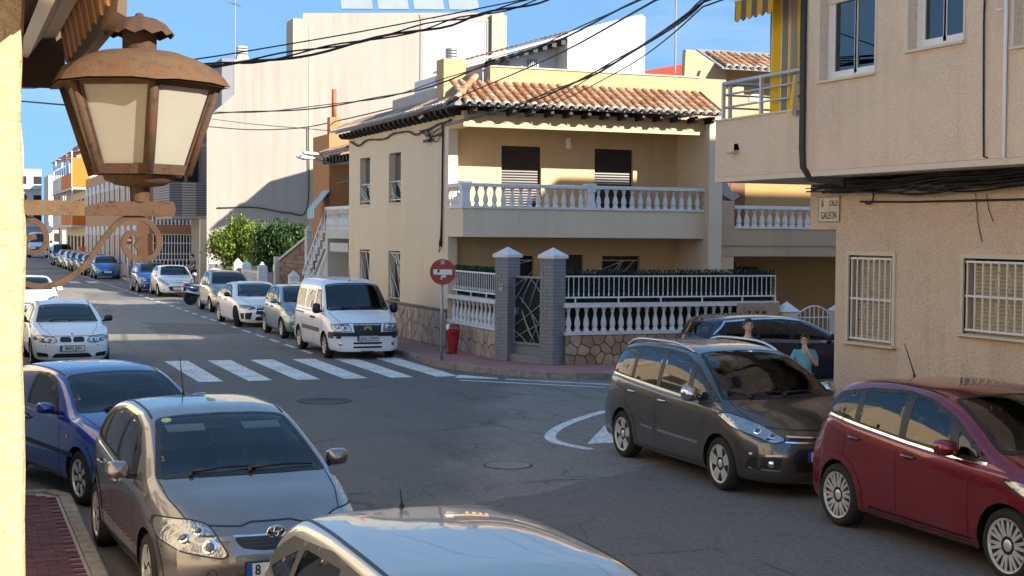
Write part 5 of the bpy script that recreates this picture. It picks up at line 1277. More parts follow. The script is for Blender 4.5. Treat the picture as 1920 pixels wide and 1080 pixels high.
# ---------------------------------------------------------------- the corner house
def corner_house():
    XF, YC, YB, YW, YE, XR = 12.09, 35.0, 33.85, 35.43, 44.8, 19.05
    t = thing('corner_house', 'cream two-storey corner house with clay tiled eaves and white balustraded balcony', 'house', (15.5,39,0))
    # street side wall: windows as (u along -y from the far end)
    wn_ = [(42.36,43.49,1.12,2.58),(39.18,40.36,1.12,2.58),(42.36,43.49,3.98,5.43),(39.16,40.34,3.98,5.43)]
    mb = MB(); wall(mb, (XF,YE), (0,-1), YE-YC, 0, 6.35, [(YE-b,YE-a,c,d) for a,b,c,d in wn_], 0.26); 
    mb.build('street_wall', M['cream_side'], t)
    P = lambda u, z, d: (XF+d, u, z)
    for k, (a, b_, c, d) in enumerate(wn_):
        w = MB(); w.box(XF+0.24,XF+0.27,a,b_,c,d); wo = w.build('window', M['void'], t)
        PS = lambda u, z, dd: (XF+0.20+dd, u, z)
        if k > 1: slat_shutter(wo, PS, a, b_, c+0.55, d, M['shutter_grey'], 0.06)
        g = MB(); g.box(XF+0.215,XF+0.225,a,b_,c,d); g.build('pane', M['dark_pane'], wo)
        s = MB(); s.box(XF-0.03,XF+0.25,a-0.03,b_+0.03,c-0.05,c+0.002); s.build('sill', M['cream_side'], wo)
        top = d-0.06 if k < 2 else c+0.62
        curly_bars(wo, lambda u, z, dd: (XF+0.05, u, z), a+0.04, b_-0.04, c+0.09, top, 11+k, M['bar_grey'], 0.013, 11 if k < 2 else 8)
    # front walls under and behind the balcony
    FW = [(13.60,14.69,1.05,2.52),(15.45,16.15,0.9,2.55),(16.72,17.87,1.3,2.52),(13.73,14.88,3.2,5.45),(16.46,17.63,3.2,5.45)]
    mb = MB(); wall(mb, (XF+0.26,YW), (1,0), XR-XF-0.26, 0, 6.1, [(a-XF-0.26,b_-XF-0.26,c,d) for a,b_,c,d in FW], 0.2); mb.build('front_wall', M['cream'], t)
    for k, (a, b_, c, d) in enumerate(FW):
        w = MB(); w.box(a,b_,YW+0.19,YW+0.22,c,d); wo = w.build('window' if k < 3 else 'balcony_door', M['void'], t)
        if k >= 3: slat_shutter(wo, lambda u, z, dd: (u, YW+0.10+dd, z), a, b_, c, d, M['shutter_dark'], 0.07)
        elif k == 1:
            g = MB(); g.box(a,b_,YW+0.1,YW+0.15,c,d); g.build('door_leaf', M['shutter_dark'], wo)
        else:
            g = MB(); g.box(a,b_,YW+0.12,YW+0.13,c,d); g.build('pane', M['dark_pane'], wo)
            curly_bars(wo, lambda u, z, dd: (u, YW+0.05, z), a+0.03, b_-0.03, c+0.1, d-0.12, 31+k, M['bar_grey'], 0.012, 7)
    li = MB(); li.lathe([(0.05,-0.16),(0.085,-0.12),(0.085,0.1),(0.05,0.15),(0.001,0.16)], 10, (15.66,YW-0.06,5.58)); li.build('wall_lamp', M['white'], t, True)
    # balcony: slab, parapet faces, floor, balustrade
    b = MB(); b.box(XF,XR-0.06,YB,YB+0.16,3.02,3.74); b.box(XF,XF+0.16,YB+0.163,YC,3.02,3.74); b.box(XF+0.163,XR-0.06,YB+0.163,YW-0.003,3.02,3.22); b.build('balcony_slab', M['cream_side'], t)
    cp = MB(); cp.box(XF-0.04,XR-0.06,YB-0.04,YB+0.19,3.742,3.80); cp.box(XF-0.04,XF+0.19,YB+0.192,YC-0.003,3.742,3.80); cp.build('lower_coping', M['white_bal'], t)
    hr = MB(); hr.box(XF-0.05,XR-0.06,YB-0.05,YB+0.18,4.29,4.38); hr.box(XF-0.05,XF+0.18,YB+0.182,YC-0.003,4.29,4.38); hr.build('handrail', M['white_bal'], t)
    for x in (XF+0.08, 15.63):
        p = MB(); p.cbox((x,YB+0.08,4.08), (0.20,0.20,0.56)); p.cbox((x,YB+0.08,3.86), (0.25,0.25,0.12)); p.cbox((x,YB+0.08,4.25), (0.25,0.25,0.07)); p.cbox((x,YB+0.08,4.40), (0.28,0.28,0.06)); p.build('rail_post', M['white_bal'], t)
    baluster_row(t, (XF+0.27,YB+0.08), (15.50,YB+0.08), 13, 3.80, 0.49); baluster_row(t, (15.76,YB+0.08), (XR-0.1,YB+0.08), 13, 3.80, 0.49)
    baluster_row(t, (XF+0.08,YB+0.3), (XF+0.08,YC-0.05), 4, 3.80, 0.49)
    # right fin wall and back mass
    f = MB(); f.box(XR-0.055,XR+0.35,YB-0.25,YE,0,6.28); f.build('party_wall', M['cream_side'], t)
    bk = MB(); bk.box(XF+0.3,XR-0.06,YE-0.1,YE,0,6.3); bk.build('rear_wall', M['cream_side'], t)
    # beam under the eaves
    bm = MB(); bm.box(XF,XR-0.06,YB,YB+0.25,5.80,6.20); bm.box(XF,XF+0.25,YB+0.252,YC,5.80,6.20); bm.build('eaves_beam', M['cream'], t)
    cl = MB(); cl.box(XF+0.25,XR-0.06,YB+0.25,YW,6.0,6.05); cl.build('loggia_ceiling', M['cream'], t)
    rf = MB(); rf.box(XF+0.02,XR-0.06,YB+0.5,YE-0.02,6.36,6.45); rf.build('roof_slab', M['concrete'], t)
    # eaves board, rafters, tiles
    eb = MB(); eb.prism([(XF-0.42,YB-0.52,6.27),(XR+0.15,YB-0.52,6.27),(XR+0.15,YB+0.75,6.93),(XF+0.5,YB+0.75,6.93)], (0,0,0.05))
    eb.prism([(XF-0.42,YB-0.52,6.271),(XF+0.12,YB+0.22,6.62),(XF+0.12,YE+0.2,6.62),(XF-0.42,YE+0.2,6.27)], (0,0,0.05)); eo = eb.build('eaves_board', M['eave_grey'], t)
    for i in range(14):
        x = XF+0.15+i*0.52; k = MB(); k.prism([(x-0.045,YB+0.0,6.22),(x-0.045,YB-0.46,6.26),(x-0.045,YB-0.46,6.16),(x-0.045,YB-0.36,6.09),(x-0.045,YB+0.0,6.09)], (0.09,0,0)); k.build('rafter_end', M['rafter'], t)
    for i in range(24):
        y = YB+0.2+i*0.46; k = MB(); k.prism([(XF,y,6.24),(XF-0.38,y,6.26),(XF-0.38,y,6.16),(XF-0.28,y,6.09),(XF,y,6.09)], (0,0.09,0)); k.build('rafter_end', M['rafter'], t)
    nt_ = len(COL.objects)
    tile_slope(t, (XF-0.20,YB-0.55,6.31), (1,0), (0,1), 29, 0.25, 5, R(26.5), 0.265)
    tile_slope(t, (XF-0.45,YB-0.15,6.31), (0,1), (1,0), 45, 0.25, 1, R(33.0))
    hp = MB()
    for i in range(5):
        p0 = Vector((XF-0.36+i*0.20,YB-0.42+i*0.28,6.42+i*0.145)); k = link('ridge_tile', TILE, t); d = Vector((0.20,0.28,0.145)).normalized(); ax = Vector((0.28,-0.20,0)).normalized(); nz = ax.cross(d)
        k.matrix_basis = Matrix.Translation(p0) @ Matrix((ax, d, nz)).transposed().to_4x4() @ Matrix.Scale(1.15, 4)
    # parapet, chimney stack
    pa = MB(); pa.box(XF+1.0,XR+0.15,YB+0.78,YB+0.95,6.6,7.42); pa.build('front_parapet', M['cream_sun'], t)
    pc = MB(); pc.box(XF+0.98,XR+0.17,YB+0.75,YB+0.98,7.42,7.46); pc.build('parapet_coping', M['concrete'], t)
    ps = MB(); ps.box(XF+0.13,XF+0.3,YB+2.556,YB+6.6,6.3,7.0); ps.box(XF+0.13,XF+0.3,YB+6.602,YE,6.3,6.72); ps.box(XF+0.85,XF+0.998,YB+0.955,YB+2.3,6.5,7.40); ps.build('side_parapet', M['joint_grey'], t)
    ch = MB(); ch.box(XF+0.13,XF+0.75,YB+1.95,YB+2.55,6.3,7.72); co = ch.build('chimney', M['cream_sun'], t)
    cw = MB()
    for k in range(4): cw.lathe([(0.15,7.74+k*0.075),(0.16,7.75+k*0.075),(0.16,7.785+k*0.075),(0.15,7.795+k*0.075)], 14, (XF+0.44,YB+2.25,0))
    cw.lathe([(0.12,7.71),(0.12,8.03)], 12, (XF+0.44,YB+2.25,0)); cw.build('chimney_cowl', M['galv'], co, True, 40)
    # stone plinth on the street side
    mb = MB(); mb.box(XF-0.035,XF-0.001,YC-0.0,YE,0.0,1.08); mb.build('plinth_bed', M['mortar'], t)
    stone_face(t, (XF-0.035,40.6), (0,-1), 40.6-YC, 0.13, 1.06, 0.21, 0.46, M['stone_grey'], 0.02, 3)
    cpn = MB(); cpn.box(XF-0.075,XF+0.0,YC,YE,1.08,1.13); cpn.build('plinth_cap', M['plinth_cap'], t)
    return t
M['bar_grey'] = plain('grey_iron_bar', (0.55,0.54,0.52), 0.5, 0.0); M['dark_pane'] = plain('dim_window_pane', (0.025,0.026,0.028), 0.25, spec=0.25)
M['eave_grey'] = plain('eaves_board_grey', (0.22,0.22,0.23), 0.8)
M['cream_sun'] = plaster('cream_render_in_sun', (0.46,0.335,0.185), (0.25,0.17,0.10), 0.55, streak=0.9)  # house cream, darkened in its colour to hold back the full sun
M['joint_grey'] = plaster('grey_parapet', (0.40,0.37,0.35), (0.2,0.17,0.15), 0.4)
M['plinth_cap'] = plain('brown_stone_cap', (0.24,0.19,0.15), 0.8, var=0.2)
corner_house()

# ---------------------------------------------------------------- fence, gate pillars, gate
def fence_run(name, label, a, b, nb, stone_m, cw, ch, seed, zb=0.80, bars_sp=0.125, balcut=1.0):
    a = Vector(a); b = Vector(b); d = (b-a); L = d.length; u = d/L; n = Vector((u.y, -u.x))    # outside to the right of u
    t = thing(name, label, 'fence', (a.x,a.y,0))
    def Q(s, off, z): p = a+u*s-n*off; return (p.x, p.y, z)
    def slab(s0, s1, o0, o1, z0, z1, nm, m):
        k = MB(); k.prism([Q(s0,o0,z0),Q(s1,o0,z0),Q(s1,o1,z0),Q(s0,o1,z0)], (0,0,z1-z0)); return k.build(nm, m, t)
    slab(0, L, 0.0, 0.22, 0, zb, 'base_wall', M['mortar'])
    stone_face(t, (a.x,a.y), (u.x,u.y), L, 0.12, zb-0.005, cw, ch, stone_m, 0.045, seed)
    slab(-0.02, L+0.02, -0.05, 0.26, zb, zb+0.075, 'lower_coping', M['white_bal'])
    zt = 1.43; Lb = L*balcut
    baluster_row(t, Q(0.02,0.1,0)[:2], Q(Lb-0.02,0.1,0)[:2], nb, zb+0.075, zt-zb-0.075, s=0.95)
    slab(-0.02, L+0.02, -0.04, 0.25, zt, zt+0.10, 'upper_coping', M['white_bal'])
    for z in (1.655, 2.14): k = MB(); k.bar(Q(0,0.1,z), Q(L,0.1,z), 0.04, 0.035); k.build('rail', M['white'], t)
    k0 = MB(); k0.cbox((0,0,0.235), (0.017,0.012,0.47)); k0.lathe([(0.001,0.12),(0.02,0.07),(0.012,0.0)][::-1], 6, (0,0,0.0)); bar_me = k0.mesh('railing_bar', M['white'])
    nn = int(L/bars_sp); ang = math.atan2(u.y, u.x)
    for i in range(nn+1):
        o = link('railing_bar', bar_me, t); o.location = Q(L*i/nn,0.1,1.67); o.rotation_euler = (0,0,ang)
    for i in range(int(L/1.1)+1): k = MB(); s = min(L, 0.3+i*1.1); k.bar(Q(s,0.1,1.53), Q(s,0.1,1.655), 0.03); k.build('rail_foot', M['white'], t)
    # leafy screen behind the railing
    bk = MB(); bk.prism([Q(0,0.24,zb+0.08),Q(L,0.24,zb+0.08),Q(L,0.27,zb+0.08),Q(0,0.27,zb+0.08)], (0,0,2.20-zb-0.08)); bk.build('screen_cloth', M['hedge_dark'], t)
    rnd = random.Random(seed+5); mb = MB()
    for i in range(int(L*900)):
        s = rnd.uniform(0,L); z = (rnd.uniform(1.5,2.28) if rnd.random() < 0.55 else rnd.uniform(2.08,2.29)) if rnd.random() < 0.88 else rnd.uniform(0.9,1.5); off = rnd.uniform(0.13,0.23); c = Vector(Q(s,off,z)); q = Matrix.Rotation(rnd.uniform(0,6.28),3,'Z') @ Matrix.Rotation(rnd.uniform(-1.2,1.2),3,'X')
        sz = rnd.uniform(0.025,0.05); mb.add([c+q@Vector((-sz*0.4,0,0)), c+q@Vector((0,-sz*0.1,-sz)), c+q@Vector((sz*0.4,0,0)), c+q@Vector((0,sz*0.2,sz))], [(0,1,2,3)])
    o = mb.build('leaf_screen', M['hedge'], t); o['kind'] = 'stuff'
    return t
M['hedge_dark'] = plain('screen_cloth', (0.012,0.022,0.014), 0.9)
fence_run('garden_fence', 'white balustrade fence on stone base left of the gate', (12.11,34.95), (12.11,31.42), 12, M['stone_grey'], 0.19, 0.38, 4)
f2 = fence_run('garden_fence', 'long white balustrade fence on rubble stone base right of the gate', (13.08,29.67), (18.7,29.67), 20, M['stone'], 0.27, 0.25, 9, balcut=0.80)
def fence_extras():
    # meter cupboard pier at the right end
    k = MB(); k.box(17.55,18.72,29.60,29.64,0.8,1.50); k.build('meter_pier', M['stone_plain'], f2)
    k = MB(); k.box(17.72,18.30,29.57,29.597,0.95,1.42); d = k.build('meter_door', M['meter'], f2)
    for x in (17.80,18.02,18.22): q = MB(); q.box(x,x+0.10,29.562,29.569,1.12,1.30); q.build('meter_window', M['dark_metal'], d)
    # gate pillars
    ang = math.atan2(-1.3,0.6)
    for (x, y, lb) in ((12.25,31.15,'left slate grey gate pillar with white pyramid cap and bell plate'), (12.85,29.85,'right slate grey gate pillar with white pyramid cap')):
        t = thing('gate_pillar', lb, 'pillar', (x,y,0), group='slate gate pillars')
        M4 = Matrix.Translation((x,y,0)) @ Matrix.Rotation(ang,4,'Z'); h = 0.205
        k = MB(); k.cbox(None,(2*h-0.02,2*h-0.02,2.5),M=M4 @ Matrix.Translation((0,0,1.25+0.0))); k.build('core', M['slate_joint'], t)
        for r_ in range(31):
            for s in (0, 1):
                Ms = M4 @ Matrix.Rotation(s*math.pi/2,4,'Z')
                z = 0.135+r_*0.078
                sh = 0.205 if r_ % 2 else 0.0
                for (a, b_) in (((-h,0.0),(0.008,h)) if r_ % 2 else ((-h,-0.1),(-0.092,h))):
                    k = MB(); k.cbox(None,(b_-a-0.004,0.014,0.066),M=Ms @ Matrix.Translation(((a+b_)/2,-h+0.001,z+0.036))); k.build('brick', M['slate_paint'], t)
        c = MB(); hh = 0.25; pts = [M4 @ Vector(p) for p in ((-hh,-hh,2.55),(hh,-hh,2.55),(hh,hh,2.55),(-hh,hh,2.55),(-hh,-hh,2.62),(hh,-hh,2.62),(hh,hh,2.62),(-hh,hh,2.62),(0,0,2.80))]
        c.add(pts, [(3,2,1,0),(0,1,5,4),(1,2,6,5),(2,3,7,6),(3,0,4,7),(4,5,8),(5,6,8),(6,7,8),(7,4,8)]); c.build('cap', M['white_bal'], t)
        if x < 12.5:
            k = MB(); k.cbox(None,(0.13,0.03,0.17),M=M4 @ Matrix.Rotation(math.pi,4,'Z') @ Matrix.Rotation(math.pi,4,'Z') @ Matrix.Translation((0.02,-h-0.02,1.85))); bo = k.build('bell_plate', M['galv'], t)
            k = MB(); k.cbox(None,(0.04,0.034,0.04),M=M4 @ Matrix.Translation((0.02,-h-0.022,1.88))); k.build('bell_button', M['ink'], bo)
    # gate leaf
    a = Vector((12.25,31.15)); b = Vector((12.85,29.85)); u = (b-a).normalized(); L = (b-a).length; s0, s1 = 0.215, L-0.215
    t = thing('garden_gate', 'grey metal gate with irregular crossing bars between the slate pillars', 'gate', (12.55,30.5,0))
    P = lambda s, z, d=0: (a.x+u.x*s, a.y+u.y*s, z)
    nrm = Vector((u.y,-u.x,0))
    for (p, q) in ((P(s0,0.55),P(s0,2.12)), (P(s1,0.55),P(s1,2.12)), (P(s0,0.56),P(s1,0.56)), (P(s0,2.10),P(s1,2.10))):
        k = MB(); k.bar(p, q, 0.05); k.build('gate_frame', M['gate_grey'], t)
    W = s1-s0
    lines = [((0.0,0.85),(0.42,1.0)), ((0.42,1.0),(0.0,0.62)), ((0.58,1.0),(0.25,0.60)), ((0.52,1.0),(1.0,0.64)), ((0.18,0.70),(0.58,0.45)), ((0.25,0.50),(0.55,0.10)), ((1.0,0.66),(0.0,0.25)), ((0.78,1.0),(0.5,0.55)), ((0.0,0.05),(0.75,0.28)),
             ((0.0,0.18),(0.42,0.0)), ((0.25,0.50),(0.68,0.0)), ((0.52,0.0),(0.98,0.55)), ((0.55,0.45),(0.85,0.0)), ((0.85,0.46),(1.0,0.2)), ((1.0,0.18),(0.82,0.12)), ((0.58,0.45),(0.80,0.28))]
    for i, (p, q) in enumerate(lines):
        k = MB(); m_ = ((p[0]+q[0])/2+0.05*math.sin(i*2.3), (p[1]+q[1])/2+0.015); pts = []
        for j in range(7):
            tt = j/6; x_ = p[0]*(1-tt)**2+2*m_[0]*tt*(1-tt)+q[0]*tt*tt; y_ = p[1]*(1-tt)**2+2*m_[1]*tt*(1-tt)+q[1]*tt*tt; pts.append(P(s0+W*min(1,max(0,x_)), 0.57+1.52*y_))
        k.tube(pts, 0.014, 5); k.build('gate_bar', M['gate_grey'], t, True)
    k = MB(); k.prism([Vector(P(s0,0.56))-nrm*0.05,Vector(P(s1,0.56))-nrm*0.05,Vector(P(s1,2.1))-nrm*0.05,Vector(P(s0,2.1))-nrm*0.05], -nrm*0.01); k.build('backing_sheet', M['hedge_dark'], t)
    k = MB(); k.cbox((*P(s0+0.09,1.30)[:2],1.30), (0.05,0.1,0.16), math.atan2(u.y,u.x)); k.build('lock', M['galv'], t)
    st = thing('gate_steps', 'speckled granite steps in front of the garden gate', 'steps', (12.5,30.5,0))
    for (z0, z1, o) in ((0.12,0.30,0.12), (0.30,0.50,-0.06)):
        k = MB(); k.prism([Vector(P(s0,z0))+nrm*o,Vector(P(s1,z0))+nrm*o,Vector(P(s1,z0))-nrm*0.4,Vector(P(s0,z0))-nrm*0.4], (0,0,z1-z0)); k.build('step', M['granite'], st)
    # next gate, far right, with two small white pillars
    for x, lb in ((18.98,'small white capped pillar beside the meter pier'), (20.55,'small white capped pillar near the rough-rendered building corner')):
        t = thing('small_pillar', lb, 'pillar', (x,29.7,0), group='small white gate pillars')
        k = MB(); k.box(x-0.2,x+0.2,29.5,29.9,0.12,1.28); k.build('shaft', M['white_bal'], t)
        k = MB(); k.add([(x-0.25,29.45,1.28),(x+0.25,29.45,1.28),(x+0.25,29.95,1.28),(x-0.25,29.95,1.28),(x,29.7,1.52)], [(3,2,1,0),(0,1,4),(1,2,4),(2,3,4),(3,0,4)]); k.build('cap', M['white_bal'], t)
    t = thing('arched_gate', 'white arched bar gate between two small pillars', 'gate', (19.77,29.7,0))
    k = MB(); k.tube([(19.2+1.14*i/12,29.7,1.12+0.28*math.sin(math.pi*i/12)) for i in range(13)], 0.02, 6); k.build('arched_rail', M['white'], t, True)
    for z in (0.3,1.12): k = MB(); k.bar((19.2,29.7,z),(20.34,29.7,z),0.03); k.build('rail', M['white'], t)
    for i in range(9): x = 19.25+i*0.13; k = MB(); k.bar((x,29.7,0.2),(x,29.7,1.12+0.28*math.sin(math.pi*(x-19.2)/1.14)),0.018); k.build('bar', M['white'], t)
M['slate_joint'] = plain('slate_joint', (0.16,0.155,0.155), 0.8); M['gate_grey'] = plain('gate_grey_metal', (0.30,0.30,0.31), 0.45, 0.5)
M['stone_plain'] = plain('pier_stone', (0.42,0.33,0.23), 0.85, var=0.3, scale=5, bmp=0.3); M['meter'] = plain('meter_door_paint', (0.36,0.28,0.20), 0.6, var=0.15)
fence_extras()
# ---------------------------------------------------------------- right-hand building (rough render), close
M['rough'] = plaster('pebbledash_render', (0.70,0.535,0.40), (0.34,0.20,0.10), 0.6, 0.9, 70.0, 0.55, (0.12,0.085,0.06))
M['rough_up'] = plaster('pebbledash_render_upper', (0.78,0.60,0.45), (0.40,0.23,0.10), 0.75, 0.9, 70.0, 0.5, (0.13,0.09,0.07), streak=0.7)
M['trim_cream'] = plain('cream_window_paint', (0.62,0.53,0.40), 0.55, var=0.06, scale=3)
M['shutter_cream'] = plain('cream_roller_shutter', (0.46,0.36,0.23), 0.6, var=0.1)
M['pvc'] = plain('white_window_frame', (0.74,0.71,0.66), 0.35, var=0.04)
M['soffit'] = plain('soffit_render', (0.40,0.35,0.30), 0.9)
M['awn_y'] = stripes('yellow_grey_stripes', [(0,(0.80,0.47,0.02)),(0.34,(0.75,0.68,0.45)),(0.38,(0.24,0.225,0.22)),(0.60,(0.75,0.68,0.45)),(0.64,(0.80,0.47,0.02)),(0.78,(0.30,0.28,0.27))], 1, 0.42)
M['curtain'] = plain('dark_red_curtain', (0.05,0.012,0.012), 0.8)

def right_building():
    X0, XU, YC, YU = 12.23, 11.38, 17.83, 17.46
    t = thing('rough_rendered_building', 'tall building in rough beige pebbledash with overhanging upper storeys and barred windows', 'building', (20,0,0))
    W = [(16.43,17.47,1.58,2.83),(13.2,14.95,1.86,2.83)] + [(y,y+1.7,1.86,2.83) for y in (8.5,3.0,-3.0)]
    mb = MB(); wall(mb, (X0,YC), (0,-1), YC+40, 0, 4.0, [(YC-b,YC-a,c,d) for a,b,c,d in W], 0.18)
    mb.box(X0,40,YC+0.002,18.52,3.2,4.0); mb.box(X0+0.2,40,YC-0.15,YC,0,4.0); mb.build('ground_floor_wall', M['rough'], t)
    for k, (a, b, c, d) in enumerate(W):
        w = MB(); w.box(X0+0.16,X0+0.18,a,b,c,d); wo = w.build('window', M['void'], t)
        f = MB(); e = 0.055
        for (p, q, r_, s) in ((a-e,b+e,d,d+e),(a-e,a,c,d),(b,b+e,c,d)): f.box(X0-0.03,X0+0.05,p,q,r_,s)
        f.build('surround', M['trim_cream'], wo)
        s_ = MB(); s_.prism([(X0-0.09,a-0.09,c-0.035),(X0+0.1,a-0.09,c-0.02),(X0+0.1,a-0.09,c+0.0),(X0-0.09,a-0.09,c-0.005)], (0,b-a+0.18,0)); s_.build('sill', M['trim_cream'], wo)
        slat_shutter(wo, lambda u, z, dd: (X0+0.10+dd,u,z), a, b-0.10, c, d, M['shutter_cream'], 0.052)
        if k > 1: continue
        n = 8 if k == 0 else 12
        for i in range(n):
            y = a+0.06+(b-a-0.12)*i/(n-1); r = MB(); r.box(X0-0.012,X0+0.006,y-0.009,y+0.009,c+0.03,d-0.03); r.build('window_bar', M['pvc'], wo)
        for z in (c+0.05, d-0.045, c+(d-c)*0.5):
            r = MB(); r.box(X0-0.006,X0+0.012,a+0.02,b-0.02,z-0.014,z+0.014); r.build('cross_bar', M['pvc'], wo)
        ym = (a+b)/2 if k == 0 else 14.2
        for sg in (-1, 1):
            for dz in (-1, 1):
                pts = []
                for i in range(22):
                    tt = i/21; an = tt*3.3*math.pi; rr = 0.085*(1-tt*0.72); pts.append((X0-0.018, ym+sg*(0.075+0.02-rr*math.cos(an)*0.6), (c+d)/2+dz*(0.02+0.06+rr*math.sin(an)+0.26*(1-tt)**3)))
                q = MB(); q.tube(pts, 0.006, 4); q.build('scroll', M['trim_cream'], wo, True)
    # overhanging upper floors
    UW = [(15.78,17.05,5.26,6.60),(14.02,15.08,5.46,6.65),(11.6,13.14,5.28,6.6),(7.5,9.0,5.3,6.6),(2.0,3.5,5.3,6.6)]
    mb = MB(); wall(mb, (XU,YU), (0,-1), YU+5, 4.02, 13.9, [(YU-b,YU-a,c,d) for a,b,c,d in UW], 0.24)
    mb.box(XU+0.25,40,YU-0.2,YU,4.05,13.9); mb.build('upper_wall', M['rough_up'], t)
    so = MB(); so.box(XU,X0+0.3,-40,YU,3.94,4.017); so.box(XU,40,YU+0.003,19.95,3.94,4.017); so.build('soffit', M['trim_cream'], t)
    rf = MB(); rf.box(XU,40,-5,YU,13.9,14.05); rf.box(27.6,40,2,YU,14.05,15.2); rf.build('roof', M['concrete'], t)  # unseen: roof height and raised right block added to shade the corner house
    jl = MB(); jl.box(XU-0.004,XU+0.004,-40,YU,5.245,5.262); jl.build('joint_line', M['trim_cream'], t)
    lw = MB(); lw.box(XU,40,-40,-5.01,4.02,9.6); lw.build('unseen_low_wing', M['rough_up'], t)  # unseen wing, added and kept low so the sun reaches the lantern
    for k, (a, b, c, d) in enumerate(UW):
        w = MB(); w.box(XU+0.5,XU+0.52,a-0.3,b+0.3,c-0.3,d+0.3); wo = w.build('window', M['void'], t)
        s_ = MB(); s_.box(XU-0.05,XU+0.22,a-0.04,b+0.04,c-0.03,c+0.004); s_.build('sill', M['trim_cream'], wo)
        e = MB(); e.box(XU-0.012,XU+0.0,b,b+0.035,c,d); e.box(XU-0.012,XU,a-0.035,a,c,d); e.build('surround', M['trim_cream'], wo)
        xa = XU+0.13; ym = (a+b)/2
        f = MB()
        for (p, q, r_, s) in ((a,b,c,c+0.07),(a,b,d-0.06,d),(a,a+0.06,c+0.07,d-0.06),(b-0.09,b,c+0.07,d-0.06)): f.box(xa,xa+0.07,p,q,r_,s)
        f.build('frame', M['pvc'], wo)
        for (p, q) in ((a+0.06,ym+0.03),(ym-0.03,b-0.09)):
            g = MB()
            for (u0,u1,v0,v1) in ((p,q,c+0.07,c+0.13),(p,q,d-0.12,d-0.06),(p,p+0.05,c+0.13,d-0.12),(q-0.05,q,c+0.13,d-0.12)): g.box(xa+0.012,xa+0.05,u0,u1,v0,v1)
            so_ = g.build('sash', M['pvc'], wo); g = MB(); g.box(xa+0.028,xa+0.033,p+0.05,q-0.05,c+0.13,d-0.12); g.build('pane', M['win_glass'], so_)
        if k == 0:
            g = MB(); g.box(xa-0.02,xa+0.1,a,b,6.33,6.62); g.build('shutter_box', M['trim_cream'], wo)
            g = MB(); g.box(XU+0.35,XU+0.37,ym+0.12,b,c,d); g.build('curtain', M['curtain'], wo)
            g = MB(); g.lathe([(0.001,-0.09),(0.06,-0.07),(0.09,0),(0.06,0.07),(0.001,0.09)], 12, (XU+0.33,ym+0.22,5.78)); g.build('globe_lamp', M['white'], wo, True)
    # balcony round the corner
    b = MB(); b.box(XU,XU+0.16,YU+0.002,19.95,4.02,4.90); b.box(XU+0.162,16.5,19.80,19.95,4.02,4.90); b.build('balcony_parapet', M['rough_up'], t)
    c_ = MB(); c_.box(XU-0.025,XU+0.19,YU+0.002,19.97,4.902,4.93); c_.box(XU+0.192,16.5,19.78,19.97,4.902,4.93); c_.build('parapet_coping', M['trim_cream'], t)
    sp_ = MB(); sp_.prism([(XU,19.2,4.42),(XU-0.2,19.25,4.36),(XU,19.25,4.36),(XU,19.25,4.52)], (0,0.12,0)); sp_.build('water_spout', M['trim_cream'], t)
    for z in (5.12, 5.32): r = MB(); r.tube([(XU+0.08,YU+0.1,z),(XU+0.08,19.85,z),(13.5,19.85,z)], 0.018, 6); r.build('rail', M['galv_white'], t, True)
    r = MB(); r.tube([(XU+0.08,YU+0.02,5.50),(XU+0.08,19.85,5.50),(15,19.85,5.50)], 0.032, 8); r.build('handrail', M['galv_white'], t, True)
    for (x, y) in ((XU+0.08,19.85),(XU+0.2,19.85),(XU+0.08,18.72),(XU+0.08,17.6),(12.6,19.85)): r = MB(); r.bar((x,y,4.92),(x,y,5.5),0.05); r.build('rail_post', M['galv_white'], t)
    # cable bundle down the corner and under the overhang, drain pipe
    t2 = thing('cable_bundle', 'thick black cable bundle running down the beige corner and under the overhang', 'cables', (XU,YU,4))
    for i in range(5):
        dy = i*0.022-0.05; k = MB(); k.tube([(XU-0.03,YU-0.03+dy,8.0),(XU-0.035,YU-0.02+dy,6.0),(XU-0.03,YU-0.03+dy,4.35),(XU-0.025,YU-0.05+dy,4.08),(XU+0.02,YU-0.2+dy,3.93-0.01*i),(XU+0.12,16.6,3.88-0.02*i)], 0.020, 6); k.build('riser_cable', M['cable'], t2, True)
    rnd = random.Random(5)
    for i in range(22):
        z0 = 3.72+rnd.uniform(0,0.20); x = X0-0.05-rnd.uniform(0,0.35); pts = []; y = 17.3+rnd.uniform(-0.2,0.9); p = rnd.uniform(0,6)
        while y > 6: pts.append((x+0.02*math.sin(y*2+p), y, z0+0.045*math.sin(y*1.1+p)+0.02*math.sin(y*3.1+p*2))); y -= 0.3
        k = MB(); k.tube(pts, rnd.uniform(0.008,0.022), 5); k.build('run_cable', M['cable'], t2, True)
    k = MB(); k.tube([(X0-0.03,17.2,3.60),(X0-0.03,16,3.575),(X0-0.03,12,3.56),(X0-0.03,7,3.56)], 0.014, 5); k.build('run_cable', M['cable'], t2, True)
    k = MB(); k.tube(arc((X0-0.04,17.0,3.68),0.12,90,300,10,'yz'), 0.012, 5); k.build('cable_loop', M['cable'], t2, True)
    for (y, l) in ((14.75,0.62),(14.55,0.36)): k = MB(); k.tube([(X0-0.02,y,3.66),(X0-0.015,y-0.05,3.66-l*0.6),(X0-0.015,y-0.13,3.66-l)], 0.006, 4); k.build('loose_cable', M['cable'], t2)
    k = MB(); k.tube([(XU-0.015,13.63,7.0),(XU-0.02,13.64,5.6),(XU-0.015,13.62,4.6),(XU-0.015,13.6,4.05),(XU+0.1,13.3,3.95)], 0.012, 5); k.build('riser_cable', M['cable'], t2, True)
    t3 = thing('drain_pipe', 'thin white drain pipe on the beige wall at right edge', 'pipe', (XU-0.03,13.25,4))
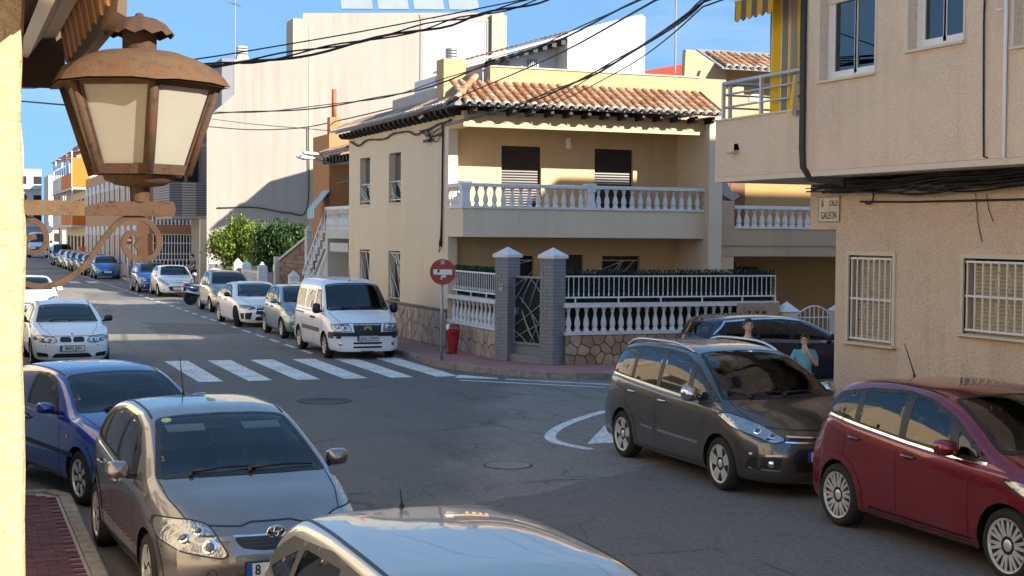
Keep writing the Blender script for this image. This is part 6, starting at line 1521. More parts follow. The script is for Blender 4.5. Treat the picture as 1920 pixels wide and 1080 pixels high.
    k = MB(); k.tube([(XU-0.03,13.25,7.5),(XU-0.03,13.25,4.02),(XU+0.05,13.15,3.94)], 0.024, 8); k.build('pipe', M['pvc'], t3, True)
    k = MB(); k.tube([(XU-0.03,13.25,5.72),(XU-0.12,13.32,5.72)], 0.02, 6); k.build('spigot', M['pvc'], t3, True)
    # street sign in tiles: CALLE GALEON
    t4 = thing('street_name_sign', 'tiled street sign reading CALLE GALEON on the beige wall', 'street sign', (X0-0.02,18.0,3.5))
    for (y0, y1, z0, z1) in ((17.745,17.995,3.505,3.675),(18.0,18.265,3.505,3.675),(17.745,17.995,3.325,3.50),(18.0,18.265,3.325,3.50)):
        k = MB(); k.box(X0-0.02,X0-0.002,y0,y1,z0,z1); k.build('tile', M['sign_tile'], t4)
    k = MB(); e = 0.014
    for (y0, y1, z0, z1) in ((17.73,18.28,3.676,3.69),(17.73,18.28,3.31,3.324),(17.73,17.744,3.324,3.676),(18.266,18.28,3.324,3.676)): k.box(X0-0.024,X0-0.002,y0,y1,z0,z1)
    k.build('border', M['sign_brown'], t4)
    for (txt, sz, y, z, sx) in (('CALLE',0.10,17.88,3.585,0.78),('GALEON',0.135,18.0,3.405,0.78)):
        o = link('lettering', text_mesh(txt, sz, M['ink'], 0.001, 0.0012), t4); o.location = (X0-0.022,y,z); o.rotation_euler = (R(90),0,R(-90)); o.scale = (sx,1.15,1)
    k = MB(); k.prism([(X0-0.0205,18.20,3.62),(X0-0.0205,18.14,3.62),(X0-0.0205,18.135,3.55),(X0-0.0205,18.17,3.525),(X0-0.0205,18.205,3.55)], (-0.002,0,0)); k.build('crest', M['sign_blue'], t4)
    k = MB(); k.box(X0-0.0225,X0-0.0205,18.145,18.195,3.625,3.65); k.build('crest_crown', M['sign_brown'], t4)
    # striped curtain and awning on the balcony
    t5 = thing('balcony_curtain', 'yellow and grey striped curtain hanging on the corner balcony', 'curtain', (XU+0.1,17.9,4.9))
    mb = MB(); n = 60; V = []
    for i in range(n+1):
        s = i/n; y = 17.52+1.25*s; x = XU+0.20+0.035*math.sin(s*26)+0.02*math.sin(s*9)
        V += [(x,y+0.05*math.sin(s*5),4.95),(x+0.01,y,6.2),(x+0.02,y-0.02,8.0)]
    mb.add(V, [(3*i+j,3*i+3+j,3*i+4+j,3*i+1+j) for i in range(n) for j in (0,1)]); o = mb.build('cloth', M['awn_y'], t5, True)
    mb = MB(); V = []
    for i in range(13):
        s = i/12; V += [(XU-0.02,17.55+0.14*s+0.05*math.sin(s*3),5.42),(XU-0.04-0.03*math.sin(s*6),17.56+0.24*s,4.82+0.05*s)]
    mb.add(V, [(2*i,2*i+2,2*i+3,2*i+1) for i in range(12)]); mb.build('cloth_tail', M['awn_y'], t5, True)
    t6 = thing('balcony_awning', 'yellow and grey striped awning edge above the corner balcony', 'awning', (XU,19.3,6.3))
    mb = MB(); mb.prism([(XU-0.35,17.72,6.62),(XU-0.35,18.78,6.62),(XU+1.5,18.78,7.4),(XU+1.5,17.72,7.4)], (0,0,0.01)); mb.build('canopy', M['awn_x'], t6)
    mb = MB(); V = []; n = 24
    for i in range(n+1): y = 17.72+1.06*i/n; V += [(XU-0.36,y,6.60),(XU-0.37,y,6.33-0.05*abs(math.sin(i*math.pi/4)))]
    mb.add(V, [(2*i,2*i+2,2*i+3,2*i+1) for i in range(n)]); mb.build('valance', M['awn_x'], t6)
    mb = MB(); mb.bar((XU-0.35,17.70,6.62),(XU-0.35,18.80,6.62),0.05,0.05); mb.build('front_bar', M['galv_white'], t6)
    # furniture glimpsed on the balcony
M['awn_x'] = stripes('yellow_brown_stripes', [(0,(0.55,0.30,0.02)),(0.5,(0.13,0.10,0.09))], 1, 0.30)
M['galv_white'] = plain('white_rail_paint', (0.52,0.51,0.50), 0.4, 0.2)
M['sign_tile'] = varied('glazed_sign_tile', [(0,(0.58,0.51,0.40)),(1,(0.64,0.57,0.46))], 0.3, 0.05, 20, 5, 0.15)
M['sign_brown'] = plain('sign_border', (0.30,0.19,0.10), 0.4); M['sign_blue'] = plain('crest_blue', (0.10,0.12,0.16), 0.4)
M['win_glass'] = glass_mat('window_glass', (0.30,0.33,0.36), 1.0, 0.0, 1.9)
right_building()

# ---------------------------------------------------------------- porch house right of the corner house
M['tan'] = plaster('tan_render', (0.52,0.38,0.25), (0.25,0.15,0.08), 0.5)
M['ochre_dark'] = plaster('ochre_porch_render', (0.40,0.26,0.11), (0.2,0.12,0.05), 0.3)
M['wood_door'] = plain('varnished_door', (0.16,0.055,0.018), 0.4, var=0.35, scale=4)
def porch_house():
    t = thing('porch_house', 'tan house with porch and white balustraded balcony beyond the side street', 'house', (23,36,0))
    X0, X1, Y0 = 19.42, 30.0, 33.75
    k = MB(); k.box(X0,X1,Y0+2.2,Y0+2.4,0,5.6); k.build('back_wall', M['ochre_dark'], t)
    k = MB(); k.box(X0,X0+0.45,Y0,Y0+0.4,0,2.75); k.build('porch_column', M['cream'], t)
    k = MB(); k.box(X0-0.02,X1,Y0-0.02,Y0+0.3,2.55,2.84); k.build('lintel', M['tan'], t)
    k = MB(); k.box(X0,X1,Y0-0.06,Y0+0.25,2.842,3.30); k.box(X0+0.1,X1,Y0+0.252,Y0+2.2,3.0,3.2); k.build('balcony_slab', M['tan'], t)
    k = MB(); k.box(X0,X0+0.42,Y0-0.05,Y0+0.3,3.302,4.05); k.build('balcony_pier', M['tan'], t)
    k = MB(); k.box(X0+0.42,X1,Y0-0.09,Y0+0.2,3.302,3.36); k.build('lower_coping', M['white_bal'], t)
    k = MB(); k.box(X0+0.42,X1,Y0-0.09,Y0+0.2,3.84,3.93); k.build('handrail', M['white_bal'], t)
    baluster_row(t, (X0+0.5,Y0+0.05), (X0+3.9,Y0+0.05), 14, 3.36, 0.48)
    w = MB(); w.box(20.9,21.9,Y0+2.1,Y0+2.19,0.3,2.2); wo = w.build('barred_door', M['void'], t)
    for i in range(8): k = MB(); k.bar((20.95+i*0.13,Y0+2.05,0.3),(20.95+i*0.13,Y0+2.05,2.2),0.03); k.build('door_bar', M['rail_brown'], wo)
    w = MB(); w.box(20.35,21.45,Y0+2.1,Y0+2.19,3.25,5.2); wo = w.build('balcony_door', M['wood_door'], t)
    for (a, b) in ((20.45,20.85),(20.95,21.35)):
        for (c, d) in ((3.4,4.1),(4.2,5.05)): k = MB(); k.box(a,b,Y0+2.08,Y0+2.098,c,d); k.build('door_panel', M['wood_door'], wo)
    # flying buttress-like curved bracket
    pts = [(X0-0.1,4.75),(X0-0.05,4.6),(X0+0.0,4.4),(X0+0.12,4.2),(X0+0.42,4.05)]; up = [(x+0.22,z+0.14) for x, z in pts[::-1]]
    k = MB(); k.prism([(x,Y0+0.02,z) for x, z in pts+up], (0,0.28,0)); k.build('curved_bracket', M['joint_grey'], t)
    l = MB(); l.lathe([(0.001,0.22),(0.05,0.2),(0.11,0.1),(0.08,-0.12),(0.02,-0.18),(0.001,-0.2)], 6, (20.3,Y0+0.8,2.25)); l.build('porch_lantern', M['cable'], t)
    # upper storey set back, gable and tiled roof seen above the corner house
    k = MB(); k.prism([(X0+0.6,38.0,5.0),(X0+0.7,38.0,7.4),(X0+1.15,38.0,7.5),(X0+1.2,38.0,8.6),(X0+1.5,38.0,8.62),(X0+2.5,38.0,8.2),(X0+2.6,38.0,8.0),(X0+2.6,38.0,5.0)], (0,0.2,0)); k.build('side_gable', M['tan_sun'], t)
    sc = MB(); pts = [(X0-0.35,6.9),(X0-0.1,7.65),(X0+0.0,7.55),(X0+0.12,7.22),(X0+0.5,7.12),(X0+1.25,7.3),(X0+1.3,6.3),(X0-0.35,6.3)]
    sc.prism([(x,34.7,z) for x, z in pts], (0,0.2,0)); sc.build('scroll_parapet', M['tan_sun'], t)
    k = MB(); k.box(X0+2.6,X1,38.6,38.8,5.5,8.3); k.build('upper_wall', M['cream_sun'], t)
    for i in range(4):
        w = MB(); x = X0+3.1+i*0.95; w.prism([(x+0.3*math.cos(R(a)),38.57,7.3+0.28*math.sin(R(a))) for a in range(0,181,20)], (0,0.03,0)); w.build('arched_opening', M['white'], t)
    tile_slope(t, (X0+2.3,37.6,8.15), (1,0), (0,1), 14, 0.25, 4, R(24))
    k = MB(); k.prism([(X0+2.2,37.55,8.1),(X1,37.55,8.1),(X1,39.2,8.85),(X0+2.2,39.2,8.85)], (0,0,0.05)); k.build('roof_board', M['eave_grey'], t)
    k = MB(); k.box(X0+2.4,X1,40.2,40.4,7,9.0); k.build('rear_parapet', M['tan_sun'], t)
    k = MB(); k.box(X0,X0+0.18,35.0,44,4.9,5.5); k.build('terrace_wall', M['white_bal'], t)
M['tan_sun'] = plaster('tan_render_in_sun', (0.44,0.32,0.205), (0.3,0.2,0.12), 0.3); M['rail_brown'] = plain('brown_iron', (0.07,0.05,0.04), 0.6)  # tan_sun: the porch tan, darkened in its colour against the sun
porch_house()
# ---------------------------------------------------------------- houses and blocks behind
M['white_wall'] = plaster('weathered_white_party_wall', (0.30,0.278,0.245), (0.20,0.115,0.06), 0.5, 0.5, 30.0, streak=0.8)
M['white_side'] = plaster('white_render', (0.55,0.535,0.51), (0.4,0.35,0.3), 0.2)
M['grey_wall'] = plaster('grey_render', (0.20,0.20,0.21), (0.1,0.1,0.1), 0.2)
M['orange'] = plaster('orange_render', (0.42,0.20,0.095), (0.25,0.1,0.05), 0.25)
M['orange_lit'] = plaster('orange_balcony_panel', (0.58,0.17,0.03), (0.3,0.1,0.03), 0.2)
M['brown_wall'] = plaster('brown_render', (0.44,0.27,0.16), (0.2,0.12,0.07), 0.3)
M['pink'] = plaster('pink_render', (0.50,0.24,0.19), (0.3,0.15,0.1), 0.2)
M['slat_grey'] = plain('grey_slat', (0.21,0.20,0.205), 0.6, var=0.15)
M['red_wall'] = plaster('red_render', (0.42,0.05,0.03), (0.2,0.05,0.03), 0.2)
M['solar'] = plain('solar_panel_back', (0.30,0.34,0.34), 0.35, 0.3, var=0.15, scale=1.0)
M['brick_clad'] = plain('brown_split_stone', (0.19,0.125,0.09), 0.85, var=0.35, scale=9, bmp=0.6, bscale=12)

def white_block():
    t = thing('white_apartment_block', 'tall block with a blank weathered white party wall behind the gardens', 'building', (20,78,0))
    Y = 72.0
    prof = [(12.1,0),(12.1,8.78),(13.46,10.0),(13.46,11.78),(16.95,12.0),(16.95,14.3),(28.0,15.05),(28.0,0)]
    k = MB(); k.prism([(x,Y,z) for x, z in prof], (3.2,9,0)); k.build('party_wall', M['white_wall'], t)
    k = MB(); k.box(17.28,17.5,Y-0.02,Y-0.001,0,13.7); k.build('buttress_strip', M['white_lit'], t)
    k = MB(); k.box(16.45,16.96,Y-0.02,Y+1.5,12.0,14.0); k.build('stair_head', M['white_lit'], t)
    k = MB(); k.box(12.85,13.47,Y+0.02,Y+4,9.3,11.8); k.build('grey_stair_wall', M['grey_wall'], t)
    # sunk white niche high on the right
    k = MB(); k.box(23.4,26.95,Y-0.03,Y-0.002,11.0,14.45); k.build('light_well_panel', M['panel_white'], t)
    k = MB(); k.box(23.2,27.1,Y-0.05,Y-0.001,14.46,14.62); k.box(26.97,27.12,Y-0.05,Y-0.001,11,14.45); k.box(23.25,23.38,Y-0.05,Y-0.001,11,14.45); k.build('panel_frame', M['white_wall'], t)
    k = MB(); k.box(27.2,28.05,Y-0.25,Y+0.5,12.4,14.85); k.build('corner_pier', M['white_lit'], t)
    ch = MB(); ch.box(13.7,14.3,Y+0.5,Y+1.1,11.7,12.0)
    for i in range(4): ch.box(13.75,14.25,Y+0.55,Y+1.05,12.02+i*0.14,12.10+i*0.14)
    ch.box(13.85,14.15,Y+0.65,Y+0.95,12.0,12.55); ch.build('chimney', M['concrete'], t)
    for i in range(4):
        x = 19.3+i*2.0; k = MB(); k.prism([(x,Y+1.2,14.85+i*0.12),(x+1.7,Y+1.2,14.95+i*0.12),(x+2.0,Y+3.0,16.9+i*0.12),(x+0.3,Y+3.0,16.8+i*0.12)], (0,0.06,-0.03)); k.build('solar_panel', M['solar'], t)
M['white_lit'] = plaster('ivory_render', (0.38,0.33,0.25), (0.4,0.3,0.2), 0.2)
M['panel_white'] = plaster('panel_render', (0.36,0.35,0.34), (0.25,0.22,0.2), 0.4)
white_block()

def aerial(x, y, z, h, lb, yagi=True, az=0.0, m=None):
    t = thing('tv_aerial', lb, 'aerial', (x,y,z)); m = m or M['galv']
    k = MB(); k.tube([(x,y,z),(x,y,z+h)], 0.03, 6); k.build('mast', m, t)
    u = Vector((math.cos(az), math.sin(az), 0)); c = Vector((x,y,z+h*0.93)); k = MB(); k.tube([c-u*0.7,c+u*0.7],0.015,5); k.build('boom', m, t)
    v = Vector((-u.y,u.x,0.15)).normalized(); k = MB()
    for i in range(8): p = c+u*(-0.65+i*0.18); k.tube([p-v*(0.28-0.02*i),p+v*(0.28-0.02*i)],0.010,4)
    o = k.build('elements', m, t); o['kind'] = 'stuff'
    return t
aerial(13.62,72.6,11.9,2.9,'tall thin aerial on the white block roof at left', az=1.0)
aerial(20.0,37.5,7.9,3.0,'aerial with long boom above the tan gable', az=2.9)
aerial(29.6,62.5,9.0,2.0,'short white mast beside the white sloped wall', az=0.3, m=M['white'])

def white_house_behind():
    t = thing('white_house', 'bright white house with sloping gable and black rafters behind the parapet', 'house', (28,60,0))
    Y = 60.0
    k = MB(); k.prism([(26.45,Y,6),(26.45,Y,12.35),(28.5,Y,12.95),(30.2,Y,13.42),(30.4,Y,13.3),(30.42,Y,6)], (0,6,0)); k.build('gable_wall', M['white_bright'], t)
    k = MB(); k.prism([(20.5,Y+1.3,5),(26.44,Y+1.3,5),(26.44,Y+1.3,12.0),(20.5,Y+1.3,10.2)], (0,3,0)); k.build('recessed_wall', M['grey_white'], t)
    k = MB(); k.prism([(20.6,Y-0.3,10.35),(26.4,Y-0.3,12.15),(26.4,Y-0.3,12.25),(20.6,Y-0.3,10.45)], (0,2.2,0)); k.build('eaves_board', M['eave_pale'], t)
    for i in range(24):
        x = 20.9+i*0.235; o = link('roof_tile', TILE, t); o.location = (x,Y-0.35,10.52+(x-20.6)*0.31); o.rotation_euler = (R(6),R(-17),0)
    for i in range(8):
        x = 22.9+i*0.46; z = 11.0+(x-22.9)*0.31; k = MB(); k.box(x,x+0.22,Y-0.05,Y+1.3,z-0.22,z-0.02); k.build('rafter_end', M['rafter'], t)
    for x in (23.6,25.0):
        w = MB(); w.box(x,x+0.5,Y+1.25,Y+1.29,9.2,11.2); wo = w.build('window', M['shutter_grey'], t)
        for i in range(5): k = MB(); k.bar((x+0.05+i*0.1,Y+1.22,9.2),(x+0.05+i*0.1,Y+1.22,11.2),0.02); k.build('window_bar', M['white'], wo)
    k = MB(); k.box(30.9,34.5,62,66,5,10.95); k.prism([(30.9,62,10.95),(34.5,62,10.95),(34.5,62,11.7)], (0,4,0)); tag(k.build('red_outbuilding', M['red_wall']), 'red rendered wall peeking out beside the white gable', 'building')
M['white_bright'] = plain('fresh_white_render', (0.50,0.49,0.475), 0.8, var=0.02); M['grey_white'] = plaster('pale_grey_render', (0.58,0.58,0.60), (0.4,0.4,0.4), 0.2); M['eave_pale'] = plain('pale_eaves', (0.60,0.56,0.53), 0.8)
white_house_behind()

def stair_house():
    """low house between the corner house and the garden, with an outside stair"""
    t = thing('stair_house', 'small white house with outside stair and orange chimney wall beside the corner house', 'house', (14,48.5,0))
    X = 12.55
    k = MB(); k.box(X+0.9,19,44.82,52.2,0,5.7); k.build('main_wall', M['white_side'], t)
    k = MB(); k.box(X+0.05,X+0.9,49.4,51.8,2.9,6.6); k.build('orange_wall', M['orange'], t)
    k = MB(); k.box(X+0.1,X+0.5,49.5,49.9,6.6,7.2); k.build('chimney', M['orange'], t)
    k = MB(); k.tube([(X+0.3,49.7,7.2),(X+0.3,49.7,8.2)], 0.09, 8); k.build('flue', M['rust_pipe'], t, True)
    k = MB(); k.prism([(X-0.35,44.9,5.75),(X+1.0,44.9,6.35),(X+1.0,49.3,6.35),(X-0.35,49.3,5.75)], (0,0,0.06)); k.build('eaves_board', M['eave_grey'], t)
    for i in range(17): o = link('roof_tile', TILE, t); o.matrix_basis = Matrix.Translation((X-0.38,45.0+i*0.25,5.86)) @ Matrix.Rotation(R(-90),4,'Z') @ Matrix.Rotation(R(24),4,'X')
    for i in range(10): k = MB(); k.box(X-0.25,X+0.9,45.0+i*0.45,45.09+i*0.45,5.5,5.72); k.build('rafter_end', M['rafter'], t)
    k = MB(); k.box(X-0.1,X+0.9,44.85,49.3,2.9,3.2); k.build('landing', M['white_side'], t)
    k = MB(); k.box(X-0.15,X+0.0,44.85,49.3,3.9,4.0); k.build('handrail', M['white_bal'], t)
    baluster_row(t, (X-0.07,44.9), (X-0.07,49.2), 18, 3.2, 0.7, s=0.9)
    # stair going down to the left along the facade
    k = MB(); k.prism([(X-0.15,49.3,3.9),(X-0.15,52.6,1.6),(X-0.15,52.6,1.5),(X-0.15,49.3,3.8)], (0.14,0,0)); k.build('stair_handrail', M['white_bal'], t)
    for i in range(9):
        f = (i+0.5)/9; y = 49.3+3.3*f; z = 3.9-2.3*f; o = link('baluster', BALUSTER, t); o.location = (X-0.08,y,z-0.68); o.scale = (0.9,0.9,1.15)
        s = MB(); s.box(X-0.02,X+0.9,y-0.18,y+0.18,0.1,z-0.75); s.build('step', M['white_side'], t)
    w = MB(); w.box(X+0.86,X+0.895,46.0,48.4,0.3,2.75); wo = w.build('door', M['void'], t)
    for y in (46.0,46.75,47.5,48.25): q = MB(); q.box(X+0.82,X+0.858,y,y+0.15,0.3,2.75); q.build('door_frame', M['white'], wo)
    q = MB(); q.box(X+0.82,X+0.857,46.15,48.25,1.7,1.85); q.build('door_transom', M['white'], wo)
    w = MB(); w.box(X+0.86,X+0.895,45.6,47.6,3.3,5.3); wo = w.build('upper_door', M['wood_door'], t)
    # awnings, porch canopy and air conditioner
    a = MB(); a.prism([(X+0.88,45.2,5.25),(X+0.88,48.4,5.25),(X+0.05,48.4,4.85),(X+0.05,45.2,4.85)], (0,0,-0.03)); a.build('grey_awning', M['grey_cloth'], t)
    a = MB(); a.prism([(X+0.04,49.2,4.6),(X+0.04,50.3,4.6),(X-0.5,50.3,3.95),(X-0.5,49.2,3.95)], (0,0,-0.02)); ao = a.build('small_awning', M['teal_stripe'], t)
    a = MB(); a.prism([(X-0.5,49.2,3.95),(X-0.5,50.3,3.95),(X-0.5,50.3,3.6),(X-0.5,49.2,3.6)], (-0.015,0,0)); a.build('awning_valance', M['teal_stripe'], ao)
    a = MB(); a.box(X-0.12,X+0.35,46.2,48.6,2.45,2.75); a.build('porch_canopy', M['white_side'], t)
    k = MB(); k.tube([(X-0.2,51.4,1.0),(X-0.2,49.0,2.5)], 0.04, 6); k.build('drain_pipe', M['galv'], t)
M['rust_pipe'] = plain('clay_flue', (0.30,0.11,0.05), 0.8); M['grey_cloth'] = plain('grey_awning_cloth', (0.12,0.12,0.13), 0.9)
M['teal_stripe'] = stripes('teal_white_stripes', [(0,(0.10,0.34,0.38)),(0.5,(0.62,0.63,0.62))], 1, 0.24)
stair_house()

def garden():
    def low_wall(y0, y1, x, h, lb, panel=True):
        t = thing('garden_wall', lb, 'wall', (x,y0,0))
        k = MB(); k.box(x-0.1,x+0.12,y0,y1,0.1,0.42); k.build('base', M['white_side'], t)
        k = MB(); k.box(x-0.13,x+0.15,y0,y1,h-0.09,h); k.build('coping', M['white_bal'], t)
        n = int((y1-y0)/0.26); baluster_row(t, (x,y0+0.05), (x,y1-0.05), n, 0.42, h-0.51)
        for y in (y0,y1): k = MB(); k.box(x-0.17,x+0.19,y-0.16,y+0.16,0.1,h+0.18); k.add([(x-0.2,y-0.19,h+0.18),(x+0.22,y-0.19,h+0.18),(x+0.22,y+0.19,h+0.18),(x-0.2,y+0.19,h+0.18),(x+0.01,y,h+0.42)], [(0,1,4),(1,2,4),(2,3,4),(3,0,4)]); k.build('pier', M['white_bal'], t)
    low_wall(46.2,49.2,12.25,1.25,'white balustraded wall nearest the corner house, with pointed piers')
    low_wall(50.2,53.2,12.2,1.25,'white balustraded wall in front of the outside stair')
    low_wall(59.0,62.4,12.2,1.45,'white balustraded garden wall under the darker orange tree')
    low_wall(64.4,66.6,12.2,1.5,'white balustraded garden wall left of the dark gate')
    low_wall(67.4,71.0,12.2,1.55,'white balustraded garden wall under the sunlit orange tree')
    t = thing('garden_gate', 'dark metal gate between the white garden walls', 'gate', (12.2,63.4,0))
    k = MB(); k.box(12.18,12.22,62.6,64.2,0.15,1.5); k.build('leaf', M['dark_metal'], t)
    t = thing('stone_clad_wall', 'brown stone clad sloping wall beside the outside stair', 'wall', (12.9,55,0))
    k = MB(); k.prism([(12.7,52.7,0),(12.7,52.7,2.95),(12.7,57.7,1.95),(12.7,57.7,0)], (0.25,0,0)); k.build('core', M['brick_clad'], t)
    rnd = random.Random(3)
    for r_ in range(15):
        z = 0.3+r_*0.175; y = 52.72
        while y < 57.6:
            l = rnd.uniform(0.3,0.75); top = 2.95-(y+l-52.7)*0.2
            if z+0.17 < top: k = MB(); k.box(12.66-rnd.uniform(0,0.02),12.699,y,min(57.7,y+l)-0.015,z,z+0.16); k.build('stone', M['split_stone'], t)
            y += l
    k = MB(); k.prism([(12.62,52.65,2.95),(12.62,57.75,1.93),(12.62,57.75,2.03),(12.62,52.65,3.05)], (0.4,0,0)); k.build('coping', M['white_side'], t)
    k = MB(); k.box(12.5,12.95,57.75,58.15,0,2.1); po = k.build('pier', M['white_side'], t)
    k = MB(); k.lathe([(0.19,0),(0.19,0.02),(0.001,0.025)], 14, M=Matrix.Translation((12.49,57.95,1.6)) @ Matrix.Rotation(R(-90),4,'Y')); k.build('number_plaque', M['plate'], po)
    k = MB(); k.box(12.5,12.75,52.3,52.66,0,3.15); k.add([(12.45,52.25,3.15),(12.8,52.25,3.15),(12.8,52.7,3.15),(12.45,52.7,3.15),(12.62,52.48,3.4)], [(0,1,4),(1,2,4),(2,3,4),(3,0,4)]); k.build('pier', M['white_side'], t)
M['split_stone'] = varied('split_stone', [(0,(0.15,0.09,0.06)),(0.5,(0.24,0.15,0.10)),(1,(0.30,0.20,0.14))], 0.85, 0.5, 20, 5, 0.4)
garden()

# ---------------------------------------------------------------- trees
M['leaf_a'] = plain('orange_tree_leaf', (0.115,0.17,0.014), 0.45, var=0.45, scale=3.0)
M['leaf_b'] = plain('shade_toned_leaf', (0.035,0.075,0.014), 0.45, var=0.4, scale=3.0)  # orange-tree leaf darkened: the tree's shade is put into the colour
M['bark'] = plain('bark', (0.085,0.062,0.045), 0.9, var=0.3, bmp=0.5)
def tree(x, y, h, rx, rz, lb, m, seed, nleaf, trunk_h=1.1, leaf=0.075):
    rnd = random.Random(seed); t = thing('orange_tree', lb, 'tree', (x,y,0.1), group='street-side orange trees')
    cz = h-rz; cl = []
    for i in range(26):
        while True:
            p = Vector((rnd.uniform(-1,1),rnd.uniform(-1,1),rnd.uniform(-1,1)))
            if 0.25 < p.length < 1: break
        p *= 0.82/max(0.82,p.length)*1.0; cl.append((Vector((x+p.x*rx*0.8,y+p.y*rx*0.8,cz+p.z*rz*0.78)), rnd.uniform(0.30,0.46)*rx*0.75))
    k = MB(); k.tube([(x,y,0.1),(x+0.05,y,trunk_h*0.5),(x-0.03,y+0.04,trunk_h),(x,y,trunk_h+0.5)], [0.13,0.10,0.085,0.06], 7)
    for c, r in cl[::2]: k.tube([(x,y,trunk_h),((x+c.x)/2+rnd.uniform(-0.1,0.1),(y+c.y)/2,(trunk_h+c.z)/2+0.1),tuple(c)], [0.06,0.04,0.015], 5)
    k.build('trunk', M['bark'], t, True)
    mb = MB()
    for i in range(nleaf):
        c, r = cl[rnd.randrange(len(cl))]; d = Vector((rnd.gauss(0,1),rnd.gauss(0,1),rnd.gauss(0,1))).normalized(); p = c+d*r*(rnd.random()**0.45)*1.12
        if rnd.random() < 0.05: p += d*0.18
        q = Matrix.Rotation(rnd.uniform(0,6.28),3,'Z') @ Matrix.Rotation(rnd.gauss(0.5,0.6),3,'X'); s = leaf*rnd.uniform(0.5,1.5)
        mb.add([p+q@Vector((0,-s,0)),p+q@Vector((s*0.5,0,s*0.12)),p+q@Vector((0,s,-s*0.1)),p+q@Vector((-s*0.5,0,s*0.12))], [(0,1,2,3)])
    o = mb.build('crown', m, t); return t
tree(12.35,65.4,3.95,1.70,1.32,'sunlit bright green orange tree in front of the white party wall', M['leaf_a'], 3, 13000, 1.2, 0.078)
tree(13.2,59.6,3.85,1.55,1.35,'darker orange tree with shade put into its leaf colour', M['leaf_b'], 8, 13000, 1.2, 0.078)
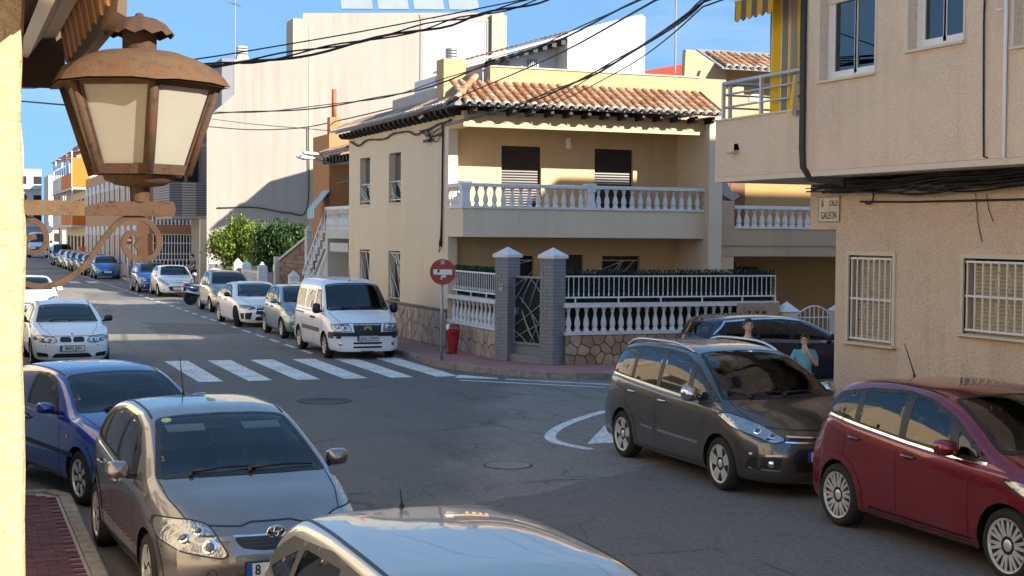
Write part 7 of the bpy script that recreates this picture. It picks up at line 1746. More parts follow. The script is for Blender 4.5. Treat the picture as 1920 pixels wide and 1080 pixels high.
# ---------------------------------------------------------------- the street's far end
def far_buildings():
    # grey slatted balconies next to the white block
    t = thing('slatted_balcony_building', 'building with grey slatted balconies projecting beside the white party wall', 'building', (12,80,0))
    k = MB(); k.box(13.3,20,81.5,84.5,0,9.6); k.build('main_wall', M['grey_render_l'], t)
    for z0, z1 in ((3.95,5.75),(7.9,9.3)):
        k = MB(); k.box(11.25,13.28,78.05,84.5,z0-0.16,z0); k.build('balcony_floor', M['concrete'], t)
        n = 13
        for i in range(n):
            z = z0+0.02+(z1-z0)*i/n; h = (z1-z0)/n*0.72
            k = MB(); k.box(11.12,11.2,78.0,84.5,z,z+h); k.build('slat', M['slat_grey'], t)
            for (a_, b_, m_) in ((11.21,11.75,'slat_grey'),(11.77,12.55,'slat_lit'),(12.57,13.6,'slat_grey')):  # middle slats paler: the sunlit part of the screen is painted in
                k = MB(); k.box(a_,b_,78.0,78.06,z,z+h); k.build('slat', M[m_], t)
        k = MB(); k.box(11.25,13.3,78.3,78.35,z0,z1); k.build('screen_backing', M['dark_metal'], t)
    for (x0, x1, z0, z1) in ((11.9,12.4,5.9,7.4),(12.6,13.2,5.9,7.6)): w = MB(); w.box(x0,x1,81.4,81.45,z0,z1); w.build('window', M['void'], t)
    k = MB(); k.box(11.3,13.3,81.46,81.5,5.76,7.7); k.build('back_wall', M['brown_wall'], t)
    k = MB(); k.box(12.75,13.25,77.9,78.3,0,3.78); k.build('corner_column', M['cream_side'], t)
    # orange house with white balustrade and tall white grille
    t = thing('orange_house', 'orange house with white balustrade above a tall white window grille', 'house', (13,90,0))
    X = 11.3
    k = MB(); k.box(X,20,88.3,93.0,0,7.6); k.build('main_wall', M['orange'], t)
    k = MB(); k.box(X,14.2,87.6,88.29,2.95,3.5); k.build('balcony_front', M['orange'], t)
    k = MB(); k.prism([(12.7+0.75*math.cos(R(a_)),88.28,5.0+1.1*math.sin(R(a_))) for a_ in range(0,181,15)]+[(11.95,88.28,3.6),(13.45,88.28,3.6)], (0,-0.04,0)); k.build('arched_window', M['win_blue'], t)
    k = MB(); k.box(X,14.2,87.55,87.75,4.1,4.2); k.build('handrail', M['white_bal'], t)
    baluster_row(t, (X+0.1,87.65), (14.1,87.65), 12, 3.5, 0.6)
    w = MB(); w.box(X+0.3,14.0,88.2,88.29,0.2,2.9); w.build('veranda_shade_panel', M['void'], t)  # dark panel stands in for the shade inside the veranda
    for i in range(15): x = X+0.25+i*0.18; k = MB(); k.bar((x,87.7,1.4),(x,87.7,2.95),0.055); k.build('grille_bar', M['white'], t)
    for z in (1.4,1.75,2.4,2.92): k = MB(); k.bar((X+0.15,87.7,z),(14.1,87.7,z),0.05); k.build('grille_rail', M['white'], t)
    baluster_row(t, (X+0.1,87.7), (14.1,87.7), 12, 0.75, 0.62, s=1.1)
    k = MB(); k.box(X,14.2,87.5,87.9,0.1,0.75); k.build('base_wall', M['white_side'], t)
    # brown house with white arched surrounds
    t = thing('brown_house', 'brown two-storey house with white arched window surrounds', 'house', (13,115,0))
    Xb = 11.4; k = MB(); k.box(Xb,20,93.1,131.0,0,7.6); k.build('main_wall', M['brown_wall'], t)
    for z0, h in ((0.9,1.9),(4.6,1.5)):
        for y in np.arange(94.2,130,3.4):
            w = MB(); w.prism([(Xb-0.01,y,z0),(Xb-0.01,y+1.0,z0),(Xb-0.01,y+1.0,z0+h)]+[(Xb-0.01,y+0.5+0.5*math.cos(R(a)),z0+h+0.5*math.sin(R(a))) for a in range(20,180,20)]+[(Xb-0.01,y,z0+h)], (-0.03,0,0)); wo = w.build('window', M['win_blue'], t)
            f = MB(); f.box(Xb-0.12,Xb-0.04,y-0.2,y,z0-0.1,z0+h); f.box(Xb-0.12,Xb-0.04,y+1.0,y+1.2,z0-0.1,z0+h)
            f.tube([(Xb-0.08,y+0.5+0.6*math.cos(R(a)),z0+h+0.6*math.sin(R(a))) for a in range(0,181,20)], 0.11, 6); f.build('surround', M['white'], wo)
    k = MB(); k.box(Xb-0.15,Xb-0.001,93.1,131,0,0.8); k.build('plinth', M['joint_grey'], t)
    # apartments with orange balcony screens
    t_or = t = thing('orange_screened_apartments', 'apartment block with bright orange balcony screens far down the street', 'building', (14,148,0))
    Xc = 11.9; k = MB(); k.box(Xc,26,133,160,0,9.0); k.build('main_wall', M['cream_side'], t)
    for z in (3.6,7.0):
        k = MB(); k.box(Xc-1.5,Xc,132.6,158,z-0.2,z); k.build('balcony_floor', M['white_side'], t)
        for i in range(4):
            y = 132.8+i*6.2; k = MB(); k.box(Xc-1.55,Xc-1.45,y,y+5.7,z+0.02,z+(1.1 if z < 5 else 1.3)); k.build('balcony_screen', M['orange_lit'] if i < 2 else M['white_side'], t)
        k = MB(); k.box(Xc-1.5,Xc,132.55,132.63,z+0.02,z+(1.1 if z < 5 else 2.6)); k.build('end_screen', M['orange_lit'], t)
    for z in (0.3,3.8,7.2):
        for y in np.arange(133.8,157,4.2): w = MB(); w.box(Xc-0.03,Xc-0.001,y,y+2.2,z,z+2.3); w.build('window', M['void'], t)
    k = MB(); k.box(Xc-0.4,Xc,133,140,0.1,1.6); k.build('ground_screen', M['orange_lit'], t)
    k = MB(); k.box(13,26,133.5,150,9.0,11.4); k.build('roof_terrace', M['white_side'], t)
    for i in range(7): k = MB(); k.prism([(13.0+i*0.6,133.2,11.4),(13.5+i*0.6,133.2,11.4),(13.5+i*0.6,135,12.5),(13.0+i*0.6,135,12.5)], (0,0,0.05)); k.build('roof_panel', M['galv'], t)
    # pink gable, white block, closing buildings
    t = thing('pink_house', 'pink house with a tall stepped gable far down the street', 'house', (14,172,0))
    k = MB(); k.prism([(13.2,165,0),(13.2,165,10.5),(13.8,165,12.8),(14.6,165,13.0),(15.6,165,11.5),(22,165,11.0),(22,165,0)], (0,10,0)); k.build('main_wall', M['pink'], t)
    for z in (1,4.2,7.4):
        for x in (14.2,16.5,19): w = MB(); w.box(x,x+1.1,164.95,164.99,z,z+1.7); w.build('window', M['void'], t)
    for (n_, x0, x1, y0, h, m, lb) in (('white_block', 10.5, 15.0, 255, 13.5, M['white_side'], 'plain white block closing the view at far left'), ('far_block', 1.0, 10.0, 270, 17, M['white_side'], 'white flats with rows of windows behind the delivery van'), ('far_block', 15.2, 34, 240, 12, M['cream_side'], 'cream flats far behind the pink gable')):
        t = thing(n_, lb, 'building', (x0,y0,0)); k = MB(); k.box(x0,x1,y0,y0+12,0,h); k.build('main_wall', m, t)
        for z in np.arange(1.2,h-2,3.2):
            for x in np.arange(x0+0.8,x1-1.2,2.4):
                w = MB(); w.box(x,x+1.3,y0-0.04,y0-0.001,z,z+1.5); w.build('window', M['void'], t)
            b = MB(); b.box(x0,x1,y0-0.9,y0-0.05,z-0.7,z+0.1); b.build('balcony', M['white_side'], t)
    for z in (3.6,7.0):
        for i in range(9): k = MB(); k.bar((Xc-1.5,132.62+i*2.9,z),(Xc-1.5,132.62+i*2.9,z+3.2),0.12); k.build('balcony_post', M['white_side'], t_or)
        for i in range(5): k = MB(); k.prism([(Xc-1.7,133.2+i*5,z+3.1),(Xc-1.7,136.8+i*5,z+3.1),(Xc-0.2,136.8+i*5,z+3.35),(Xc-0.2,133.2+i*5,z+3.35)], (0,0,0.05)); k.build('sun_blind', M['orange_lit'] if i % 2 else M['grey_cloth'], t_or)
    for (px_, py_, pz_, lb_) in ((17.3,162,12.4,'palm tree rising behind the orange screened apartments'),(15.2,215,9.5,'distant palm tree between the pink house and white block')): palm(px_, py_, pz_, lb_)
def palm(x, y, z, lb):
    t = thing('palm_tree', lb, 'tree', (x,y,0))
    k = MB(); k.tube([(x,y,0),(x,y,z)], 0.25, 7); k.build('trunk', M['bark'], t); rnd = random.Random(2); mb = MB()
    for i in range(34):
        a = rnd.uniform(0,6.28); e = rnd.uniform(-0.3,1.2); L_ = rnd.uniform(1.6,2.3); prev = None
        for j in range(7):
            s = j/6*L_; p = Vector((x+math.cos(a)*math.cos(e)*s, y+math.sin(a)*math.cos(e)*s, z+math.sin(e)*s-0.28*s*s)); w = Vector((-math.sin(a),math.cos(a),0))*0.22*(1-j/7)
            if prev: mb.add([prev[0]-prev[1],prev[0]+prev[1],p+w,p-w], [(0,1,2,3)])
            prev = (p,w)
    mb.build('crown', M['leaf_b'], t)
M['slat_lit'] = plain('lit_slat', (0.40,0.34,0.30), 0.6, var=0.15); M['grey_render_l'] = plaster('mid_grey_render', (0.34,0.32,0.31), (0.2,0.18,0.16), 0.2); M['win_blue'] = plain('far_window_glass', (0.10,0.12,0.15), 0.15, var=0.2)
far_buildings()
aerial(13.9,166,12.9,3.5,'aerial on the pink gable far down the street')

# ---------------------------------------------------------------- rows out of view that shade and colour the street
def left_row():
    spec = [(-30,-9,6.5,'row_white','white'),(-9,4.0,7.5,'row_cream','cream'),(4.6,13.0,9.0,'row_white','ivory'),(13.2,22,9.0,'row_white','tall white'),(27,38,7.5,'row_cream','cream-washed'),(38.2,50,7.5,'row_white','pale'),(50.2,66,6.5,'row_cream','sandy'),(66.2,84,7.5,'row_white','bright white'),(84.2,110,7,'row_cream','beige'),(110,165,8,'row_white','far white')]
    for i, (a, b, h, m, nm) in enumerate(spec):
        xw = -1.2 if b < 4.5 else -0.6
        t = thing('row_house', nm+' house, number %s along the left-hand row, out of view' % ['one','two','three','four','five','six','seven','eight','nine','ten'][i], 'house', (-5,a,0), group='houses of the left-hand row')
        W = []
        for z in np.arange(1.0,h-2.2,3.0):
            for y in np.arange(a+1.2,b-1.8,3.0): W.append((y-a,y-a+1.2,z,z+1.5))
        k = MB(); wall(k, (xw,a), (0,1), b-a, 0, h, W, 0.2); k.box(-12,xw-0.2,a,b,h-0.2,h-0.05); k.box(-12,xw-0.21,a,a+0.1,0,h-0.21); k.box(-12,xw-0.21,b-0.1,b,0,h-0.21); k.build('wall', M[m], t)
        w = MB()
        for (u0, u1, z0, z1) in W: w.box(xw-0.18,xw-0.14,a+u0,a+u1,z0,z1)
        o = w.build('shutters', M['shutter_grey'], t); o['kind'] = 'stuff'
M['row_white'] = plaster('row_white_render', (0.86,0.76,0.61), amt=0.1); M['row_cream'] = plaster('row_cream_render', (0.86,0.69,0.46), amt=0.1)
left_row()
def behind_right():
    t = thing('side_street_building', 'building on the side street behind the rough-rendered one, out of view', 'building', (45,10,0))
    k = MB(); k.box(30,60,33.5,46,0,7.5); k.build('wall', M['cream_side'], t)
behind_right()
# ---------------------------------------------------------------- wall, lantern and awning beside the camera
def rust_mat(name, base, amt, c2=(0.30,0.12,0.045), c3=(0.11,0.075,0.055)):
    m, nt, b = nodes(name); v = coords(nt)
    f = ramp(nt, noise(nt, v, 26.0, 7, 0.68), [(0.5-amt*0.3, 0.0), (0.5+0.12, 1.0)])
    rust = mixc(nt, noise(nt, v, 60.0, 6, 0.7), c2, tuple(x*1.7 for x in c2)); rust = mixc(nt, ramp(nt, noise(nt, v, 38.0, 5, 0.7), [(0.52, 0.0), (0.64, 0.85)]), rust, c3)
    nt.links.new(mixc(nt, f, base, rust), b.inputs['Base Color']); b.inputs['Roughness'].default_value = 0.85; b.inputs['Specular IOR Level'].default_value = 0.25
    bump(nt, b, noise(nt, v, 120.0, 6, 0.7), 0.6, 0.004); return m
M['rust'] = rust_mat('rusted_iron', (0.05,0.036,0.026), 0.65, (0.058,0.028,0.0145), (0.022,0.018,0.016))
M['rust_paint'] = rust_mat('rusted_painted_iron', (0.105,0.085,0.05), 0.45, (0.08,0.038,0.017), (0.045,0.045,0.044))
def frosted():
    m, nt, b = nodes('yellowed_frosted_glass'); v = coords(nt)
    col = mixc(nt, noise(nt, v, 9.0, 4), (0.42,0.39,0.32), (0.49,0.465,0.40))
    nt.links.new(col, b.inputs['Base Color']); b.inputs['Roughness'].default_value = 0.55
    tr = nt.nodes.new('ShaderNodeBsdfTranslucent'); nt.links.new(col, tr.inputs['Color']); mx = nt.nodes.new('ShaderNodeMixShader'); mx.inputs[0].default_value = 0.5
    out = nt.nodes['Material Output']; nt.links.new(b.outputs[0], mx.inputs[1]); nt.links.new(tr.outputs[0], mx.inputs[2]); nt.links.new(mx.outputs[0], out.inputs['Surface'])
    bump(nt, b, noise(nt, v, 220.0, 3), 0.15, 0.002); return m
M['frosted'] = frosted()
M['sunny'] = plaster('sunlit_yellow_render', (0.44,0.345,0.205), (0.24,0.14,0.065), 0.7, 1.0, 38.0, 0.4, (0.30,0.19,0.09))
M['awn_brown'] = plain('brown_awning_cloth', (0.11,0.07,0.05), 0.9, var=0.15, scale=30)
M['awn_g'] = stripes('green_orange_stripes', [(0,(0.035,0.055,0.02)),(0.30,(0.45,0.20,0.09)),(0.52,(0.62,0.50,0.34)),(0.60,(0.45,0.20,0.09)),(0.82,(0.60,0.48,0.32)),(0.88,(0.035,0.055,0.02))], 1, 0.15)
M['alu'] = plain('white_aluminium', (0.70,0.68,0.63), 0.4, var=0.04)

def wall_pier():
    k = MB(); rnd = random.Random(1); n = 60; z0, z1 = 0.0, 8.0
    # corner edge slightly uneven
    V = []; m = 0
    for i in range(n+1):
        z = z0+(z1-z0)*i/n; e = 0.006*math.sin(i*1.7)+rnd.uniform(-0.004,0.004)
        V += [(-2.0,3.44,z),(0.135,3.44,z),(0.158+e,3.452,z),(0.166+e,3.475,z),(0.166+e,3.72,z)]
    k.add(V, [(5*i+j,5*i+j+1,5*i+6+j,5*i+5+j) for i in range(n) for j in range(4)])
    o = k.build('wall_pier', M['sunny'], None, True, 40); tag(o, 'sunlit yellow rendered wall edge along the left border', 'wall')
wall_pier()

def lantern():
    CX, CY = 0.428, 3.49
    t = thing('wall_lantern', 'rusty six-sided wall lantern with yellowed glass on a scrolled bracket', 'lantern', (0.166,CY,3.13))
    a0 = R(-90+3)+R(0)
    def ring(r, z, off=0.0): return [Vector((CX+r*math.cos(a0+off+math.pi/3*i), CY+r*math.sin(a0+off+math.pi/3*i), z)) for i in range(6)]
    T, B = ring(0.193,3.436), ring(0.117,3.214)
    for i in range(6):
        p, q, r_, s = T[i], T[(i+1) % 6], B[(i+1) % 6], B[i]; c = (p+q+r_+s)/4
        k = MB(); e = lambda v, f: c+(v-c)*f
        inn = [e(p,0.84),e(q,0.84),e(r_,0.84),e(s,0.84)]; nrm = (q-p).cross(s-p).normalized(); nrm = nrm if nrm.dot(c-Vector((CX,CY,c.z))) > 0 else -nrm
        k.prism([v-nrm*0.006 for v in inn], -nrm*0.003); po = k.build('pane', M['frosted'], t)
        f = MB()
        for a, b_ in ((p,q),(q,r_),(r_,s),(s,p)):
            ai, bi = e(a,0.80), e(b_,0.80)
            f.add([a,b_,bi,ai,a-nrm*0.012,b_-nrm*0.012,bi-nrm*0.012,ai-nrm*0.012], [(0,1,2,3),(7,6,5,4),(3,2,6,7),(0,4,5,1)])
        f.build('pane_frame', M['rust'], po)
        k = MB(); k.tube([p,s], 0.0105, 6); k.build('corner_bar', M['rust'], t, True)
    # hood: hexagonal dome with turned-up eave points, neck, scalloped cap
    k = MB(); rings = [(0.222,3.428),(0.212,3.442),(0.195,3.463),(0.150,3.487),(0.100,3.503),(0.045,3.508)]; V = []
    n = 24
    for j, (r, z) in enumerate(rings):
        for i in range(n):
            a = a0+2*math.pi*i/n; hexf = math.cos(math.pi/6)/math.cos((2*math.pi*i/n) % (math.pi/3)-math.pi/6); w = max(0, 1-j/3.2); f = (1-w)*0.93+w*hexf
            V.append((CX+r*f*math.cos(a), CY+r*f*math.sin(a), z-(0.006 if j == 0 and i % 4 == 0 else 0)))
    k.add(V, [(j*n+i,j*n+(i+1) % n,(j+1)*n+(i+1) % n,(j+1)*n+i) for j in range(len(rings)-1) for i in range(n)])
    b0 = len(k.v); k.add([(x,y,z-0.004) for x,y,z in V[:n]]+[(CX,CY,3.44)], [((i+1) % n,i,n) for i in range(n)]); k.build('hood', M['rust_hood'], t, True, 50)
    k = MB(); k.lathe([(0.040,3.500),(0.040,3.555)], 18, (CX,CY,0)); k.build('neck', M['rust'], t, True, 40)
    k = MB(); n = 48; V = []
    for j, (r, z) in enumerate(((0.080,3.546),(0.076,3.556),(0.062,3.572),(0.040,3.584),(0.012,3.590),(0.008,3.597),(0.001,3.599))):
        for i in range(n):
            a = 2*math.pi*i/n; sc = 1+0.035*math.cos(12*a)*max(0,1-j/4); V.append((CX+r*sc*math.cos(a), CY+r*sc*math.sin(a), z+(0.004*math.cos(12*a) if j == 0 else 0)))
    k.add(V, [(j*n+i,j*n+(i+1) % n,(j+1)*n+(i+1) % n,(j+1)*n+i) for j in range(6) for i in range(n)]); k.build('cap', M['rust'], t, True)
    k = MB(); k.lathe([(0.085,3.212),(0.082,3.202),(0.055,3.190),(0.024,3.186),(0.022,3.151)], 20, (CX,CY,0)); k.build('base_cup', M['rust'], t, True, 50)
    # arm and scrolls
    k = MB(); k.box(0.166,0.300,CY-0.020,CY+0.020,3.116,3.151); k.build('bracket_sleeve', M['rust_paint'], t)
    k = MB(); k.prism([(0.3005,CY-0.017,3.117),(0.507,CY-0.017,3.118),(0.511,CY-0.017,3.134),(0.505,CY-0.017,3.152),(0.345,CY-0.017,3.150),(0.3005,CY-0.017,3.136)], (0,0.034,0)); k.build('bracket_arm', M['rust'], t)
    S1 = [(0.162,2.959),(0.195,2.951),(0.231,2.954),(0.267,2.971),(0.303,3.000),(0.333,3.044),(0.358,3.078),(0.382,3.104),(0.409,3.114),(0.440,3.108),(0.465,3.083),(0.473,3.054),(0.463,3.024),(0.435,3.014),(0.407,3.022),(0.392,3.044),(0.395,3.067),(0.411,3.077),(0.424,3.069),(0.425,3.050),(0.417,3.042)]
    S2 = [(0.160,3.108),(0.184,3.105),(0.205,3.091),(0.216,3.063),(0.207,3.036),(0.186,3.028),(0.170,3.038),(0.167,3.056),(0.178,3.063),(0.193,3.067)]
    for S in (S1,S2):
        P = catmull(S, 4); k = MB()
        V = []
        for i, p in enumerate(P):
            d = P[min(i+1,len(P)-1)]-P[max(i-1,0)]; d = d/np.linalg.norm(d); nn = np.array([-d[1],d[0]])*0.0065
            for s_, y in ((1,-0.009),(-1,-0.009),(-1,0.009),(1,0.009)): V.append((p[0]+nn[0]*s_, CY+y, p[1]+nn[1]*s_))
        m = len(P); k.add(V, [(4*i+j,4*i+(j+1) % 4,4*i+4+(j+1) % 4,4*i+4+j) for i in range(m-1) for j in range(4)]+[(3,2,1,0),(4*m-4,4*m-3,4*m-2,4*m-1)]); k.build('scroll', M['rust'], t)
M['rust_hood'] = rust_mat('rusted_hood', (0.10,0.064,0.033), 0.6, (0.075,0.036,0.018), (0.032,0.033,0.034))
lantern()

def awning():
    t = thing('shop_awning', 'brown awning with green and orange striped valance at top left', 'awning', (0,4,3.6))
    y0, y1 = 3.2, 4.6
    k = MB(); k.prism([(-1.6,y1,4.15),(0.20,y1,3.70),(0.335,y1,3.70),(0.335,y1,3.715),(-1.6,y1,4.165)], (0,y0-y1,0)); k.build('canopy', M['awn_brown'], t)
    k = MB(); k.prism([(0.20,y1,3.612),(0.232,y1,3.605),(0.285,y1,3.685),(0.253,y1,3.70)], (0,y0-y1,0)); k.build('arm_bar', M['alu'], t)
    k = MB(); k.prism([(0.275,y1-0.01,3.665),(0.315,y1-0.01,3.672),(0.315,y1-0.01,3.698),(0.275,y1-0.01,3.698)], (0,y0-y1,0)); k.build('front_bar', M['alu_dark'], t)
    n = 160; k = MB(); V = []
    for i in range(n+1):
        y = y1-(y1-y0)*i/n; w = math.sin(y*2*math.pi/0.15); V += [(0.325,y,3.705),(0.338+0.006*w,y,3.66),(0.350+0.010*w,y,3.605+0.012*math.cos(y*2*math.pi/0.15))]
    k.add(V, [(3*i+j,3*i+3+j,3*i+4+j,3*i+1+j) for i in range(n) for j in (0,1)]); k.build('valance', M['awn_g'], t, True)
    k = MB(); k.prism([(-1.2,y1+0.02,3.50),(0.36,y1+0.02,3.52),(0.345,y1+0.02,3.56),(0.335,y1+0.02,3.70),(-1.2,y1+0.02,4.05)], (0,0.012,0)); k.build('end_flap', M['awn_brown'], t)
    k = MB(); k.prism([(0.345,y1,3.555),(0.365,y1,3.545),(0.372,y1,3.66),(0.360,y1,3.70)], (0,y0-y1,0)); k.build('lower_cloth', M['awn_brown'], t)
    k = MB(); k.tube([(0.204,4.75,3.508),(0.213,4.75,3.433),(0.222,4.75,3.342),(0.223,4.75,3.282),(0.217,4.75,3.213),(0.205,4.75,3.10),(0.15,4.75,2.9)], 0.006, 6); o = k.build('grey_conduit', M['galv'], None, True); tag(o, 'thin grey conduit bending beside the sunlit wall edge', 'conduit')
M['alu_dark'] = plain('beige_aluminium', (0.36,0.32,0.27), 0.5)
awning()

# ---------------------------------------------------------------- cables over the street
def cables():
    C_ = [('thick black cable bundle crossing the sky above the white wall', [(-0.6,8.9,3.9),(0.51,9.53,4.00),(1.63,9.86,4.21),(2.18,10.41,4.35),(2.88,10.91,4.55),(3.72,11.36,4.80),(4.39,11.87,5.02),(5.14,12.35,5.27),(5.86,12.85,5.55),(11.38,13.0,8.0)], 0.007, 3),
          ('single thin wire just above the thick bundle', [(-0.6,21.0,5.0),(1.12,21.17,5.19),(3.31,21.18,5.59),(4.52,21.57,5.88),(6.25,21.76,6.29),(8.26,21.85,6.80),(9.21,22.34,7.08),(11.40,17.4,8.6)], 0.011, 1),
          ('double wire sagging across the white wall to upper right', [(-0.6,37.5,6.4),(4.19,30.74,5.58),(4.76,28.20,5.41),(5.38,25.64,5.28),(6.08,23.05,5.22),(6.42,20.61,5.22),(6.72,18.19,5.33),(6.93,15.80,5.49),(6.80,13.55,5.57),(11.38,8.0,7.5)], 0.008, 2),
          ('wire dipping low over the tiled side eaves', [(12.2,72.0,8.75),(11.89,70.87,8.67),(12.38,62.34,7.83),(12.55,53.93,7.10),(12.25,45.72,6.46),(11.73,37.61,6.25),(10.96,29.62,6.31),(9.51,21.88,6.11),(7.42,14.39,5.73),(11.38,9.0,7.0)], 0.014, 1),
          ('lower wire strung across the white party wall', [(12.2,72.0,8.35),(11.89,70.86,8.27),(12.56,63.24,7.64),(12.98,55.74,7.23),(12.79,48.48,7.02),(12.83,41.14,6.95)], 0.022, 1),
          ('bunched wires running to the corner house eaves from upper right', [(11.38,9.5,7.2),(7.92,14.19,5.73),(8.94,16.86,5.85),(9.69,19.64,5.86),(10.28,22.49,5.81),(10.90,25.32,5.86),(11.19,28.28,5.80),(11.32,31.30,5.78),(11.69,34.23,5.83)], 0.011, 3),
          ('wire over the tiled roof, lower of the pair', [(11.38,9.5,7.1),(7.91,14.19,5.66),(9.34,17.61,5.87),(10.60,21.10,5.99),(11.62,24.68,6.04),(12.45,28.34,6.03),(13.22,32.02,6.06),(13.4,33.5,6.0)], 0.010, 1),
          ('wire over the tiled roof, upper of the pair', [(11.38,9.5,7.15),(7.89,14.20,5.70),(9.20,17.67,5.90),(10.28,21.23,5.97),(11.33,24.80,6.04),(12.24,28.42,6.03),(13.10,32.07,6.19),(13.2,33.5,6.1)], 0.010, 1)]
    for lb, P, r, n in C_:
        both = len(P) > 8 or 'just above' in lb or 'dipping' in lb or 'thick' in lb or 'double' in lb
        Q = [np.array(P[0])]+list(catmull(P[1:-1] if both else P[1:], 5))+([np.array(P[-1])] if both else [])
        if n == 1: k = MB(); k.tube([tuple(p) for p in Q], r, 5); tag(k.build('overhead_wire', M['cable'], None, True), lb, 'cable', 'overhead wires'); continue
        t = thing('overhead_wire', lb, 'cable', tuple(P[0]), 'overhead wires')
        for i in range(n):
            k = MB(); ph = 2.1*i; k.tube([(p[0]+0.016*math.sin(j*0.9+ph), p[1], p[2]+0.018*math.cos(j*0.7+ph)+(i-1)*0.012) for j, p in enumerate(Q)], r*(1.0 if i else 1.5), 5); k.build('strand', M['cable'], t, True)
    t = thing('facade_cable', 'black cable looping along the top of the street-side wall into a junction tangle', 'cable', (12.03,40,6))
    G = [(44.58,6.02),(43.49,5.84),(42.39,5.96),(40.95,5.87),(39.86,5.96),(38.56,5.96),(37.58,5.82),(36.64,5.89),(35.52,5.97),(34.67,6.01)]
    for i in range(2): k = MB(); k.tube([(12.04-0.01*i,y,z+0.02*i*math.sin(j)) for j, (y,z) in enumerate([tuple(p) for p in catmull(G,5)])], 0.022, 5); k.build('run', M['cable'], t, True)
    rnd = random.Random(4)
    for i in range(7):
        pts = [(12.03-0.01*i,36.9+rnd.uniform(-0.5,0.3),5.9),(12.02-0.01*i,36.4+rnd.uniform(-0.3,0.3),5.55+rnd.uniform(-0.1,0.25)),(12.02-0.01*i,35.9+rnd.uniform(-0.3,0.3),5.6+rnd.uniform(-0.1,0.2)),(12.03,35.36,5.75+rnd.uniform(-0.15,0.2))]
        k = MB(); k.tube([tuple(p) for p in catmull(pts,5)], 0.012, 5); k.build('tangle_wire', M['cable'], t, True)
    k = MB(); k.cbox((11.99,36.5,5.58),(0.07,0.45,0.08)); k.build('junction_box', M['cable'], t)
    for d, r in ((0,0.022),(0.05,0.013)): k = MB(); k.tube([(12.05,35.35+d,5.96),(12.05,35.34+d,5.43),(12.05,35.36+d,4.6),(12.05,35.38+d,3.63),(12.05,35.40+d*2,2.75)], r, 6); k.build('down_conduit', M['cable'], t, True)
    k = MB(); k.tube([(12.03,35.3,2.75),(12.0,35.45,2.6),(12.03,35.5,2.9),(12.02,35.38,3.0)], 0.012, 5); k.build('loose_end', M['cable'], t, True)
    # cable pinned across the white party wall
    k = MB(); k.tube([tuple(p) for p in catmull([(12.6,71.95,4.3),(14.5,71.93,4.35),(16.2,71.95,4.1),(17.2,71.9,4.4),(17.25,71.9,8.5)],6)], 0.03, 5); tag(k.build('wall_cable', M['cable'], None, True), 'dark cable pinned along the foot of the white party wall', 'cable')
cables()

# ---------------------------------------------------------------- street furniture
M['sign_red'] = plain('faded_sign_red', (0.36,0.035,0.018), 0.45, var=0.15, scale=5)
def no_entry(x, y, z, r, lb, stickers=True, pole_m=None):
    t = thing('no_entry_sign', lb, 'road sign', (x,y,0))
    k = MB(); k.tube([(x,y,0.0),(x,y,z+r*0.8)], 0.034, 10); k.build('pole', pole_m or M['galv'], t, True)
    Q = Matrix.Translation((x,y-0.045,z)) @ Matrix.Rotation(R(-18),4,'Z') @ Matrix.Rotation(R(90),4,'X')
    k = MB(); k.lathe([(r,-0.008),(r,0.008),(0.0005,0.008)], 32, M=Q); d = k.build('disc', M['sign_red'], t, True, 30)
    k = MB(); k.cbox(None,(r*1.45,r*0.42,0.006),M=Q @ Matrix.Translation((0.0,0,0.010))); k.build('white_bar', M['plate'], d)
    if stickers:
        for (a, b, w, h, m) in ((0.0,0.225,0.09,0.09,M['galv']),(0.02,-0.10,0.11,0.05,M['plate']),(-0.03,-0.15,0.06,0.06,M['visor']),(-0.10,0.02,0.05,0.07,M['ink'])):
            k = MB(); k.cbox(None,(w,h,0.003),M=Q @ Matrix.Translation((a,b,0.0135)) @ Matrix.Rotation(a*3,4,'Z')); k.build('sticker', m, d)
    return t
no_entry(10.72,31.43,2.20,0.30,'no-entry sign with stickers on a grey pole at the corner kerb')
no_entry(10.4,90.6,2.55,0.30,'distant no-entry sign on a white pole by the orange house', False, M['white'])
t = thing('round_sign', 'distant round white sign seen beside the far delivery van', 'road sign', (10.4,164.5,0))
k = MB(); k.tube([(10.4,164.5,0),(10.4,164.5,3.2)], 0.05, 6); k.build('pole', M['white'], t)
k = MB(); k.lathe([(0.45,-0.02),(0.45,0.02),(0.001,0.02)], 20, M=Matrix.Translation((10.4,164.4,3.2)) @ Matrix.Rotation(R(90),4,'X')); k.build('disc', M['plate'], t)

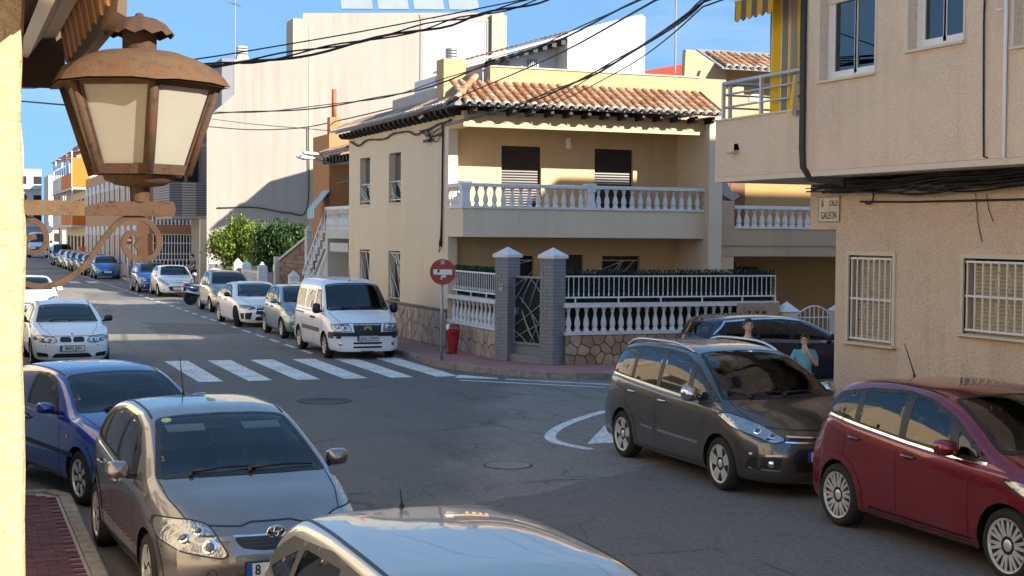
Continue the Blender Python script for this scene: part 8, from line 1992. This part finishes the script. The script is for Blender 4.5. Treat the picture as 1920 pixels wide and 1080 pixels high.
def bin_():
    x, y = 11.62,33.2; t = thing('litter_bin', 'red plastic litter bin with a white bag rim on the corner pavement', 'litter bin', (x,y,0.13))
    k = MB(); k.lathe([(0.105,0.13),(0.115,0.20),(0.12,0.26),(0.155,0.55),(0.165,0.66),(0.175,0.67),(0.175,0.71),(0.155,0.72),(0.145,0.60)], 16, (x,y,0)); k.build('body', M['bin_red'], t, True, 40)
    for i in range(9):
        a = R(190+i*18); k = MB(); k.tube([(x+0.165*math.cos(a),y+0.165*math.sin(a),0.70),(x+0.15*math.cos(a),y+0.15*math.sin(a),0.82)], 0.01, 5); k.build('basket_rib', M['bin_red'], t)
    k = MB(); k.lathe([(0.155,0.815),(0.165,0.82),(0.165,0.845),(0.15,0.85)], 16, (x,y,0)); k.build('rim', M['bin_red'], t, True, 40)
    k = MB(); V = []; n = 9
    for i in range(n+1): a = R(95+i*14); V += [(x+0.172*math.cos(a),y+0.172*math.sin(a),0.87),(x+0.182*math.cos(a),y+0.182*math.sin(a),0.74-0.04*math.sin(i*1.9)),(x+0.10*math.cos(a),y+0.10*math.sin(a),0.83)]
    k.add(V, [(3*i+1,3*i+4,3*i+3,3*i) for i in range(n)]+[(3*i,3*i+3,3*i+5,3*i+2) for i in range(n)]); k.build('bag', M['plate'], t, True)
    k = MB(); k.box(x-0.16,x-0.06,y-0.1,y+0.05,0.128,0.16); k.build('foot', M['cable'], t)
M['bin_red'] = plain('red_plastic', (0.36,0.012,0.016), 0.45, var=0.12, scale=6)
bin_()

def street_lights():
    for (hx, hz, ax, lb) in ((11.22,5.70,0,'lower left of the two street lamp heads beside the orange wall'), (11.52,5.86,0.35,'upper right of the two street lamp heads beside the orange wall')):
        t = thing('street_light', lb, 'street light', (12.5,48.5,5.5), 'street lights on the stair house')
        L_ = 0.66; k = MB(); V = []; n = 9
        for i in range(n+1):
            s = i/n; w = 0.13*math.sin(math.pi*min(1,0.18+s*0.82))**0.6; h = 0.07*math.sin(math.pi*min(0.9,0.2+0.7*s))
            for a in range(8): an = 2*math.pi*a/8; V.append((hx+L_*s, 48.5+ax+w*math.cos(an), hz-0.03*s+h*math.sin(an)))
        k.add(V, [(8*i+j,8*i+(j+1) % 8,8*i+8+(j+1) % 8,8*i+8+j) for i in range(n) for j in range(8)]+[tuple(range(7,-1,-1)),tuple(range(8*n,8*n+8))]); k.build('head', M['lamp_white'], t, True)
        g = MB(); g.lathe([(0.001,-0.05),(0.09,-0.03),(0.11,0.0)], 10, (hx+0.25,48.5+ax,hz-0.055)); g.build('lens', M['dark_glass_solid'], t, True)
        k = MB(); k.tube([(hx+L_-0.05,48.5+ax,hz-0.03),(12.55,48.5+ax,5.45)], 0.03, 6); k.build('arm', M['galv'], t)
M['lamp_white'] = plain('lamp_housing', (0.55,0.56,0.57), 0.4)
street_lights()

def motorbike():
    """stands across the bay, tail towards the road; built along x with the tail at low x"""
    t = thing('motorbike', 'blue motorbike parked crosswise with its number plate towards the road', 'motorbike', (9.25,60.8,0), local=True, rz=R(8))
    Rw = 0.30; Q = Matrix.Rotation(R(90),4,'X')
    for x in (0.30,1.62):
        k = MB(); k.lathe([(Rw*0.62,-0.05),(Rw*0.9,-0.065),(Rw,-0.03),(Rw,0.03),(Rw*0.9,0.065),(Rw*0.62,0.05)], 26, M=Matrix.Translation((x,0,Rw)) @ Q); w = k.build('wheel', M['rubber'], t, True, 50)
        k = MB(); k.lathe([(Rw*0.64,-0.04),(Rw*0.64,0.04),(Rw*0.56,0.03),(Rw*0.56,-0.03)], 22, M=Matrix.Translation((x,0,Rw)) @ Q); k.lathe([(0.05,-0.06),(0.05,0.06)], 10, M=Matrix.Translation((x,0,Rw)) @ Q)
        for i in range(5): a = 2*math.pi*i/5; k.bar((x,0,Rw),(x+Rw*0.6*math.cos(a),0,Rw+Rw*0.6*math.sin(a)),0.035,0.03)
        k.build('rim', M['dark_metal'], w)
    k = MB(); k.tube([(0.30,0.09,Rw),(0.75,0.1,0.40),(0.95,0.1,0.45)], 0.035, 6); k.tube([(0.30,-0.09,Rw),(0.75,-0.1,0.40)], 0.035, 6); k.build('swingarm', M['dark_metal'], t, True)
    k = MB(); k.prism([(0.62,-0.14,0.28),(1.15,-0.14,0.26),(1.22,-0.14,0.55),(1.0,-0.14,0.68),(0.68,-0.14,0.60)], (0,0.28,0)); k.build('engine', M['dark_metal'], t)
    k = MB(); k.tube([(0.05,0,0.86),(0.3,0,0.84),(0.6,0,0.80),(0.85,0,0.80)], [0.05,0.11,0.13,0.11], 8); k.build('saddle', M['black'], t, True)
    k = MB(); k.tube([(0.0,0,0.80),(0.25,0,0.74),(0.6,0,0.68)], [0.04,0.10,0.13], 8); k.build('tail_fairing', PAINT['midblue'], t, True)
    k = MB(); k.tube([(0.82,0,0.80),(1.05,0,0.90),(1.28,0,0.86),(1.42,0,0.78)], [0.08,0.16,0.16,0.07], 10); k.build('tank', PAINT['midblue'], t, True)
    k = MB(); k.prism([(1.2,-0.17,0.45),(1.55,-0.15,0.62),(1.6,-0.12,0.92),(1.35,-0.16,0.85)], (0,0.32,0)); k.build('front_fairing', PAINT['midblue'], t)
    for s in (-1,1): k = MB(); k.tube([(1.62,0.09*s,Rw),(1.42,0.09*s,0.95)], 0.028, 6); k.build('fork', M['alloy'], t)
    k = MB(); k.tube([(1.38,-0.36,1.02),(1.42,-0.1,1.0),(1.42,0.1,1.0),(1.38,0.36,1.02)], 0.016, 6); k.build('handlebar', M['black'], t, True)
    k = MB(); k.tube([(0.12,-0.14,0.58),(0.6,-0.16,0.45),(0.9,-0.14,0.36)], [0.05,0.05,0.03], 8); k.build('exhaust', M['chrome_soft'], t, True)
    k = MB(); k.tube([(-0.06,-0.16,0.98),(-0.1,0,1.0),(-0.06,0.16,0.98),(0.2,0.14,0.92),(0.2,-0.14,0.92),(-0.06,-0.16,0.98)], 0.014, 5); k.build('rear_rack', M['galv'], t)
    k = MB(); k.cbox((-0.05,0,0.60),(0.012,0.22,0.16),M=Matrix.Translation((-0.06,0,0.66)) @ Matrix.Rotation(R(-14),4,'Y')); k.build('number_plate', M['plate'], t)
    k = MB(); k.cbox((-0.05,0,0.80),(0.05,0.2,0.06)); k.build('tail_lamp', M['red_light'], t)
motorbike()

# ---------------------------------------------------------------- people
M['skin'] = plain('skin', (0.68,0.42,0.31), 0.55, var=0.08, scale=9); M['hair'] = plain('dark_brown_hair', (0.018,0.012,0.009), 0.5, var=0.4, scale=40); M['lip'] = plain('lip', (0.34,0.12,0.10), 0.5); M['eye'] = plain('eye', (0.02,0.015,0.012), 0.2); M['tooth'] = plain('teeth', (0.7,0.68,0.62), 0.4)
M['shirt_dark'] = plain('black_shirt', (0.012,0.012,0.014), 0.85, var=0.2); M['shirt_blue'] = plain('light_blue_tshirt', (0.16,0.42,0.50), 0.85, var=0.08, scale=5, bmp=0.4, bscale=9); M['trousers'] = plain('dark_trousers', (0.03,0.033,0.045), 0.85); M['shirt_grey'] = plain('grey_shirt', (0.10,0.10,0.12), 0.85)
def skin_mesh(J, E, sub=2):
    names = list(J); me = bpy.data.meshes.new('skin'); me.from_pydata([J[n][:3] for n in names], [(names.index(a), names.index(b)) for a, b in E], [])
    o = bpy.data.objects.new('skin', me); COL.objects.link(o); md = o.modifiers.new('s', 'SKIN'); md.use_smooth_shade = True
    for i, n in enumerate(names): r = J[n][3]; me.skin_vertices[0].data[i].radius = (r if not isinstance(r, tuple) else r[0], r if not isinstance(r, tuple) else r[1])
    me.skin_vertices[0].data[0].use_root = True
    s = o.modifiers.new('u', 'SUBSURF'); s.levels = sub; s.render_levels = sub
    bpy.context.view_layer.update(); out = bpy.data.meshes.new_from_object(o.evaluated_get(bpy.context.evaluated_depsgraph_get()))
    bpy.data.objects.remove(o); return out
def person(label, loc, rz, h, arms, shirt, look=(0,0), smile=False, group=None):
    s = h/1.75; t = thing('person', label, 'person', loc, group, local=True, rz=rz)
    J = {'pelvis': (0,0,0.95,0.13), 'waist': (0,0,1.08,0.12), 'chest': (0,0.01,1.30,0.135), 'neckb': (0,0.01,1.455,0.06), 'neck': (0,-0.005,1.52,0.052), 'skull': (0,-0.01,1.60,0.055)}
    E = [('pelvis','waist'),('waist','chest'),('chest','neckb'),('neckb','neck'),('neck','skull')]
    for sg, n in ((-1,'l'),(1,'r')):
        a = arms[n]
        J.update({n+'hip': (0.09*sg,0,0.90,0.095), n+'knee': (0.10*sg,-0.015,0.50,0.06), n+'ank': (0.10*sg,0.02,0.10,0.042), n+'toe': (0.115*sg,-0.13,0.04,0.04),
                  n+'sh': (0.175*sg,0.015,1.41,0.062), n+'el': (*a[0],0.042), n+'wr': (*a[1],0.028), n+'palm': (*a[2],0.034)})
        E += [('pelvis',n+'hip'),(n+'hip',n+'knee'),(n+'knee',n+'ank'),(n+'ank',n+'toe'),('chest',n+'sh'),(n+'sh',n+'el'),(n+'el',n+'wr'),(n+'wr',n+'palm')]
        w = Vector(a[1]); p = Vector(a[2]); d = (p-w).normalized(); sd = d.cross(Vector((0,1,0.3))).normalized(); cu = d.cross(sd)
        for f in range(4):
            o_ = p+d*0.02+sd*(f-1.5)*0.019; l = (0.07,0.08,0.075,0.058)[f]
            J[n+'f%da' % f] = (*(o_+d*l*0.5+cu*0.006),0.0095); J[n+'f%db' % f] = (*(o_+d*l*0.9+cu*0.035),0.0075); E += [(n+'palm',n+'f%da' % f),(n+'f%da' % f,n+'f%db' % f)]
        o_ = w.lerp(p,0.55)+sd*0.035; J[n+'ta'] = (*(o_+d*0.03+sd*0.012),0.0105); J[n+'tb'] = (*(o_+d*0.06+sd*0.014),0.009); E += [(n+'palm',n+'ta'),(n+'ta',n+'tb')]
    me = skin_mesh(J, E); bm = bmesh.new(); bm.from_mesh(me)
    # head: rings with jaw, brow and nose
    Hd = Matrix.Translation((0,-0.015,1.645)) @ Matrix.Rotation(look[0],4,'Z') @ Matrix.Rotation(look[1],4,'X')
    nr, ns = 15, 20; vs = []
    for i in range(nr):
        ph = math.pi*(i+0.5)/nr; z = 0.118*math.cos(ph); rr = math.sin(ph); row = []
        for j in range(ns):
            a = 2*math.pi*j/ns; x = 0.076*rr*math.sin(a); y = -0.094*rr*math.cos(a)
            if z < -0.02: k = 1-0.30*min(1,(-0.02-z)/0.09); x *= k; y = y*(0.98 if y < 0 else 0.80)
            fr = max(0,math.cos(a))**6
            if -0.055 < z < 0.012 and abs(x) < 0.02: y -= 0.020*fr*(1-abs(z+0.03)/0.045 if abs(z+0.03) < 0.045 else 0)
            if 0.0 < z < 0.03 and 0.012 < abs(x) < 0.05 and y < 0: y += 0.008
            row.append(bm.verts.new(Hd @ Vector((x,y,z))))
        vs.append(row)
    for i in range(nr-1):
        for j in range(ns): f = bm.faces.new((vs[i][j],vs[i+1][j],vs[i+1][(j+1) % ns],vs[i][(j+1) % ns])); f.smooth = True
    bm.faces.new(vs[0][::-1]); bm.faces.new(vs[-1])
    for sg in (-1,1):
        q = bmesh.ops.create_uvsphere(bm, u_segments=8, v_segments=6, radius=1, matrix=Hd @ Matrix.Translation((0.078*sg,0.01,-0.01)) @ Matrix.Diagonal((0.012,0.022,0.032,1)))
    bm.to_mesh(me); bm.free(); me.materials.clear(); me.materials.append(M['skin'])
    for p in me.polygons: p.use_smooth = True; p.material_index = 0
    b = link('body', me, t)
    def blob(nm, c, r, m, par):
        k = MB(); k.lathe([(0.001,-1),(0.7,-0.7),(1,0),(0.7,0.7),(0.001,1)], 10, M=Hd @ Matrix.Translation(c) @ Matrix.Diagonal((*r,1))); return k.build(nm, m, par, True)
    for sg in (-1,1): blob('eye', (0.031*sg,-0.083,0.012), (0.012,0.008,0.006), M['eye'], b); blob('eyebrow', (0.032*sg,-0.087,0.030), (0.020,0.006,0.0045), M['hair'], b)
    blob('mouth', (0,-0.083,-0.062), (0.026 if smile else 0.02,0.008,0.008), M['lip'], b)
    if smile: blob('teeth', (0,-0.089,-0.061), (0.020,0.005,0.0045), M['tooth'], b)
    # hair: cap with tousled fringe
    k = MB(); rnd = random.Random(int(h*1000)); rows = []
    for i in range(9):
        ph = math.pi*0.60*i/8; row = []
        for j in range(24):
            a = 2*math.pi*j/24; fr = math.cos(a); lim = 1.0 if fr < 0.25 else 1.0-0.50*fr
            p2 = ph*lim; q = 1.0+rnd.uniform(0.02,0.16)*min(1,i/3); row.append(Hd @ Vector((0.083*q*math.sin(p2)*math.sin(a), -0.101*q*math.sin(p2)*math.cos(a)+0.006, 0.128*math.cos(p2)*(1+0.3*(q-1)))))
        rows.append(row)
    k.v = [tuple(v) for r_ in rows for v in r_]; k.f = [(i*24+j,i*24+24+j,i*24+24+(j+1) % 24,i*24+(j+1) % 24) for i in range(8) for j in range(24)]; k.build('hair', M['hair'], t, True)
    # clothes follow the body
    TJ = {k_: (*J[k_][:3], J[k_][3]+0.014) for k_ in ('chest','waist','pelvis','neckb','lsh','rsh')}; TJ['neckb'] = (0,0.01,1.44,0.075)
    TE = [('chest','waist'),('waist','pelvis'),('chest','neckb'),('chest','lsh'),('chest','rsh')]
    for n in 'lr':
        m_ = Vector(J[n+'sh'][:3]).lerp(Vector(J[n+'el'][:3]),0.72); TJ[n+'sl'] = (*m_,0.066); TE.append((n+'sh',n+'sl'))
    mm = skin_mesh(TJ, TE); mm.materials.clear(); mm.materials.append(shirt); link('shirt', mm, t)
    LJ = {k_: (*J[k_][:3], J[k_][3]+0.016) for k_ in ('pelvis','lhip','rhip','lknee','rknee','lank','rank')}; mm = skin_mesh(LJ, [('pelvis','lhip'),('pelvis','rhip'),('lhip','lknee'),('rhip','rknee'),('lknee','lank'),('rknee','rank')]); mm.materials.clear(); mm.materials.append(M['trousers']); link('trousers', mm, t)
    for n in 'lr':
        k = MB(); x, y, z = J[n+'ank'][:3]; k.prism([(x-0.05,y+0.07,0),(x-0.055,y-0.05,0),(x-0.045,y-0.19,0),(x+0.045,y-0.19,0),(x+0.055,y-0.05,0),(x+0.05,y+0.07,0)], (0,0,0.085)); k.build('shoe', M['black'], t)
    t.scale = (s,s,s); return t
DOWN = {'l': ((-0.24,0.03,1.15),(-0.25,-0.04,0.92),(-0.25,-0.07,0.84)), 'r': ((0.24,0.03,1.15),(0.25,-0.04,0.92),(0.25,-0.07,0.84))}
def people():
    face = math.atan2(11.66,19.33)
    person('smiling teenager in a black shirt standing behind the taupe people carrier', (11.66,19.33,0.128), -face*1.0+R(10), 1.66, DOWN, M['shirt_dark'], (R(4),R(2)), True)
    arm = {'l': ((-0.25,-0.02,1.18),(-0.10,-0.22,1.10),(-0.03,-0.25,1.12)), 'r': ((0.24,-0.10,1.17),(0.09,-0.22,1.42),(0.03,-0.175,1.53))}
    person('boy in a light blue T-shirt holding one hand to his mouth', (12.45,18.95,0.128), -face+R(-4), 1.43, arm, M['shirt_blue'], (R(-6),R(4)))
    reach = {'l': ((-0.24,-0.05,1.16),(-0.18,-0.28,1.12),(-0.14,-0.36,1.14)), 'r': ((0.24,-0.05,1.16),(0.15,-0.28,1.10),(0.10,-0.36,1.12))}
    person('man in a grey shirt standing on the pavement beyond the white hatchback', (11.75,74.2,0.128), R(-75), 1.80, reach, M['shirt_grey'], (R(0),R(12)))
people()
for o in list(bpy.data.objects):
    for kk in ('_own', '_local'):
        if kk in o: del o[kk]
